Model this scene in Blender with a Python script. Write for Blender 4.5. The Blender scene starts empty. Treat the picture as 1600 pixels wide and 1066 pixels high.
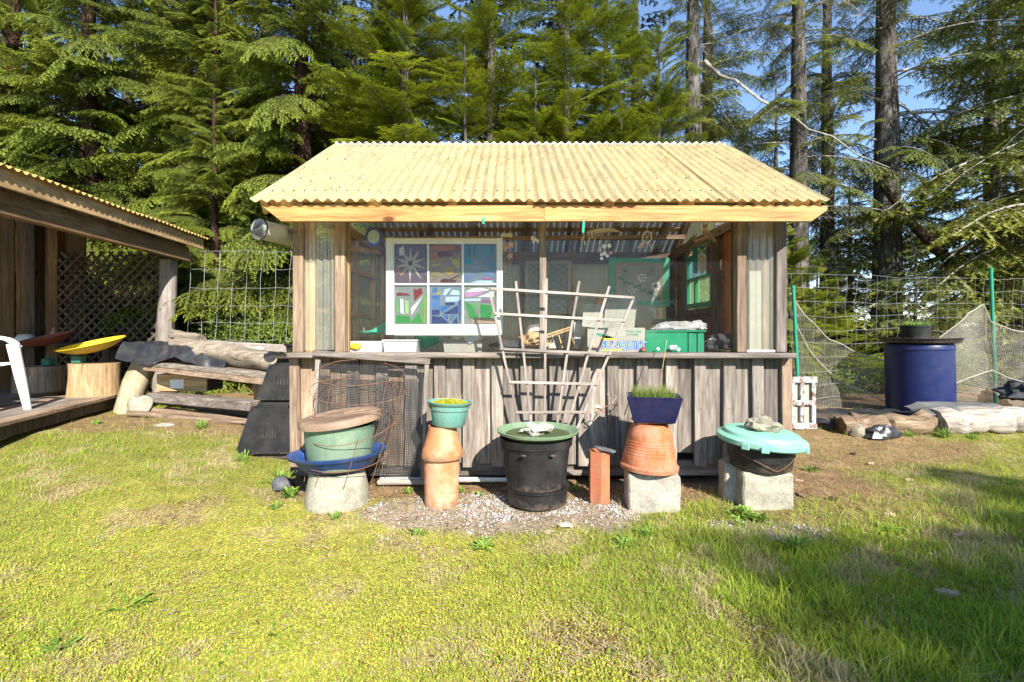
import bpy, bmesh, math, random
import numpy as np
from mathutils import Vector, Matrix, Euler, noise as mn

random.seed(7)
S = bpy.context.scene
COL = S.collection
R = math.radians

# ------------------------------------------------------------ camera, sky, sun
cam_d = bpy.data.cameras.new('camera')
cam = bpy.data.objects.new('camera', cam_d)
COL.objects.link(cam)
cam.location = (0, 0, 1.1)
cam.rotation_euler = (R(90), 0, 0)
cam_d.sensor_width = 36
cam_d.lens = 16.875
cam_d.shift_y = -0.008
cam_d.clip_start = 0.05
cam_d.clip_end = 900
S.camera = cam

SUN_DIR = Vector((-0.45, 1.0, -0.72)).normalized()      # the way the light travels
elev = math.asin(-SUN_DIR.z)
az = math.atan2(-SUN_DIR.x, -SUN_DIR.y)                  # from +Y, clockwise
w = bpy.data.worlds.new('World')
S.world = w
w.use_nodes = True
nt = w.node_tree
nt.nodes.clear()
sky = nt.nodes.new('ShaderNodeTexSky')
sky.sky_type = 'NISHITA'
sky.sun_disc = False
sky.sun_elevation = elev
sky.sun_rotation = az
sky.air_density = 1.0
sky.dust_density = 0.0
sky.ozone_density = 2.6
sky.altitude = 900
bg = nt.nodes.new('ShaderNodeBackground')
bg.inputs['Strength'].default_value = 0.125
wo = nt.nodes.new('ShaderNodeOutputWorld')
nt.links.new(sky.outputs[0], bg.inputs[0])
nt.links.new(bg.outputs[0], wo.inputs[0])

sd = bpy.data.lights.new('sun', 'SUN')
sd.energy = 5.0
sd.angle = R(0.5)
sd.color = (1.0, 0.945, 0.86)
so = bpy.data.objects.new('sun', sd)
COL.objects.link(so)
so.location = (6, -10, 12)
so.rotation_euler = SUN_DIR.to_track_quat('-Z', 'Y').to_euler()

S.view_settings.view_transform = 'Standard'
S.view_settings.look = 'None'
S.view_settings.gamma = 1
S.view_settings.use_curve_mapping = False
S.view_settings.exposure = 1.35
S.cycles.max_bounces = 8
S.cycles.diffuse_bounces = 4
S.cycles.glossy_bounces = 3
S.cycles.transmission_bounces = 5
S.cycles.transparent_max_bounces = 12

# ------------------------------------------------------------ measuring
def P(px, py, Y):
    """a point of the place at distance Y, measured off the photograph"""
    return Vector(((px - 800) / 750 * Y, Y, 1.1 - (py - 520) / 750 * Y))

def sst(t):
    t = np.clip(t, 0, 1)
    return t * t * (3 - 2 * t)

def g(x, y):
    a = 0.24 * sst((-1.2 - x) / 2.4) * sst((y - 2.2) / 2.0)
    b = 0.13 * sst((y - 4.0) / 2.0)
    far = 1.6 * sst((y - 14) / 40.0)
    return np.maximum(a, b) + far

def gz(x, y):
    return float(g(np.array(float(x)), np.array(float(y))))

def hsh(ix, iy, s):
    n = (ix.astype(np.int64) * 374761393 + iy.astype(np.int64) * 668265263 + s * 69069) & 0xffffffff
    n = ((n ^ (n >> 13)) * 1274126177) & 0xffffffff
    return ((n ^ (n >> 16)) & 0xffff) / 65535.0

def vn(x, y, f, s=0):
    """smooth value noise 0..1"""
    x = x * f + 100; y = y * f + 100
    ix = np.floor(x); iy = np.floor(y)
    u = x - ix; v = y - iy
    u = u * u * (3 - 2 * u); v = v * v * (3 - 2 * v)
    a = hsh(ix, iy, s); b = hsh(ix + 1, iy, s); c = hsh(ix, iy + 1, s); d = hsh(ix + 1, iy + 1, s)
    return (a * (1 - u) + b * u) * (1 - v) + (c * (1 - u) + d * u) * v

def fbm(x, y, f, s=0):
    return (vn(x, y, f, s) * 4 + vn(x, y, f * 2.1, s + 5) * 2 + vn(x, y, f * 4.3, s + 9)) / 7

# ------------------------------------------------------------ materials
def nmat(name):
    m = bpy.data.materials.new(name)
    m.use_nodes = True
    n = m.node_tree
    return m, n, n.nodes['Principled BSDF']

def N(n, t, **kw):
    o = n.nodes.new(t)
    for k, v in kw.items():
        setattr(o, k, v)
    return o

def ramp(n, fac, stops):
    r = N(n, 'ShaderNodeValToRGB')
    e = r.color_ramp.elements
    e[0].position, e[0].color = stops[0][0], (*stops[0][1], 1)
    e[1].position, e[1].color = stops[-1][0], (*stops[-1][1], 1)
    for p, c in stops[1:-1]:
        k = e.new(p); k.color = (*c, 1)
    n.links.new(fac, r.inputs[0])
    return r.outputs[0]

def mixc(n, fac, a, b, mode='MIX'):
    m = N(n, 'ShaderNodeMix', data_type='RGBA', blend_type=mode)
    for i, v in ((0, fac), (6, a), (7, b)):
        if hasattr(v, 'links') or hasattr(v, 'is_linked'):
            n.links.new(v, m.inputs[i])
        else:
            m.inputs[i].default_value = v if i == 0 else (*v, 1)
    return m.outputs[2]

def coords(n, scale=(1, 1, 1), rnd=6.0):
    """object coordinates, pushed to another place for every object"""
    tc = N(n, 'ShaderNodeTexCoord'); oi = N(n, 'ShaderNodeObjectInfo')
    mu = N(n, 'ShaderNodeMath', operation='MULTIPLY'); mu.inputs[1].default_value = rnd
    n.links.new(oi.outputs['Random'], mu.inputs[0])
    ad = N(n, 'ShaderNodeVectorMath', operation='ADD')
    n.links.new(tc.outputs['Object'], ad.inputs[0]); n.links.new(mu.outputs[0], ad.inputs[1])
    mp = N(n, 'ShaderNodeMapping'); mp.inputs['Scale'].default_value = scale
    n.links.new(ad.outputs[0], mp.inputs[0])
    return mp.outputs[0], oi.outputs['Random'], ad.outputs[0]

def noise(n, vec, sc, det=4, rough=0.6, dist=0.0):
    t = N(n, 'ShaderNodeTexNoise')
    t.inputs['Scale'].default_value = sc; t.inputs['Detail'].default_value = det
    t.inputs['Roughness'].default_value = rough; t.inputs['Distortion'].default_value = dist
    n.links.new(vec, t.inputs['Vector'])
    return t.outputs[0]

def bump(n, b, h, st=0.3, dist=0.01):
    bp = N(n, 'ShaderNodeBump'); bp.inputs['Strength'].default_value = st
    bp.inputs['Distance'].default_value = dist
    n.links.new(h, bp.inputs['Height']); n.links.new(bp.outputs[0], b.inputs['Normal'])

def wood(name, c1, c2, c3, axis='z', rough=0.8, var=0.35, knots=True, bst=0.5):
    m, n, b = nmat(name)
    sc = {'x': (0.06, 1, 1), 'y': (1, 0.06, 1), 'z': (1, 1, 0.06)}[axis]
    v, rnd, raw = coords(n, sc)
    a = noise(n, v, 38, 5, 0.65, 0.6)
    fine = noise(n, v, 150, 3, 0.6)
    col = ramp(n, a, [(0.28, c1), (0.5, c2), (0.72, c3)])
    sc2 = {'x': (0.25, 1, 1), 'y': (1, 0.25, 1), 'z': (1, 1, 0.25)}[axis]
    mp = N(n, 'ShaderNodeMapping'); mp.inputs['Scale'].default_value = sc2
    n.links.new(raw, mp.inputs[0])
    big = noise(n, mp.outputs[0], 5, 3, 0.6)
    bigc = ramp(n, big, [(0.3, (0.55, 0.51, 0.48)), (0.7, (1.2, 1.17, 1.12))])
    col = mixc(n, 0.9, col, bigc, 'MULTIPLY')
    fc = ramp(n, fine, [(0.35, (0.66, 0.64, 0.62)), (0.6, (1.06, 1.06, 1.05))])
    col = mixc(n, 0.7, col, fc, 'MULTIPLY')
    vr = ramp(n, rnd, [(0.0, (1 - var, 1 - var, 1 - var * 0.9)), (1.0, (1 + var * 0.6,) * 3)])
    col = mixc(n, 1.0, col, vr, 'MULTIPLY')
    if knots:
        sck = {'x': (0.45, 1, 1), 'y': (1, 0.45, 1), 'z': (1, 1, 0.45)}[axis]
        mk = N(n, 'ShaderNodeMapping'); mk.inputs['Scale'].default_value = sck
        n.links.new(raw, mk.inputs[0])
        vo = N(n, 'ShaderNodeTexVoronoi'); vo.inputs['Scale'].default_value = 4.2
        n.links.new(mk.outputs[0], vo.inputs['Vector'])
        kf = ramp(n, vo.outputs['Distance'], [(0.05, (1, 1, 1)), (0.11, (0, 0, 0))])
        col = mixc(n, kf, col, tuple(c * 0.35 for c in c1))
    n.links.new(col, b.inputs['Base Color'])
    b.inputs['Roughness'].default_value = rough
    b.inputs['Specular IOR Level'].default_value = 0.25
    bump(n, b, a, bst, 0.004)
    return m

GREY = ((0.085, 0.072, 0.060), (0.225, 0.197, 0.168), (0.385, 0.345, 0.305))
BROWN = ((0.13, 0.088, 0.058), (0.28, 0.205, 0.143), (0.41, 0.32, 0.24))
WARM = ((0.30, 0.19, 0.09), (0.50, 0.34, 0.17), (0.64, 0.47, 0.27))
W = {}
for ax in 'xyz':
    W['grey' + ax] = wood('weathered_grey_wood_' + ax, *GREY, axis=ax)
    W['brown' + ax] = wood('weathered_brown_wood_' + ax, *BROWN, axis=ax)
    W['warm' + ax] = wood('new_yellow_wood_' + ax, *WARM, axis=ax, var=0.15)
W['fascia'] = wood('orange_knotted_cedar', (0.28, 0.10, 0.03), (0.52, 0.27, 0.09), (0.64, 0.40, 0.175), 'x', 0.6, 0.08, True, 0.2)
W['red'] = wood('red_brown_plywood', (0.10, 0.042, 0.022), (0.20, 0.088, 0.048), (0.30, 0.14, 0.075), 'y', 0.7)
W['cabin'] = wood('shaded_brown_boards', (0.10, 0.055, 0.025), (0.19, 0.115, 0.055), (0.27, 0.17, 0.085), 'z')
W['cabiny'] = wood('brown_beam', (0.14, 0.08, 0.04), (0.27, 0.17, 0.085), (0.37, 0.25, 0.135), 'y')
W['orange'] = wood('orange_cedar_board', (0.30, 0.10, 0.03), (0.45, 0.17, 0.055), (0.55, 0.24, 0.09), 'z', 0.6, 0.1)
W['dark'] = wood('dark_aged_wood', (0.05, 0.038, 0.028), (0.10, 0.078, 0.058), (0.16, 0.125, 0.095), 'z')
W['darkx'] = wood('dark_aged_wood_x', (0.05, 0.038, 0.028), (0.10, 0.078, 0.058), (0.16, 0.125, 0.095), 'x')
W['pale'] = wood('bleached_wood_x', (0.19, 0.165, 0.145), (0.32, 0.285, 0.26), (0.44, 0.40, 0.37), 'x', 0.85, 0.12, False)
W['palez'] = wood('bleached_wood_z', (0.19, 0.165, 0.145), (0.32, 0.285, 0.26), (0.44, 0.40, 0.37), 'z', 0.85, 0.12, False)

def paint(name, c, rough=0.5, dirt=(0.5, 0.45, 0.38), amt=0.35, sc=6, spec=0.4, bst=0.08, trans=0.0, metallic=0.0, splash=0.0):
    m, n, b = nmat(name)
    v, rnd, raw = coords(n)
    a = noise(n, v, sc, 5, 0.65)
    f = noise(n, v, sc * 9, 3, 0.6)
    m1 = ramp(n, a, [(0.42, (0, 0, 0)), (0.75, (1, 1, 1))])
    dc = tuple(c[i] * 0.55 + dirt[i] * 0.22 for i in range(3))
    k = N(n, 'ShaderNodeMath', operation='MULTIPLY'); k.inputs[1].default_value = amt
    n.links.new(m1, k.inputs[0])
    col = mixc(n, k.outputs[0], c, dc)
    fc = ramp(n, f, [(0.3, (0.86,) * 3), (0.7, (1.06,) * 3)])
    col = mixc(n, 0.8, col, fc, 'MULTIPLY')
    mp2 = N(n, 'ShaderNodeMapping'); mp2.inputs['Scale'].default_value = (1, 1, .12); n.links.new(raw, mp2.inputs[0])
    st = noise(n, mp2.outputs[0], 15, 4, .7)
    col = mixc(n, min(1, amt * 1.3), col, ramp(n, st, [(0.32, (0.86, 0.84, 0.80)), (0.5, (1, 1, 1)), (0.72, (1.1, 1.09, 1.08))]), 'MULTIPLY')
    sp = noise(n, raw, 75, 2, .5)
    col = mixc(n, ramp(n, sp, [(.67, (0, 0, 0)), (.72, (min(1, amt * 1.2),) * 3)]), col, tuple(x * .6 + y for x, y in zip(c, (.03, .022, .014))))
    n.links.new(col, b.inputs['Base Color'])
    if splash > 0:
        sz = N(n, 'ShaderNodeSeparateXYZ'); t0 = N(n, 'ShaderNodeTexCoord'); n.links.new(t0.outputs['Object'], sz.inputs[0])
        ma = N(n, 'ShaderNodeMath', operation='MULTIPLY_ADD'); ma.inputs[1].default_value = -3.6; n.links.new(sz.outputs[2], ma.inputs[0])
        n2_ = noise(n, raw, 22, 5, .75); n.links.new(n2_, ma.inputs[2])
        col = mixc(n, ramp(n, ma.outputs[0], [(.30, (0, 0, 0)), (.52, (splash,) * 3)]), col, (.13, .095, .065))
        n.links.new(col, b.inputs['Base Color'])
    rr = N(n, 'ShaderNodeMapRange'); rr.inputs[3].default_value = rough - 0.1; rr.inputs[4].default_value = min(1, rough + 0.25)
    n.links.new(a, rr.inputs[0]); n.links.new(rr.outputs[0], b.inputs['Roughness'])
    b.inputs['Specular IOR Level'].default_value = spec
    b.inputs['Metallic'].default_value = metallic
    bump(n, b, f, bst * 3, 0.002)
    if trans > 0:
        tr = N(n, 'ShaderNodeBsdfTranslucent'); n.links.new(col, tr.inputs[0])
        mx = N(n, 'ShaderNodeMixShader'); mx.inputs[0].default_value = trans
        out = [q for q in n.nodes if q.type == 'OUTPUT_MATERIAL'][0]
        n.links.new(b.outputs[0], mx.inputs[1]); n.links.new(tr.outputs[0], mx.inputs[2])
        n.links.new(mx.outputs[0], out.inputs[0])
    return m

def glassy(name, c, tint=0.5, transp=0.6, rough=0.12, gloss=0.12):
    """coloured glass or clear plastic: part see-through, part glowing diffuse, a little shine"""
    m, n, b = nmat(name)
    n.nodes.remove(b)
    out = [q for q in n.nodes if q.type == 'OUTPUT_MATERIAL'][0]
    v, rnd, raw = coords(n)
    a = noise(n, v, 14, 4, 0.6)
    col = mixc(n, 0.5, c, ramp(n, a, [(0.3, tuple(x * 0.75 for x in c)), (0.7, tuple(min(1, x * 1.2) for x in c))]))
    t = N(n, 'ShaderNodeBsdfTransparent')
    tc = tuple(1 - tint * (1 - min(1, x / max(c))) for x in c)
    t.inputs[0].default_value = (*tc, 1)
    d = N(n, 'ShaderNodeBsdfDiffuse'); n.links.new(col, d.inputs[0])
    tl = N(n, 'ShaderNodeBsdfTranslucent'); n.links.new(col, tl.inputs[0])
    gl = N(n, 'ShaderNodeBsdfGlossy'); gl.inputs['Roughness'].default_value = rough
    m1 = N(n, 'ShaderNodeMixShader'); m1.inputs[0].default_value = 0.5
    n.links.new(d.outputs[0], m1.inputs[1]); n.links.new(tl.outputs[0], m1.inputs[2])
    m2 = N(n, 'ShaderNodeMixShader'); m2.inputs[0].default_value = transp
    n.links.new(m1.outputs[0], m2.inputs[1]); n.links.new(t.outputs[0], m2.inputs[2])
    m3 = N(n, 'ShaderNodeMixShader'); m3.inputs[0].default_value = gloss
    n.links.new(m2.outputs[0], m3.inputs[1]); n.links.new(gl.outputs[0], m3.inputs[2])
    n.links.new(m3.outputs[0], out.inputs[0])
    return m

def stone(name, c1, c2, sc=12, bst=0.8):
    m, n, b = nmat(name)
    v, rnd, raw = coords(n)
    a = noise(n, v, sc, 8, 0.7)
    f = noise(n, v, sc * 7, 4, 0.7)
    col = ramp(n, a, [(0.3, c1), (0.68, c2)])
    fc = ramp(n, f, [(0.3, (0.7,) * 3), (0.65, (1.1,) * 3)])
    col = mixc(n, 0.8, col, fc, 'MULTIPLY')
    n.links.new(col, b.inputs['Base Color'])
    b.inputs['Roughness'].default_value = 0.95
    b.inputs['Specular IOR Level'].default_value = 0.15
    bump(n, b, f, bst, 0.006)
    return m

def leafmat(name, dark, light, trans=0.35, var=0.3):
    """colour from the tint attribute (1 = fresh shoot tips; inner needles darkened as shade)"""
    m, n, b = nmat(name)
    n.nodes.remove(b)
    out = [q for q in n.nodes if q.type == 'OUTPUT_MATERIAL'][0]
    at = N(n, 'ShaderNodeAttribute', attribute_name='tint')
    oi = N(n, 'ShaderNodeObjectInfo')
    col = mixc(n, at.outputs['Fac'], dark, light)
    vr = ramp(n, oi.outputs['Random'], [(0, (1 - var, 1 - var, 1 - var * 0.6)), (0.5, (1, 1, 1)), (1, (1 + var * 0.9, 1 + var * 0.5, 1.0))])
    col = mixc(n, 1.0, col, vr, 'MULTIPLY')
    d = N(n, 'ShaderNodeBsdfDiffuse'); n.links.new(col, d.inputs[0])
    t = N(n, 'ShaderNodeBsdfTranslucent'); n.links.new(col, t.inputs[0])
    mx = N(n, 'ShaderNodeMixShader'); mx.inputs[0].default_value = trans
    n.links.new(d.outputs[0], mx.inputs[1]); n.links.new(t.outputs[0], mx.inputs[2])
    gl = N(n, 'ShaderNodeBsdfGlossy'); gl.inputs['Roughness'].default_value = 0.45
    gl.inputs[0].default_value = (0.9, 1, 0.8, 1)
    m2 = N(n, 'ShaderNodeMixShader'); m2.inputs[0].default_value = 0.02
    n.links.new(mx.outputs[0], m2.inputs[1]); n.links.new(gl.outputs[0], m2.inputs[2])
    n.links.new(m2.outputs[0], out.inputs[0])
    return m

def vcmat(name, trans=0.3):
    """colour from the col attribute"""
    m, n, b = nmat(name)
    n.nodes.remove(b)
    out = [q for q in n.nodes if q.type == 'OUTPUT_MATERIAL'][0]
    at = N(n, 'ShaderNodeAttribute', attribute_name='col')
    d = N(n, 'ShaderNodeBsdfDiffuse'); n.links.new(at.outputs[0], d.inputs[0])
    t = N(n, 'ShaderNodeBsdfTranslucent'); n.links.new(at.outputs[0], t.inputs[0])
    mx = N(n, 'ShaderNodeMixShader'); mx.inputs[0].default_value = trans
    n.links.new(d.outputs[0], mx.inputs[1]); n.links.new(t.outputs[0], mx.inputs[2])
    n.links.new(mx.outputs[0], out.inputs[0])
    return m

M = dict(
    wire=paint('galvanised_wire', (0.42, 0.42, 0.42), 0.45, metallic=0.6),
    rust=paint('rusty_wire', (0.17, 0.075, 0.04), 0.85, amt=0.6),
    mesh=paint('dark_hardware_cloth', (0.055, 0.056, 0.058), 0.7, spec=.2),
    gauze=paint('glazing_wire', (0.05, 0.05, 0.05), 0.8, spec=.1),
    white=paint('worn_white_paint', (0.60, 0.61, 0.57), 0.5, amt=0.25),
    whitep=paint('white_plastic', (0.82, 0.82, 0.83), 0.35, amt=0.15),
    greenp=paint('green_window_paint', (0.02, 0.26, 0.16), 0.45, amt=0.3),
    terra=paint('terracotta', (0.38, 0.17, 0.08), 0.8, amt=0.9, splash=.7, dirt=(1.6, 1.3, 1.0), spec=0.2),
    terra2=paint('bright_terracotta', (0.38, 0.105, 0.03), 0.6, amt=0.8, dirt=(1.3, 1.0, .8), splash=.5, spec=0.3),
    terrap=paint('pale_orange_clay', (0.44, 0.18, 0.075), 0.75, amt=0.8, splash=.7, dirt=(1.7, 1.5, 1.2), spec=0.2),
    brick=paint('orange_flue_clay', (0.38, 0.12, 0.055), 0.85, amt=0.8, splash=.8, bst=0.3, spec=0.2),
    blackp=paint('black_plastic', (0.008, 0.008, 0.009), 0.42, amt=0.5, dirt=(0.16, 0.14, 0.12), splash=.5),
    compost=paint('charcoal_plastic', (0.012, 0.012, 0.013), 0.55, amt=0.6, dirt=(0.20, 0.18, 0.16), spec=.22, splash=.6),
    teal=paint('teal_plastic', (0.10, 0.27, 0.225), 0.45, amt=0.7, splash=.3),
    mint=paint('mint_plastic', (0.17, 0.43, 0.33), 0.4, amt=0.8, dirt=(0.9, 0.9, 0.7)),
    olive=paint('faded_green_plastic', (0.14, 0.22, 0.13), 0.5, amt=0.5, dirt=(0.9, 0.85, 0.6)),
    bucket=paint('grey_green_bucket', (0.13, 0.21, 0.14), 0.5, amt=0.8, splash=.6, dirt=(0.8, 0.8, 0.6)),
    blue=paint('blue_plastic_basin', (0.015, 0.055, 0.20), 0.4, amt=0.9, splash=.3, dirt=(0.3, 0.35, 0.45)),
    tank=paint('blue_barrel_plastic', (0.005, 0.012, 0.075), 0.33, amt=0.4, dirt=(0.1, 0.1, 0.2)),
    navy=paint('navy_glaze', (0.008, 0.008, 0.05), 0.12, amt=0.15, spec=0.7),
    lid=paint('faded_brown_lid', (0.20, 0.13, 0.09), 0.6, amt=0.6, dirt=(1.2, 0.9, 0.5)),
    yellow=paint('yellow_plastic', (0.75, 0.50, 0.02), 0.35, amt=0.25),
    redseat=paint('dull_red_plastic', (0.22, 0.05, 0.025), 0.5, amt=0.4),
    spring=paint('green_painted_steel', (0.02, 0.13, 0.09), 0.4),
    post=paint('green_post_coating', (0.01, 0.22, 0.13), 0.35, amt=0.2),
    net=paint('beige_netting', (0.36, 0.345, 0.29), 0.9),
    rope=paint('pale_rope', (0.40, 0.37, 0.30), 0.9),
    tarp=paint('black_tarp', (0.018, 0.019, 0.022), 0.32, amt=0.5, dirt=(0.4, 0.38, 0.36), bst=0.2, spec=0.5),
    card=paint('faded_cardboard', (0.30, 0.30, 0.25), 0.85, amt=0.35),
    cardb=paint('brown_cardboard', (0.40, 0.26, 0.13), 0.85),
    crate=paint('green_crate_plastic', (0.006, 0.26, 0.12), 0.35, amt=0.2, trans=0.2),
    cloth=paint('teal_cloth', (0.01, 0.30, 0.20), 0.85, sc=10),
    dkcloth=paint('dark_cloth', (0.035, 0.037, 0.045), 0.9, sc=10),
    bag=glassy('clear_plastic_bag', (0.75, 0.78, 0.78), 0.1, 0.35, 0.2, 0.2),
    shell=paint('shell_and_bone', (0.62, 0.55, 0.44), 0.6, amt=0.4),
    star=paint('orange_wooden_star', (0.66, 0.34, 0.13), 0.6, amt=0.2),
    bronze=paint('carved_brown_figure', (0.33, 0.23, 0.15), 0.5, amt=0.5),
    lead=paint('lead_strip', (0.10, 0.10, 0.10), 0.5),
    ltext_light=paint('printed_light_blue', (0.36, 0.52, 0.66), 0.8, amt=0.1),
    ltext_blue=paint('printed_blue', (0.02, 0.10, 0.34), 0.8, amt=0.1),
    ltext_green=paint('printed_green', (0.03, 0.20, 0.13), 0.8, amt=0.1),
    ltext_yellow=paint('printed_yellow', (0.75, 0.58, 0.05), 0.8, amt=0.1),
    ltext_white=paint('printed_white', (0.72, 0.74, 0.72), 0.8, amt=0.1),
    ltext_pink=paint('printed_pink', (0.66, 0.33, 0.25), 0.8, amt=0.1),
    concrete=stone('rough_concrete', (0.22, 0.20, 0.165), (0.42, 0.39, 0.325), 9),
    concrete2=stone('smooth_concrete', (0.19, 0.175, 0.135), (0.40, 0.375, 0.295), 8, 0.7),
    rock=stone('grey_rock', (0.10, 0.09, 0.06), (0.36, 0.33, 0.25), 16, 1.0),
    rockw=stone('white_quartz', (0.20, 0.18, 0.15), (0.62, 0.59, 0.53), 20, 1.0),
    slate=stone('dark_slate', (0.05, 0.05, 0.055), (0.14, 0.14, 0.15), 14),
    soil=stone('potting_soil', (0.03, 0.02, 0.013), (0.09, 0.06, 0.04), 30),
    glass=glassy('window_glass', (0.75, 0.8, 0.8), 0.0, 1.0, 0.02, 0.014),
    wavy=glassy('clear_corrugated_plastic', (0.58, 0.57, 0.46), 0.12, 0.62, 0.2, 0.06),
    backwall=paint('grey_ribbed_sheet', (0.70, 0.75, 0.79), 0.5, amt=0.35, dirt=(1.6, 1.6, 1.6), sc=3, trans=0.5),
    rusty=paint('flaking_white_paint_on_rust', (0.46, 0.50, 0.52), 0.6, amt=1.6, dirt=(0.15, 0.05, 0.0), sc=26),
)

def rustmat():
    m, n, b = nmat('flaking_paint_on_rust')
    v, rnd, raw = coords(n)
    a = noise(n, v, 13, 7, .75, .6)
    c = ramp(n, a, [(.40, (.11, .05, .03)), (.47, (.27, .17, .12)), (.50, (.42, .46, .49)), (.75, (.66, .69, .70))])
    n.links.new(c, b.inputs['Base Color']); b.inputs['Roughness'].default_value = .8
    bump(n, b, a, .6, .004)
    return m
M['rusty'] = rustmat()
def roofmat(name, c, tr):
    m, n, b = nmat(name)
    v, rnd, raw = coords(n, (6, 0.5, 0.5))
    a = noise(n, v, 5, 5, 0.65)
    v2 = noise(n, raw, 2.2, 5, 0.7)
    f = noise(n, raw, 60, 3, 0.7)
    col = ramp(n, a, [(0.3, tuple(x * y for x, y in zip(c, (.66, .70, .80)))), (0.5, c), (0.75, tuple(min(0.9, x * 1.12) for x in c))])
    col = mixc(n, ramp(n, v2, [(0.45, (0, 0, 0)), (0.75, (0.8,) * 3)]), col, tuple(x * y for x, y in zip(c, (.68, .66, .66))))
    col = mixc(n, 0.6, col, ramp(n, f, [(0.3, (0.82,) * 3), (0.6, (1.03,) * 3)]), 'MULTIPLY')
    vr = ramp(n, rnd, [(0, (0.86, 0.87, 0.92)), (1, (1.08, 1.06, 0.98))])
    col = mixc(n, 1.0, col, vr, 'MULTIPLY')
    n.links.new(col, b.inputs['Base Color'])
    b.inputs['Roughness'].default_value = 0.5
    b.inputs['Specular IOR Level'].default_value = 0.3
    t = N(n, 'ShaderNodeBsdfTranslucent'); n.links.new(col, t.inputs[0])
    mx = N(n, 'ShaderNodeMixShader'); mx.inputs[0].default_value = tr
    out = [q for q in n.nodes if q.type == 'OUTPUT_MATERIAL'][0]
    n.links.new(b.outputs[0], mx.inputs[1]); n.links.new(t.outputs[0], mx.inputs[2])
    n.links.new(mx.outputs[0], out.inputs[0])
    return m
M['roof'] = roofmat('cream_fibreglass_roofing', (0.80, 0.67, 0.38), 0.56)
M['roofclear'] = roofmat('clear_grey_roofing', (0.55, 0.53, 0.42), 0.25)
M['roofback'] = roofmat('brown_grey_roofing', (0.42, 0.38, 0.31), 0.5)
M['carroof'] = roofmat('yellow_ochre_roofing', (0.50, 0.34, 0.11), 0.06)

# ------------------------------------------------------------ mesh building
BOXF = None
def _cbox():
    s = [-1, 1]; v = []; idx = {}
    for x in s:
        for y in s:
            for z in s:
                for a in range(3):
                    idx[(x, y, z, a)] = len(v); v.append((x, y, z, a))
    f = []
    for a in range(3):
        b, c = (a + 1) % 3, (a + 2) % 3
        for sg in s:
            q = []
            for (p, r) in ((-1, -1), (1, -1), (1, 1), (-1, 1)):
                k = [0, 0, 0]; k[a] = sg; k[b] = p; k[c] = r
                q.append(idx[(*k, a)])
            f.append(q if sg > 0 else q[::-1])
    for a in range(3):                       # edges along axis a between faces b and c
        b, c = (a + 1) % 3, (a + 2) % 3
        for p in s:
            for r in s:
                k0 = [0, 0, 0]; k0[b] = p; k0[c] = r
                k1 = list(k0); k0[a] = -1; k1[a] = 1
                q = [idx[(*k0, b)], idx[(*k1, b)], idx[(*k1, c)], idx[(*k0, c)]]
                f.append(q if p * r < 0 else q[::-1])
    for x in s:
        for y in s:
            for z in s:
                q = [idx[(x, y, z, 0)], idx[(x, y, z, 1)], idx[(x, y, z, 2)]]
                f.append(q if x * y * z > 0 else q[::-1])
    return v, f
CBV, CBF = _cbox()

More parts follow.
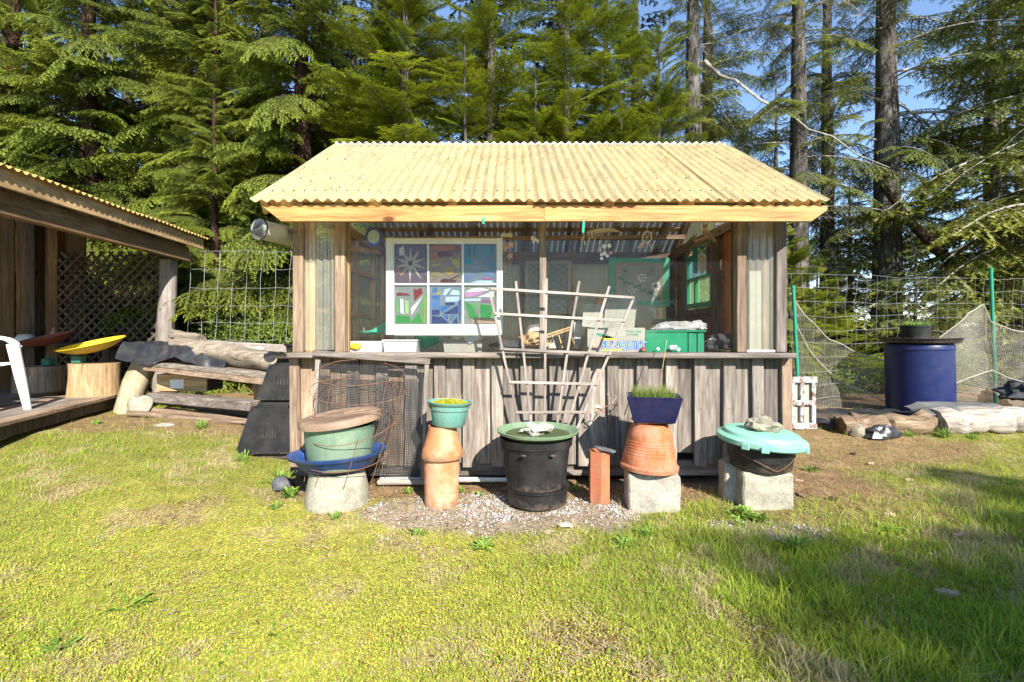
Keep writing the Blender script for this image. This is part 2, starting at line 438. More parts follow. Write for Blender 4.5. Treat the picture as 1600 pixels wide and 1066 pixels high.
class MB:
    def __init__(self):
        self.v = []; self.f = []; self.m = []
    def add(self, vs, fs, m=0):
        o = len(self.v)
        self.v += [tuple(p) for p in vs]
        self.f += [[i + o for i in q] for q in fs]
        self.m += [m] * len(fs)
        return self
    def cbox(self, c, h, Rm=None, ch=0.003, m=0, jit=0):
        c = Vector(c); vs = []
        ch = min(ch, min(h) * 0.45)
        for (x, y, z, a) in CBV:
            p = [x * (h[0] - ch), y * (h[1] - ch), z * (h[2] - ch)]
            p[a] += (x, y, z)[a] * ch
            p = Vector(p)
            if Rm is not None: p = Rm @ p
            vs.append(c + p)
        return self.add(vs, CBF, m)
    def box(self, x0, x1, y0, y1, z0, z1, ch=0.003, m=0):
        return self.cbox(((x0 + x1) / 2, (y0 + y1) / 2, (z0 + z1) / 2),
                         (abs(x1 - x0) / 2, abs(y1 - y0) / 2, abs(z1 - z0) / 2), None, ch, m)
    def bar(self, p0, p1, w_, d_, up=(0, 0, 1), ch=0.003, m=0):
        """w_ across, d_ along up"""
        p0 = Vector(p0); p1 = Vector(p1)
        z = (p1 - p0); L = z.length; z.normalize()
        u = Vector(up); x = z.cross(u)
        if x.length < 1e-4: x = z.cross(Vector((0, 1, 0)))
        x.normalize(); y = x.cross(z)
        Rm = Matrix((x, y, z)).transposed()
        return self.cbox((p0 + p1) / 2, (w_ / 2, d_ / 2, L / 2), Rm, ch, m)
    def tube(self, pts, rad, n=8, cap=True, m=0, nz=0, seed=0, closed=False, sx=1.0):
        pts = [Vector(p) for p in pts]
        k = len(pts)
        if not hasattr(rad, '__len__'): rad = [rad] * k
        vs = []; fr = None
        for i, p in enumerate(pts):
            if closed: t = pts[(i + 1) % k] - pts[i - 1]
            else: t = pts[min(i + 1, k - 1)] - pts[max(i - 1, 0)]
            t.normalize()
            if fr is None:
                a = Vector((0, 0, 1)) if abs(t.z) < 0.9 else Vector((1, 0, 0))
                fr = t.cross(a).normalized()
            fr = (fr - t * fr.dot(t)).normalized()
            b = t.cross(fr)
            for j in range(n):
                th = 2 * math.pi * j / n
                r = rad[i]
                if nz:
                    r *= 1 + nz * mn.noise(Vector((math.cos(th) * 1.7 + seed, math.sin(th) * 1.7, i * 0.45)))
                vs.append(p + (fr * math.cos(th) * sx + b * math.sin(th)) * r)
        fs = []
        for i in range(k if closed else k - 1):
            for j in range(n):
                a = i * n + j; b_ = i * n + (j + 1) % n
                c = ((i + 1) % k) * n + (j + 1) % n; d = ((i + 1) % k) * n + j
                fs.append([a, b_, c, d])
        if cap and not closed:
            fs.append(list(range(n))[::-1]); fs.append([(k - 1) * n + j for j in range(n)])
        return self.add(vs, fs, m)
    def lathe(self, prof, c=(0, 0, 0), n=32, Rm=None, m=0, sy=1.0, wob=0, seed=0):
        """prof: (radius, height) points"""
        c = Vector(c); vs = []; fs = []
        for i, (r, z) in enumerate(prof):
            for j in range(n):
                th = 2 * math.pi * j / n
                rr = r * (1 + wob * mn.noise(Vector((math.cos(th) * 1.3 + seed, math.sin(th) * 1.3, z * 3))))
                p = Vector((math.cos(th) * rr, math.sin(th) * rr * sy, z))
                if Rm is not None: p = Rm @ p
                vs.append(c + p)
        for i in range(len(prof) - 1):
            for j in range(n):
                fs.append([i * n + j, i * n + (j + 1) % n, (i + 1) * n + (j + 1) % n, (i + 1) * n + j])
        if prof[0][0] > 0: fs.append(list(range(n))[::-1])
        if prof[-1][0] > 0: fs.append([(len(prof) - 1) * n + j for j in range(n)])
        return self.add(vs, fs, m)
    def prism(self, poly, ax_y0, ax_y1, m=0):
        """poly in x,z, thickness along y"""
        n = len(poly)
        ar = sum(poly[i][0] * poly[(i + 1) % n][1] - poly[(i + 1) % n][0] * poly[i][1] for i in range(n))
        if ar < 0: poly = poly[::-1]
        vs = [(x, ax_y0, z) for x, z in poly] + [(x, ax_y1, z) for x, z in poly]
        fs = [list(range(n)), [n + i for i in range(n)][::-1]]
        for i in range(n):
            j = (i + 1) % n
            fs.append([i, n + i, n + j, j])
        return self.add(vs, fs, m)
    def sheet(self, fn, nu, nv, th=0.0, m=0):
        """fn(u,v)->point; th: thickness (second skin)"""
        g0 = [[Vector(fn(i / nu, j / nv)) for j in range(nv + 1)] for i in range(nu + 1)]
        vs = [p for r in g0 for p in r]; k = nv + 1
        fs = [[i * k + j, (i + 1) * k + j, (i + 1) * k + j + 1, i * k + j + 1] for i in range(nu) for j in range(nv)]
        if th:
            nn = len(vs); v2 = []
            for i in range(nu + 1):
                for j in range(nv + 1):
                    du = g0[min(i + 1, nu)][j] - g0[max(i - 1, 0)][j]
                    dv = g0[i][min(j + 1, nv)] - g0[i][max(j - 1, 0)]
                    v2.append(g0[i][j] - du.cross(dv).normalized() * th)
            vs = vs + v2
            fs += [[q + nn for q in f_][::-1] for f_ in list(fs)]
            ring = [(i, 0) for i in range(nu)] + [(nu, j) for j in range(nv)] + [(i, nv) for i in range(nu, 0, -1)] + [(0, j) for j in range(nv, 0, -1)]
            for a in range(len(ring)):
                p, q = ring[a], ring[(a + 1) % len(ring)]
                A = p[0] * k + p[1]; B = q[0] * k + q[1]
                fs.append([B, A, A + nn, B + nn])
        return self.add(vs, fs, m)
    def rock(self, c, r, seed=0, sub=2, nz=0.45, Rm=None, m=0, flatb=False):
        bm = bmesh.new(); bmesh.ops.create_icosphere(bm, subdivisions=sub, radius=1)
        vs = []
        for v in bm.verts:
            p = v.co.copy()
            k = 1 + nz * mn.noise(p * 1.1 + Vector((seed * 3.1, seed, 0))) + nz * 0.5 * mn.noise(p * 2.7 + Vector((seed, 0, 5)))
            q = Vector((p.x * k * r[0], p.y * k * r[1], p.z * k * r[2]))
            if Rm is not None: q = Rm @ q
            if flatb: q.z = max(q.z, -r[2] * 0.75)
            vs.append(Vector(c) + q)
        fs = [[x.index for x in f_.verts] for f_ in bm.faces]
        bm.free()
        return self.add(vs, fs, m)
    def build(self, name, mats, parent=None, smooth=None, loc=None, **tags):
        if not isinstance(mats, (list, tuple)): mats = [mats]
        me = bpy.data.meshes.new(name)
        va = np.array(self.v)
        if loc is None:
            mnv, mxv = va.min(0), va.max(0)
            loc = Vector(((mnv[0] + mxv[0]) / 2, (mnv[1] + mxv[1]) / 2, mnv[2]))
        loc = Vector(loc)
        va = va - np.array(loc)
        me.from_pydata([tuple(p) for p in va], [], self.f)
        for m in mats: me.materials.append(m)
        if len(mats) > 1: me.polygons.foreach_set('material_index', self.m)
        if smooth is not None:
            me.polygons.foreach_set('use_smooth', [True] * len(me.polygons))
            me.set_sharp_from_angle(angle=R(smooth))
        me.update()
        o = bpy.data.objects.new(name, me)
        COL.objects.link(o)
        place(o, loc, parent)
        tag(o, **tags)
        return o

WL = {}
def place(o, loc, parent):
    WL[o.name] = Vector(loc)
    if parent is not None:
        o.parent = parent
        o.location = Vector(loc) - WL[parent.name]
    else:
        o.location = loc

def tag(o, label=None, cat=None, group=None, kind=None):
    if label: o['label'] = label
    if cat: o['category'] = cat
    if group: o['group'] = group
    if kind: o['kind'] = kind
    return o

def thing(name, loc, label, cat, group=None):
    o = bpy.data.objects.new(name, None)
    o.empty_display_size = 0.1
    COL.objects.link(o)
    place(o, Vector(loc), None)
    return tag(o, label, cat, group)

def npmesh(name, V, F, mats, mi=None, tint=None, col=None):
    me = bpy.data.meshes.new(name)
    V = np.ascontiguousarray(V, dtype=np.float32); F = np.ascontiguousarray(F, dtype=np.int32)
    me.vertices.add(len(V)); me.vertices.foreach_set('co', V.ravel())
    k = F.shape[1]
    me.loops.add(len(F) * k); me.loops.foreach_set('vertex_index', F.ravel())
    me.polygons.add(len(F)); me.polygons.foreach_set('loop_start', np.arange(0, len(F) * k, k, dtype=np.int32))
    if not isinstance(mats, (list, tuple)): mats = [mats]
    for m in mats: me.materials.append(m)
    if mi is not None: me.polygons.foreach_set('material_index', np.ascontiguousarray(mi, dtype=np.int32))
    if tint is not None:
        a = me.attributes.new('tint', 'FLOAT', 'POINT'); a.data.foreach_set('value', np.ascontiguousarray(tint, dtype=np.float32))
    if col is not None:
        a = me.attributes.new('col', 'FLOAT_COLOR', 'POINT')
        c4 = np.ones((len(V), 4), dtype=np.float32); c4[:, :3] = col
        a.data.foreach_set('color', c4.ravel())
    me.update(calc_edges=True)
    return me

def meshobj(name, me, loc=(0, 0, 0), parent=None, **tags):
    o = bpy.data.objects.new(name, me)
    COL.objects.link(o)
    place(o, Vector(loc), parent)
    tag(o, **tags)
    return o
# ============================================================ the greenhouse shed
X0, X1, YF, YB = -1.63, 2.05, 3.54, 5.98
rnd = random.Random(3)
shed = thing('garden_shed', (0.21, 4.76, 0), 'weathered board and batten potting shed with glazed front and cream corrugated roof', 'shed')

def pxx(px, Y=3.54): return (px - 800) / 750 * Y

def part(name, mb, mats, parent=None, **k):
    return mb.build(name, mats, parent or shed, **k)

# lower wall: boards, then battens over the joints
bat = [pxx(461 + 45.2 * i, 3.52) for i in range(18)]
for i in range(17):
    xa, xb = bat[i] + 0.004, bat[i + 1] - 0.004
    zb = 0.125 + rnd.uniform(-0.012, 0.012)
    if i == 13: zb = 0.215                                   # the board that is broken off short
    yb = 3.545 + rnd.uniform(-0.002, 0.003)
    part('board', MB().box(xa, xb, yb, yb + 0.02, zb, 0.918), W['greyz'] if i > 3 else W['brownz'])
for i, x in enumerate(bat):
    zb = 0.125 + rnd.uniform(-0.02, 0.006)
    w_ = 0.045 if 0 < i < 17 else 0.04
    tilt = rnd.uniform(-0.004, 0.004)
    part('batten', MB().bar((x + tilt, 3.527, zb), (x - tilt, 3.527, 0.916), w_ * 2 - 0.005, 0.033, (0, 1, 0)),
         W['greyz'] if i not in (0, 1, 17) else W['brownz'])
nl_ = MB()
for i, x in enumerate(bat):
    for z in (.22, .56, .87):
        nl_.lathe([(.0045, 0), (.0045, .002), (0, .003)], (x + rnd.uniform(-.006, .006), 3.510, z + rnd.uniform(-.02, .02)), 6, Matrix.Rotation(R(90), 3, 'X'))
part('nails', nl_, M['rust'], kind='stuff')
part('base_beam', MB().box(X0 + 0.02, X1 - 0.02, 3.572, 3.65, 0.035, 0.15, 0.006), W['greyx'])
part('floor_joist', MB().box(X0 + 0.02, X1 - 0.02, 3.75, 5.9, 0.02, 0.06), W['darkx'])
# sill
part('sill', MB().box(pxx(447, 3.42), pxx(806, 3.42), 3.42, 3.60, 0.919, 0.957, 0.006), W['greyx'])
part('sill', MB().box(pxx(806.5, 3.42), pxx(1246, 3.42), 3.422, 3.60, 0.917, 0.955, 0.006), W['greyx'])

# posts of the front
for a, b, y0, y1, mt in ((457, 473, 3.50, 3.60, 'brownz'), (523, 539, 3.50, 3.59, 'brownz'), (843, 853.5, 3.515, 3.58, 'greyz'),
                         (1152, 1167, 3.50, 3.59, 'brownz'), (1213.5, 1230, 3.50, 3.60, 'greyz')):
    part('post', MB().box(pxx(a, y0), pxx(b, y0), y0, y1, 0.958, 2.05, 0.004), W[mt])
part('stud', MB().box(pxx(476, 3.6), pxx(495, 3.6), 3.56, 3.60, 0.958, 2.05), W['warmz'])
part('stud', MB().box(pxx(540.5, 3.6), pxx(548, 3.6), 3.56, 3.60, 0.958, 2.05), W['warmz'])
part('stud', MB().box(pxx(1187, 3.6), pxx(1212, 3.6), 3.56, 3.60, 0.958, 2.05), W['brownz'])
part('stud', MB().box(pxx(1142, 3.6), pxx(1151, 3.6), 3.56, 3.60, 0.958, 2.05), W['dark'])
part('liner_panel', MB().box(pxx(1168, 3.6), pxx(1186.5, 3.6), 3.57, 3.58, 0.958, 1.56), M['card'])

def wave_sheet(x0, x1, zfun, y, pitch, amp, nz=4, th=0, ydir=1):
    n = max(4, int((x1 - x0) / pitch * 8))
    def fn(u, v):
        x = x0 + (x1 - x0) * u
        z = zfun(x, v)
        return (x, y + math.cos(x / pitch * 2 * math.pi) * amp, z)
    return MB().sheet(fn, n, nz, th)
for a, b in ((474, 522), (1168, 1212)):
    part('clear_corrugated_panel', wave_sheet(pxx(a, 3.53), pxx(b, 3.53), lambda x, v: 0.975 + v * 1.07, 3.535, 0.054, 0.007), M['wavy'], smooth=70)
part('pale_strip', MB().box(pxx(1168, 3.5), pxx(1212, 3.5), 3.505, 3.52, 0.958, 0.975, 0.002), M['white'])
# glazing and the wire cloth in front of it
for a, b in ((549, 842), (854, 1141)):
    part('glass_pane', MB().box(pxx(a, 3.57), pxx(b, 3.57), 3.571, 3.575, 0.958, 2.05, 0.0005), M['glass'])

def wiregrid(x0, x1, z0, z1, y, sp, r, jit=0.0, fy=None, seed=1):
    rs = np.random.RandomState(seed)
    V = []; F = []
    def seg(p, q):
        d = np.array(q) - np.array(p); vert = abs(d[2]) > abs(d[0])
        a = np.array([r, 0, 0]) if vert else np.array([0, 0, r]); b = np.array([0, r, 0])
        o = len(V)
        for e in (p, q):
            e = np.array(e)
            for s in (a + b, a - b, -a - b, -a + b): V.append(e + s)
        for i in range(4): F.append([o + i, o + (i + 1) % 4, o + 4 + (i + 1) % 4, o + 4 + i])
    nx = int(round((x1 - x0) / sp)); nz_ = int(round((z1 - z0) / sp))
    for i in range(nx + 1):
        x = x0 + (x1 - x0) * i / nx
        seg((x, y, z0), (x + rs.uniform(-jit, jit), y, z1))
    for i in range(nz_ + 1):
        z = z0 + (z1 - z0) * i / nz_
        seg((x0, y + 0.0005, z), (x1, y + 0.0005, z + rs.uniform(-jit, jit)))
    return np.array(V), np.array(F)
for a, b in ((540, 842), (854, 1151)):
    V, F = wiregrid(pxx(a, 3.545), pxx(b, 3.545), 0.958, 2.04, 3.553, 0.0127, 0.00030)
    meshobj('wire_cloth', npmesh('wire_cloth', V, F, M['gauze']), (0, 0, 0), shed)

# plates, ties, rafters, purlins
zu = lambda y: (1.965 + 0.633 * (y - 3.20)) if y < 4.76 else (2.952 - 0.633 * (y - 4.76))
part('front_plate', MB().box(X0, X1, 3.50, 3.60, 2.051, 2.14), W['warmx'])
part('back_plate', MB().box(X0, X1, 5.90, 5.99, 2.00, 2.09), W['brownx'])
part('back_plate', MB().box(X0 + 0.05, X1 - 0.05, 5.86, 5.899, 1.945, 1.998), W['brownx'])
for xs in (X0 + 0.04, X1 - 0.04):
    part('side_plate', MB().box(xs - 0.04, xs + 0.04, 3.601, 5.899, 2.03, 2.12), W['browny'])
part('ridge_beam', MB().box(X0, X1, 4.74, 4.78, 2.80, 2.895), W['brownx'])
rx = [X0 + 0.03] + [0.13 + 0.55 * i for i in range(-2, 4)] + [X1 - 0.03]
for x in rx:
    part('rafter', MB().bar((x, 3.30, zu(3.30) - 0.065), (x, 4.738, zu(4.738) - 0.065), 0.04, 0.085), W['warmy'])
    part('rafter', MB().bar((x, 4.782, zu(4.782) - 0.065), (x, 6.2, zu(6.2) - 0.065), 0.04, 0.085), W['browny'])
for y in (3.62, 4.15, 4.5):
    part('purlin', MB().bar((X0, y, zu(y) - 0.017), (X1, y, zu(y) - 0.017), 0.06, 0.012, (0, -0.633, 1)), W['brownx'])
for y in (4.95, 5.35, 5.72):
    part('purlin', MB().bar((X0 - 0.05, y, zu(y) - 0.014), (X1 + 0.05, y, zu(y) - 0.014), 0.06, 0.012, (0, 0.633, 1)), W['warmx'])
part('tie_beam', MB().bar((X0 + 0.1, 5.45, 2.16), (X1 - 0.1, 5.42, 2.18), 0.04, 0.05), W['brownx'])
part('tie_beam', MB().bar((X0 + 0.1, 5.12, 2.30), (X1 - 0.1, 5.12, 2.31), 0.03, 0.05), W['brownx'])
part('brace', MB().bar((1.60, 4.2, 1.93), (1.98, 5.8, 2.02), 0.03, 0.05), W['browny'])

# roof sheets, front and back slopes
XR0, XR1 = -1.745, 2.115
def roof_sheet(x0, x1, y0, y1, k, off, mat, seed):
    n = int((x1 - x0) / 0.0745 * 8)
    up = Vector((0, -0.633 if k > 0 else 0.633, 1)).normalized()
    def fn(u, v):
        x = x0 + (x1 - x0) * u; y = y0 + (y1 - y0) * v
        s = 0.0115 * math.cos((x - XR0) / 0.0745 * 2 * math.pi) + off
        s += 0.006 * mn.noise(Vector((x * 1.4 + seed, y * 1.5, 0)))
        z = (1.985 + 0.633 * (y - 3.20)) if k > 0 else (2.972 - 0.633 * (y - 4.76))
        return Vector((x, y, z)) + up * s
    m = MB().sheet(fn, n, 9)
    return m
wid = (XR1 - XR0) / 6
order = [0, 1, 2, 3, 4, 5]
for i in order:
    x0 = XR0 + wid * i - (0.03 if i else 0); x1 = XR0 + wid * (i + 1) + (0.03 if i < 5 else 0)
    off = (0.0, 0.004, 0.0, 0.004, 0.0, 0.004)[i]
    yj = rnd.uniform(-0.008, 0.008)
    part('roof_sheet', roof_sheet(x0, x1, 3.195 + yj, 4.775 + rnd.uniform(-.01, .02), 1, off, None, i), M['roof'], smooth=60)
    part('roof_sheet', roof_sheet(x0, x1, 4.79, 6.3, -1, off, None, i + 9), M['roofback'], smooth=60)
# clear strips let into the front slope
for px_a, px_b in ((474, 487),):
    pass
# ridge cap lips
part('ridge_cap', MB().sheet(lambda u, v: (XR0 + (XR1 - XR0) * u, 4.74 + 0.075 * v,
     2.968 + 0.012 * math.cos((XR0 + (XR1 - XR0) * u - XR0) / 0.0745 * 2 * math.pi) + 0.022 * math.sin(v * math.pi)), 400, 3, 0.002), M['ltext_white'], smooth=60)
scr = MB()
for row, y in enumerate((3.34, 3.62, 4.15)):
    for i in range(0, 52):
        if (i * (3 + row) + row) % 3 == 0 or rnd.random() < 0.2:
            x = XR0 + 0.0745 * (i) + 0.003
            z = 1.985 + 0.633 * (y - 3.20) + 0.0145
            scr.lathe([(0.0055, -0.003), (0.0065, 0.003), (0.003, 0.007)], (x, y, z), 6)
part('roof_screws', scr, M['slate'], kind='stuff')
# fascia in two lengths, cut at an angle at the ends, and the rake boards
zt, zb = 1.958, 1.853
part('fascia_board', MB().prism([(-1.69, zt), (-1.555, zb), (pxx(850, 3.235), zb), (pxx(850, 3.235), zt)], 3.235, 3.272), W['fascia'])
part('fascia_board', MB().prism([(pxx(850.6, 3.235), zb), (2.02, zb), (2.125, zb + 0.075), (2.125, zt), (pxx(850.6, 3.235), zt)], 3.2345, 3.272), W['fascia'])
for x in (XR0 + 0.05, XR1 - 0.03):
    part('rake_board', MB().bar((x, 3.274, zu(3.274) - 0.055), (x, 4.755, zu(4.755) - 0.055), 0.03, 0.10), W['warmy'])
    part('rake_board', MB().bar((x, 4.765, zu(4.765) - 0.055), (x, 6.28, zu(6.28) - 0.055), 0.03, 0.10), W['browny'])
for x in (XR0 + 0.1, XR1 - 0.09):
    part('lookout', MB().bar((x, 3.30, zu(3.3) - 0.03), (x, 4.7, zu(4.7) - 0.03), 0.04, 0.04), W['warmy'])
# a knot or two and the vertical seam cover
# back wall
n_b = 5
for i in range(n_b):
    xa = X0 + 0.05 + i * 0.72; xb = min(xa + 0.735, X1 - 0.05)
    def fb(u, v, xa=xa, xb=xb, i=i):
        x = xa + (xb - xa) * u
        return (x, 5.93 + 0.004 * math.cos(x / 0.032 * 2 * math.pi) + 0.003 * (i % 2), 0.5 + 1.5 * v)
    if i < n_b - 1:
        part('ribbed_wall_sheet', MB().sheet(fb, 180, 2), M['backwall'], smooth=60)
    else:
        part('ribbed_wall_sheet', MB().sheet(fb, 180, 2), M['backwall'], smooth=60)
part('back_stud', MB().box(pxx(813, 5.86), pxx(819.5, 5.86), 5.86, 5.92, 0.5, 1.944), W['brownz'])
part('back_stud', MB().box(pxx(893, 5.86), pxx(898, 5.86), 5.86, 5.92, 0.5, 1.944), W['warmz'])
part('back_stud', MB().box(pxx(700, 5.86), pxx(710, 5.86), 5.86, 5.92, 0.5, 1.944), W['brownz'])
part('back_stud', MB().box(X1 - 0.15, X1 - 0.055, 5.84, 5.92, 0.3, 1.944), W['dark'])
part('back_stud', MB().box(X0 + 0.055, X0 + 0.12, 5.84, 5.92, 0.3, 1.944), W['warmz'])
part('back_board', MB().box(X0, X1, 5.95, 5.98, 0.05, 0.55), W['darkx'])
# side walls: outer boards below the plate
for sx, xo in ((-1, X0), (1, X1)):
    k = 0
    y = 3.60
    while y < 5.9:
        y2 = min(y + 0.235, 5.95)
        part('side_board', MB().box(xo - 0.01 * sx if sx > 0 else xo, xo if sx > 0 else xo + 0.01, y, y2 - 0.006, 0.05, 0.93), W['greyz'])
        y = y2
# left wall: studs, rails, clear corrugated panels
for y in (3.66, 4.25, 4.85, 5.45, 5.84):
    part('side_stud', MB().box(X0 + 0.03, X0 + 0.08, y - 0.025, y + 0.025, 0.94, 2.03), W['warmz'])
for z in (1.28, 1.72):
    part('side_rail', MB().box(X0 + 0.035, X0 + 0.075, 3.69, 4.22, z - 0.02, z + 0.02), W['warmy'])
    part('side_rail', MB().box(X0 + 0.035, X0 + 0.075, 4.28, 4.82, z - 0.02, z + 0.02), W['warmy'])
    part('side_rail', MB().box(X0 + 0.035, X0 + 0.075, 4.88, 5.42, z - 0.02, z + 0.02), W['warmy'])
part('brace', MB().bar((X0 + 0.11, 4.2, 1.85), (X0 + 0.11, 5.5, 2.02), 0.03, 0.05), W['warmy'])
def side_wave(xo, y0, y1, z0, z1, ztop=None):
    n = int((y1 - y0) / 0.0745 * 8)
    def fn(u, v):
        y = y0 + (y1 - y0) * u
        zt_ = z1 if ztop is None else ztop(y)
        return (xo + 0.009 * math.cos(y / 0.0745 * 2 * math.pi), y, z0 + (zt_ - z0) * v)
    return MB().sheet(fn, n, 3)
part('clear_side_sheet', side_wave(X0 + 0.01, 3.6, 4.8, 0.94, 2.03), M['wavy'], smooth=60)
part('clear_side_sheet', side_wave(X0 + 0.012, 4.78, 5.95, 0.94, 2.03), M['wavy'], smooth=60)
part('gable_sheet', side_wave(X0 + 0.0, 3.6, 5.95, 2.125, 2.8, lambda y: zu(y) - 0.12), M['wavy'], smooth=60)
part('gable_sheet', side_wave(X1 - 0.0, 3.6, 5.95, 2.125, 2.8, lambda y: zu(y) - 0.12), M['wavy'], smooth=60)
# right wall: red brown panelling with an opening for the green sash
XR = X1 - 0.03
part('wall_panel', MB().box(XR, XR + 0.02, 5.47, 5.9, 0.94, 2.03), W['red'])
part('wall_panel', MB().box(XR, XR + 0.02, 3.62, 4.70, 0.94, 2.03), W['red'])
part('wall_panel', MB().box(XR, XR + 0.02, 4.705, 5.465, 0.94, 1.36), W['red'])
part('side_stud', MB().box(XR - 0.06, XR - 0.001, 5.47, 5.56, 0.94, 2.03), W['dark'])
part('side_stud', MB().box(XR - 0.06, XR - 0.001, 4.64, 4.73, 0.94, 2.03), W['dark'])
part('side_rail', MB().box(XR - 0.06, XR - 0.001, 4.735, 5.465, 1.30, 1.355), W['dark'])
part('side_board', MB().box(XR - 0.03, XR - 0.002, 4.36, 4.50, 0.94, 2.03), W['orange'])
part('side_stud', MB().box(XR - 0.06, XR - 0.001, 4.02, 4.10, 0.94, 2.03), W['dark'])
# work bench inside
part('bench_top', MB().box(X0 + 0.09, X1 - 0.12, 3.61, 4.25, 0.90, 0.925), W['greyx'])
part('bench_top', MB().box(X0 + 0.09, X1 - 0.12, 5.25, 5.84, 0.86, 0.885), W['greyx'])

# ---- sashes hung in the shed
def q(zx, zy): return (600 + zx / 6.27, 365 + zy / 6.27)
YS = 3.63
sw = thing('stained_glass_window', P(694, 522, YS), 'white six pane sash filled with coloured glass pieces hanging behind the shed glazing', 'window')
def fr(x0, y0, x1, y1, ya, yb, ch=0.002):
    a = P(x0, y0, ya); b = P(x1, y1, ya)
    return MB().box(a.x, b.x, ya, yb, b.z, a.z, ch)
fr(603, 371.5, 615.5, 523, YS, YS + 0.035).build('stile', M['white'], sw)
fr(776, 371.5, 785.5, 523, YS, YS + 0.035).build('stile', M['white'], sw)
fr(615.6, 372, 775.9, 381, YS + .001, YS + 0.034).build('rail', M['white'], sw)
fr(615.6, 507, 775.9, 524, YS + .001, YS + 0.034).build('rail', M['white'], sw)
fr(615.6, 442.5, 775.9, 445.8, YS + .003, YS + 0.03).build('glazing_bar', M['white'], sw)
for a in (667.5, 721.5):
    fr(a, 381.1, a + 3, 442.4, YS + .003, YS + 0.03).build('glazing_bar', M['white'], sw)
    fr(a, 445.9, a + 3, 506.9, YS + .003, YS + 0.03).build('glazing_bar', M['white'], sw)
GC = {}
def gc(c, transp=0.35):
    k = (c, transp)
    if k not in GC: GC[k] = glassy('coloured_glass_%d' % len(GC), c, 0.6, transp, 0.15, 0.02)
    return GC[k]
paneX = ((615.6, 667.4), (670.6, 721.4), (724.6, 775.9)); paneY = ((381.1, 442.4), (445.9, 506.9))
backc = [[(0.16, 0.12, 0.15), (0.30, 0.26, 0.20), (0.22, 0.30, 0.36)], [(0.32, 0.36, 0.34), (0.28, 0.36, 0.42), (0.32, 0.36, 0.34)]]
panes = {}
for r_ in range(2):
    for c_ in range(3):
        panes[(r_, c_)] = fr(paneX[c_][0], paneY[r_][0], paneX[c_][1], paneY[r_][1], YS + 0.018, YS + 0.021, 0.0004).build('pane', gc(backc[r_][c_], 0.45), sw)
BE = (0.62, 0.58, 0.48); RD = (0.26, 0.012, 0.01); OR = (0.50, 0.20, 0.05); YL = (0.60, 0.52, 0.04); OL = (0.45, 0.38, 0.10)
BL = (0.006, 0.045, 0.22); SB = (0.08, 0.24, 0.42); PB = (0.62, 0.78, 0.86); TQ = (0.02, 0.42, 0.58); GR = (0.025, 0.34, 0.06); LG = (0.18, 0.46, 0.16)
PK = (0.62, 0.36, 0.58); WH = (0.82, 0.86, 0.88); MR = (0.12, 0.03, 0.02); DP = (0.05, 0.04, 0.07); PU = (0.35, 0.15, 0.30)
pieces = []
cx, cy = 257, 290
for k in range(10):
    a = k * math.pi / 5 - math.pi / 2 + 0.02; Lr = (150, 165, 150, 165, 195, 200, 165, 150, 150, 165)[k]
    pts = [(cx + 24 * math.cos(a - .32), cy + 24 * math.sin(a - .32)), (cx + Lr * math.cos(a), cy + Lr * math.sin(a)), (cx + 24 * math.cos(a + .32), cy + 24 * math.sin(a + .32))]
    w1 = (cx + 60 * math.cos(a - .27), cy + 60 * math.sin(a - .27)); w2 = (cx + 60 * math.cos(a + .27), cy + 60 * math.sin(a + .27))
    pts = [pts[0], w1, pts[1], w2, pts[2]]
    pts = [(min(max(x, 108), 412), min(max(y, 112), 482)) for x, y in pts]
    pieces.append((0, 0, BE, pts))
pieces.append((0, 0, DP, [(236, 267), (279, 267), (279, 311), (236, 311)]))
pieces += [(0, 0, WH, [(150, 150), (190, 120), (205, 210), (150, 215)]), (0, 0, OR, [(108, 325), (150, 350), (175, 415), (108, 370)])]
pieces += [(0, 1, OR, [(450, 112), (680, 112), (680, 165), (450, 175)]), (0, 1, RD, [(690, 118), (742, 118), (742, 170), (715, 200), (690, 165)]),
           (0, 1, (0.22, 0.02, 0.02), [(525, 178), (670, 172), (672, 222), (525, 226)]), (0, 1, OR, [(450, 185), (520, 180), (520, 235), (450, 240)]),
           (0, 1, (0.48, 0.30, 0.03), [(455, 245), (602, 240), (600, 272), (455, 275)]), (0, 1, YL, [(455, 300), (552, 292), (552, 300), (470, 325)]),
           (0, 1, YL, [(650, 245), (740, 255), (742, 330), (725, 357)]), (0, 1, (0.45, 0.34, 0.05), [(590, 330), (650, 315), (690, 345), (680, 395), (620, 405), (585, 375)]),
           (0, 1, (0.35, 0.30, 0.12), [(455, 335), (540, 340), (545, 420), (455, 400)]),
           (0, 1, MR, [(553, 450), (600, 440), (660, 455), (715, 450), (700, 475), (556, 478)]), (0, 1, MR, [(640, 445), (735, 400), (740, 410), (660, 450)])]
for x in (785, 822, 870, 915, 958, 1005, 1050):
    pieces.append((0, 2, TQ if (x // 5) % 2 else (0.01, 0.25, 0.42), [(x, 118), (x + 26, 118), (x + 24, 205 + (x % 40)), (x + 2, 210 + (x % 30))]))
pieces += [(0, 2, TQ, [(785, 222), (870, 270), (868, 298), (785, 300)]), (0, 2, (0.02, 0.30, 0.45), [(960, 270), (1085, 290), (1085, 340), (1000, 310)]),
           (0, 2, (0.25, 0.35, 0.40), [(875, 320), (930, 310), (950, 360), (900, 385), (865, 365)]), (0, 2, (0.2, 0.3, 0.5), [(960, 335), (1050, 350), (1070, 420), (980, 400)]),
           (0, 2, (0.18, 0.25, 0.42), [(785, 395), (900, 400), (860, 450), (790, 465)]), (0, 2, PU, [(960, 425), (1080, 435), (1070, 452), (960, 455)]), (0, 2, PB, [(850, 478), (920, 460), (1065, 460), (1068, 482)])]
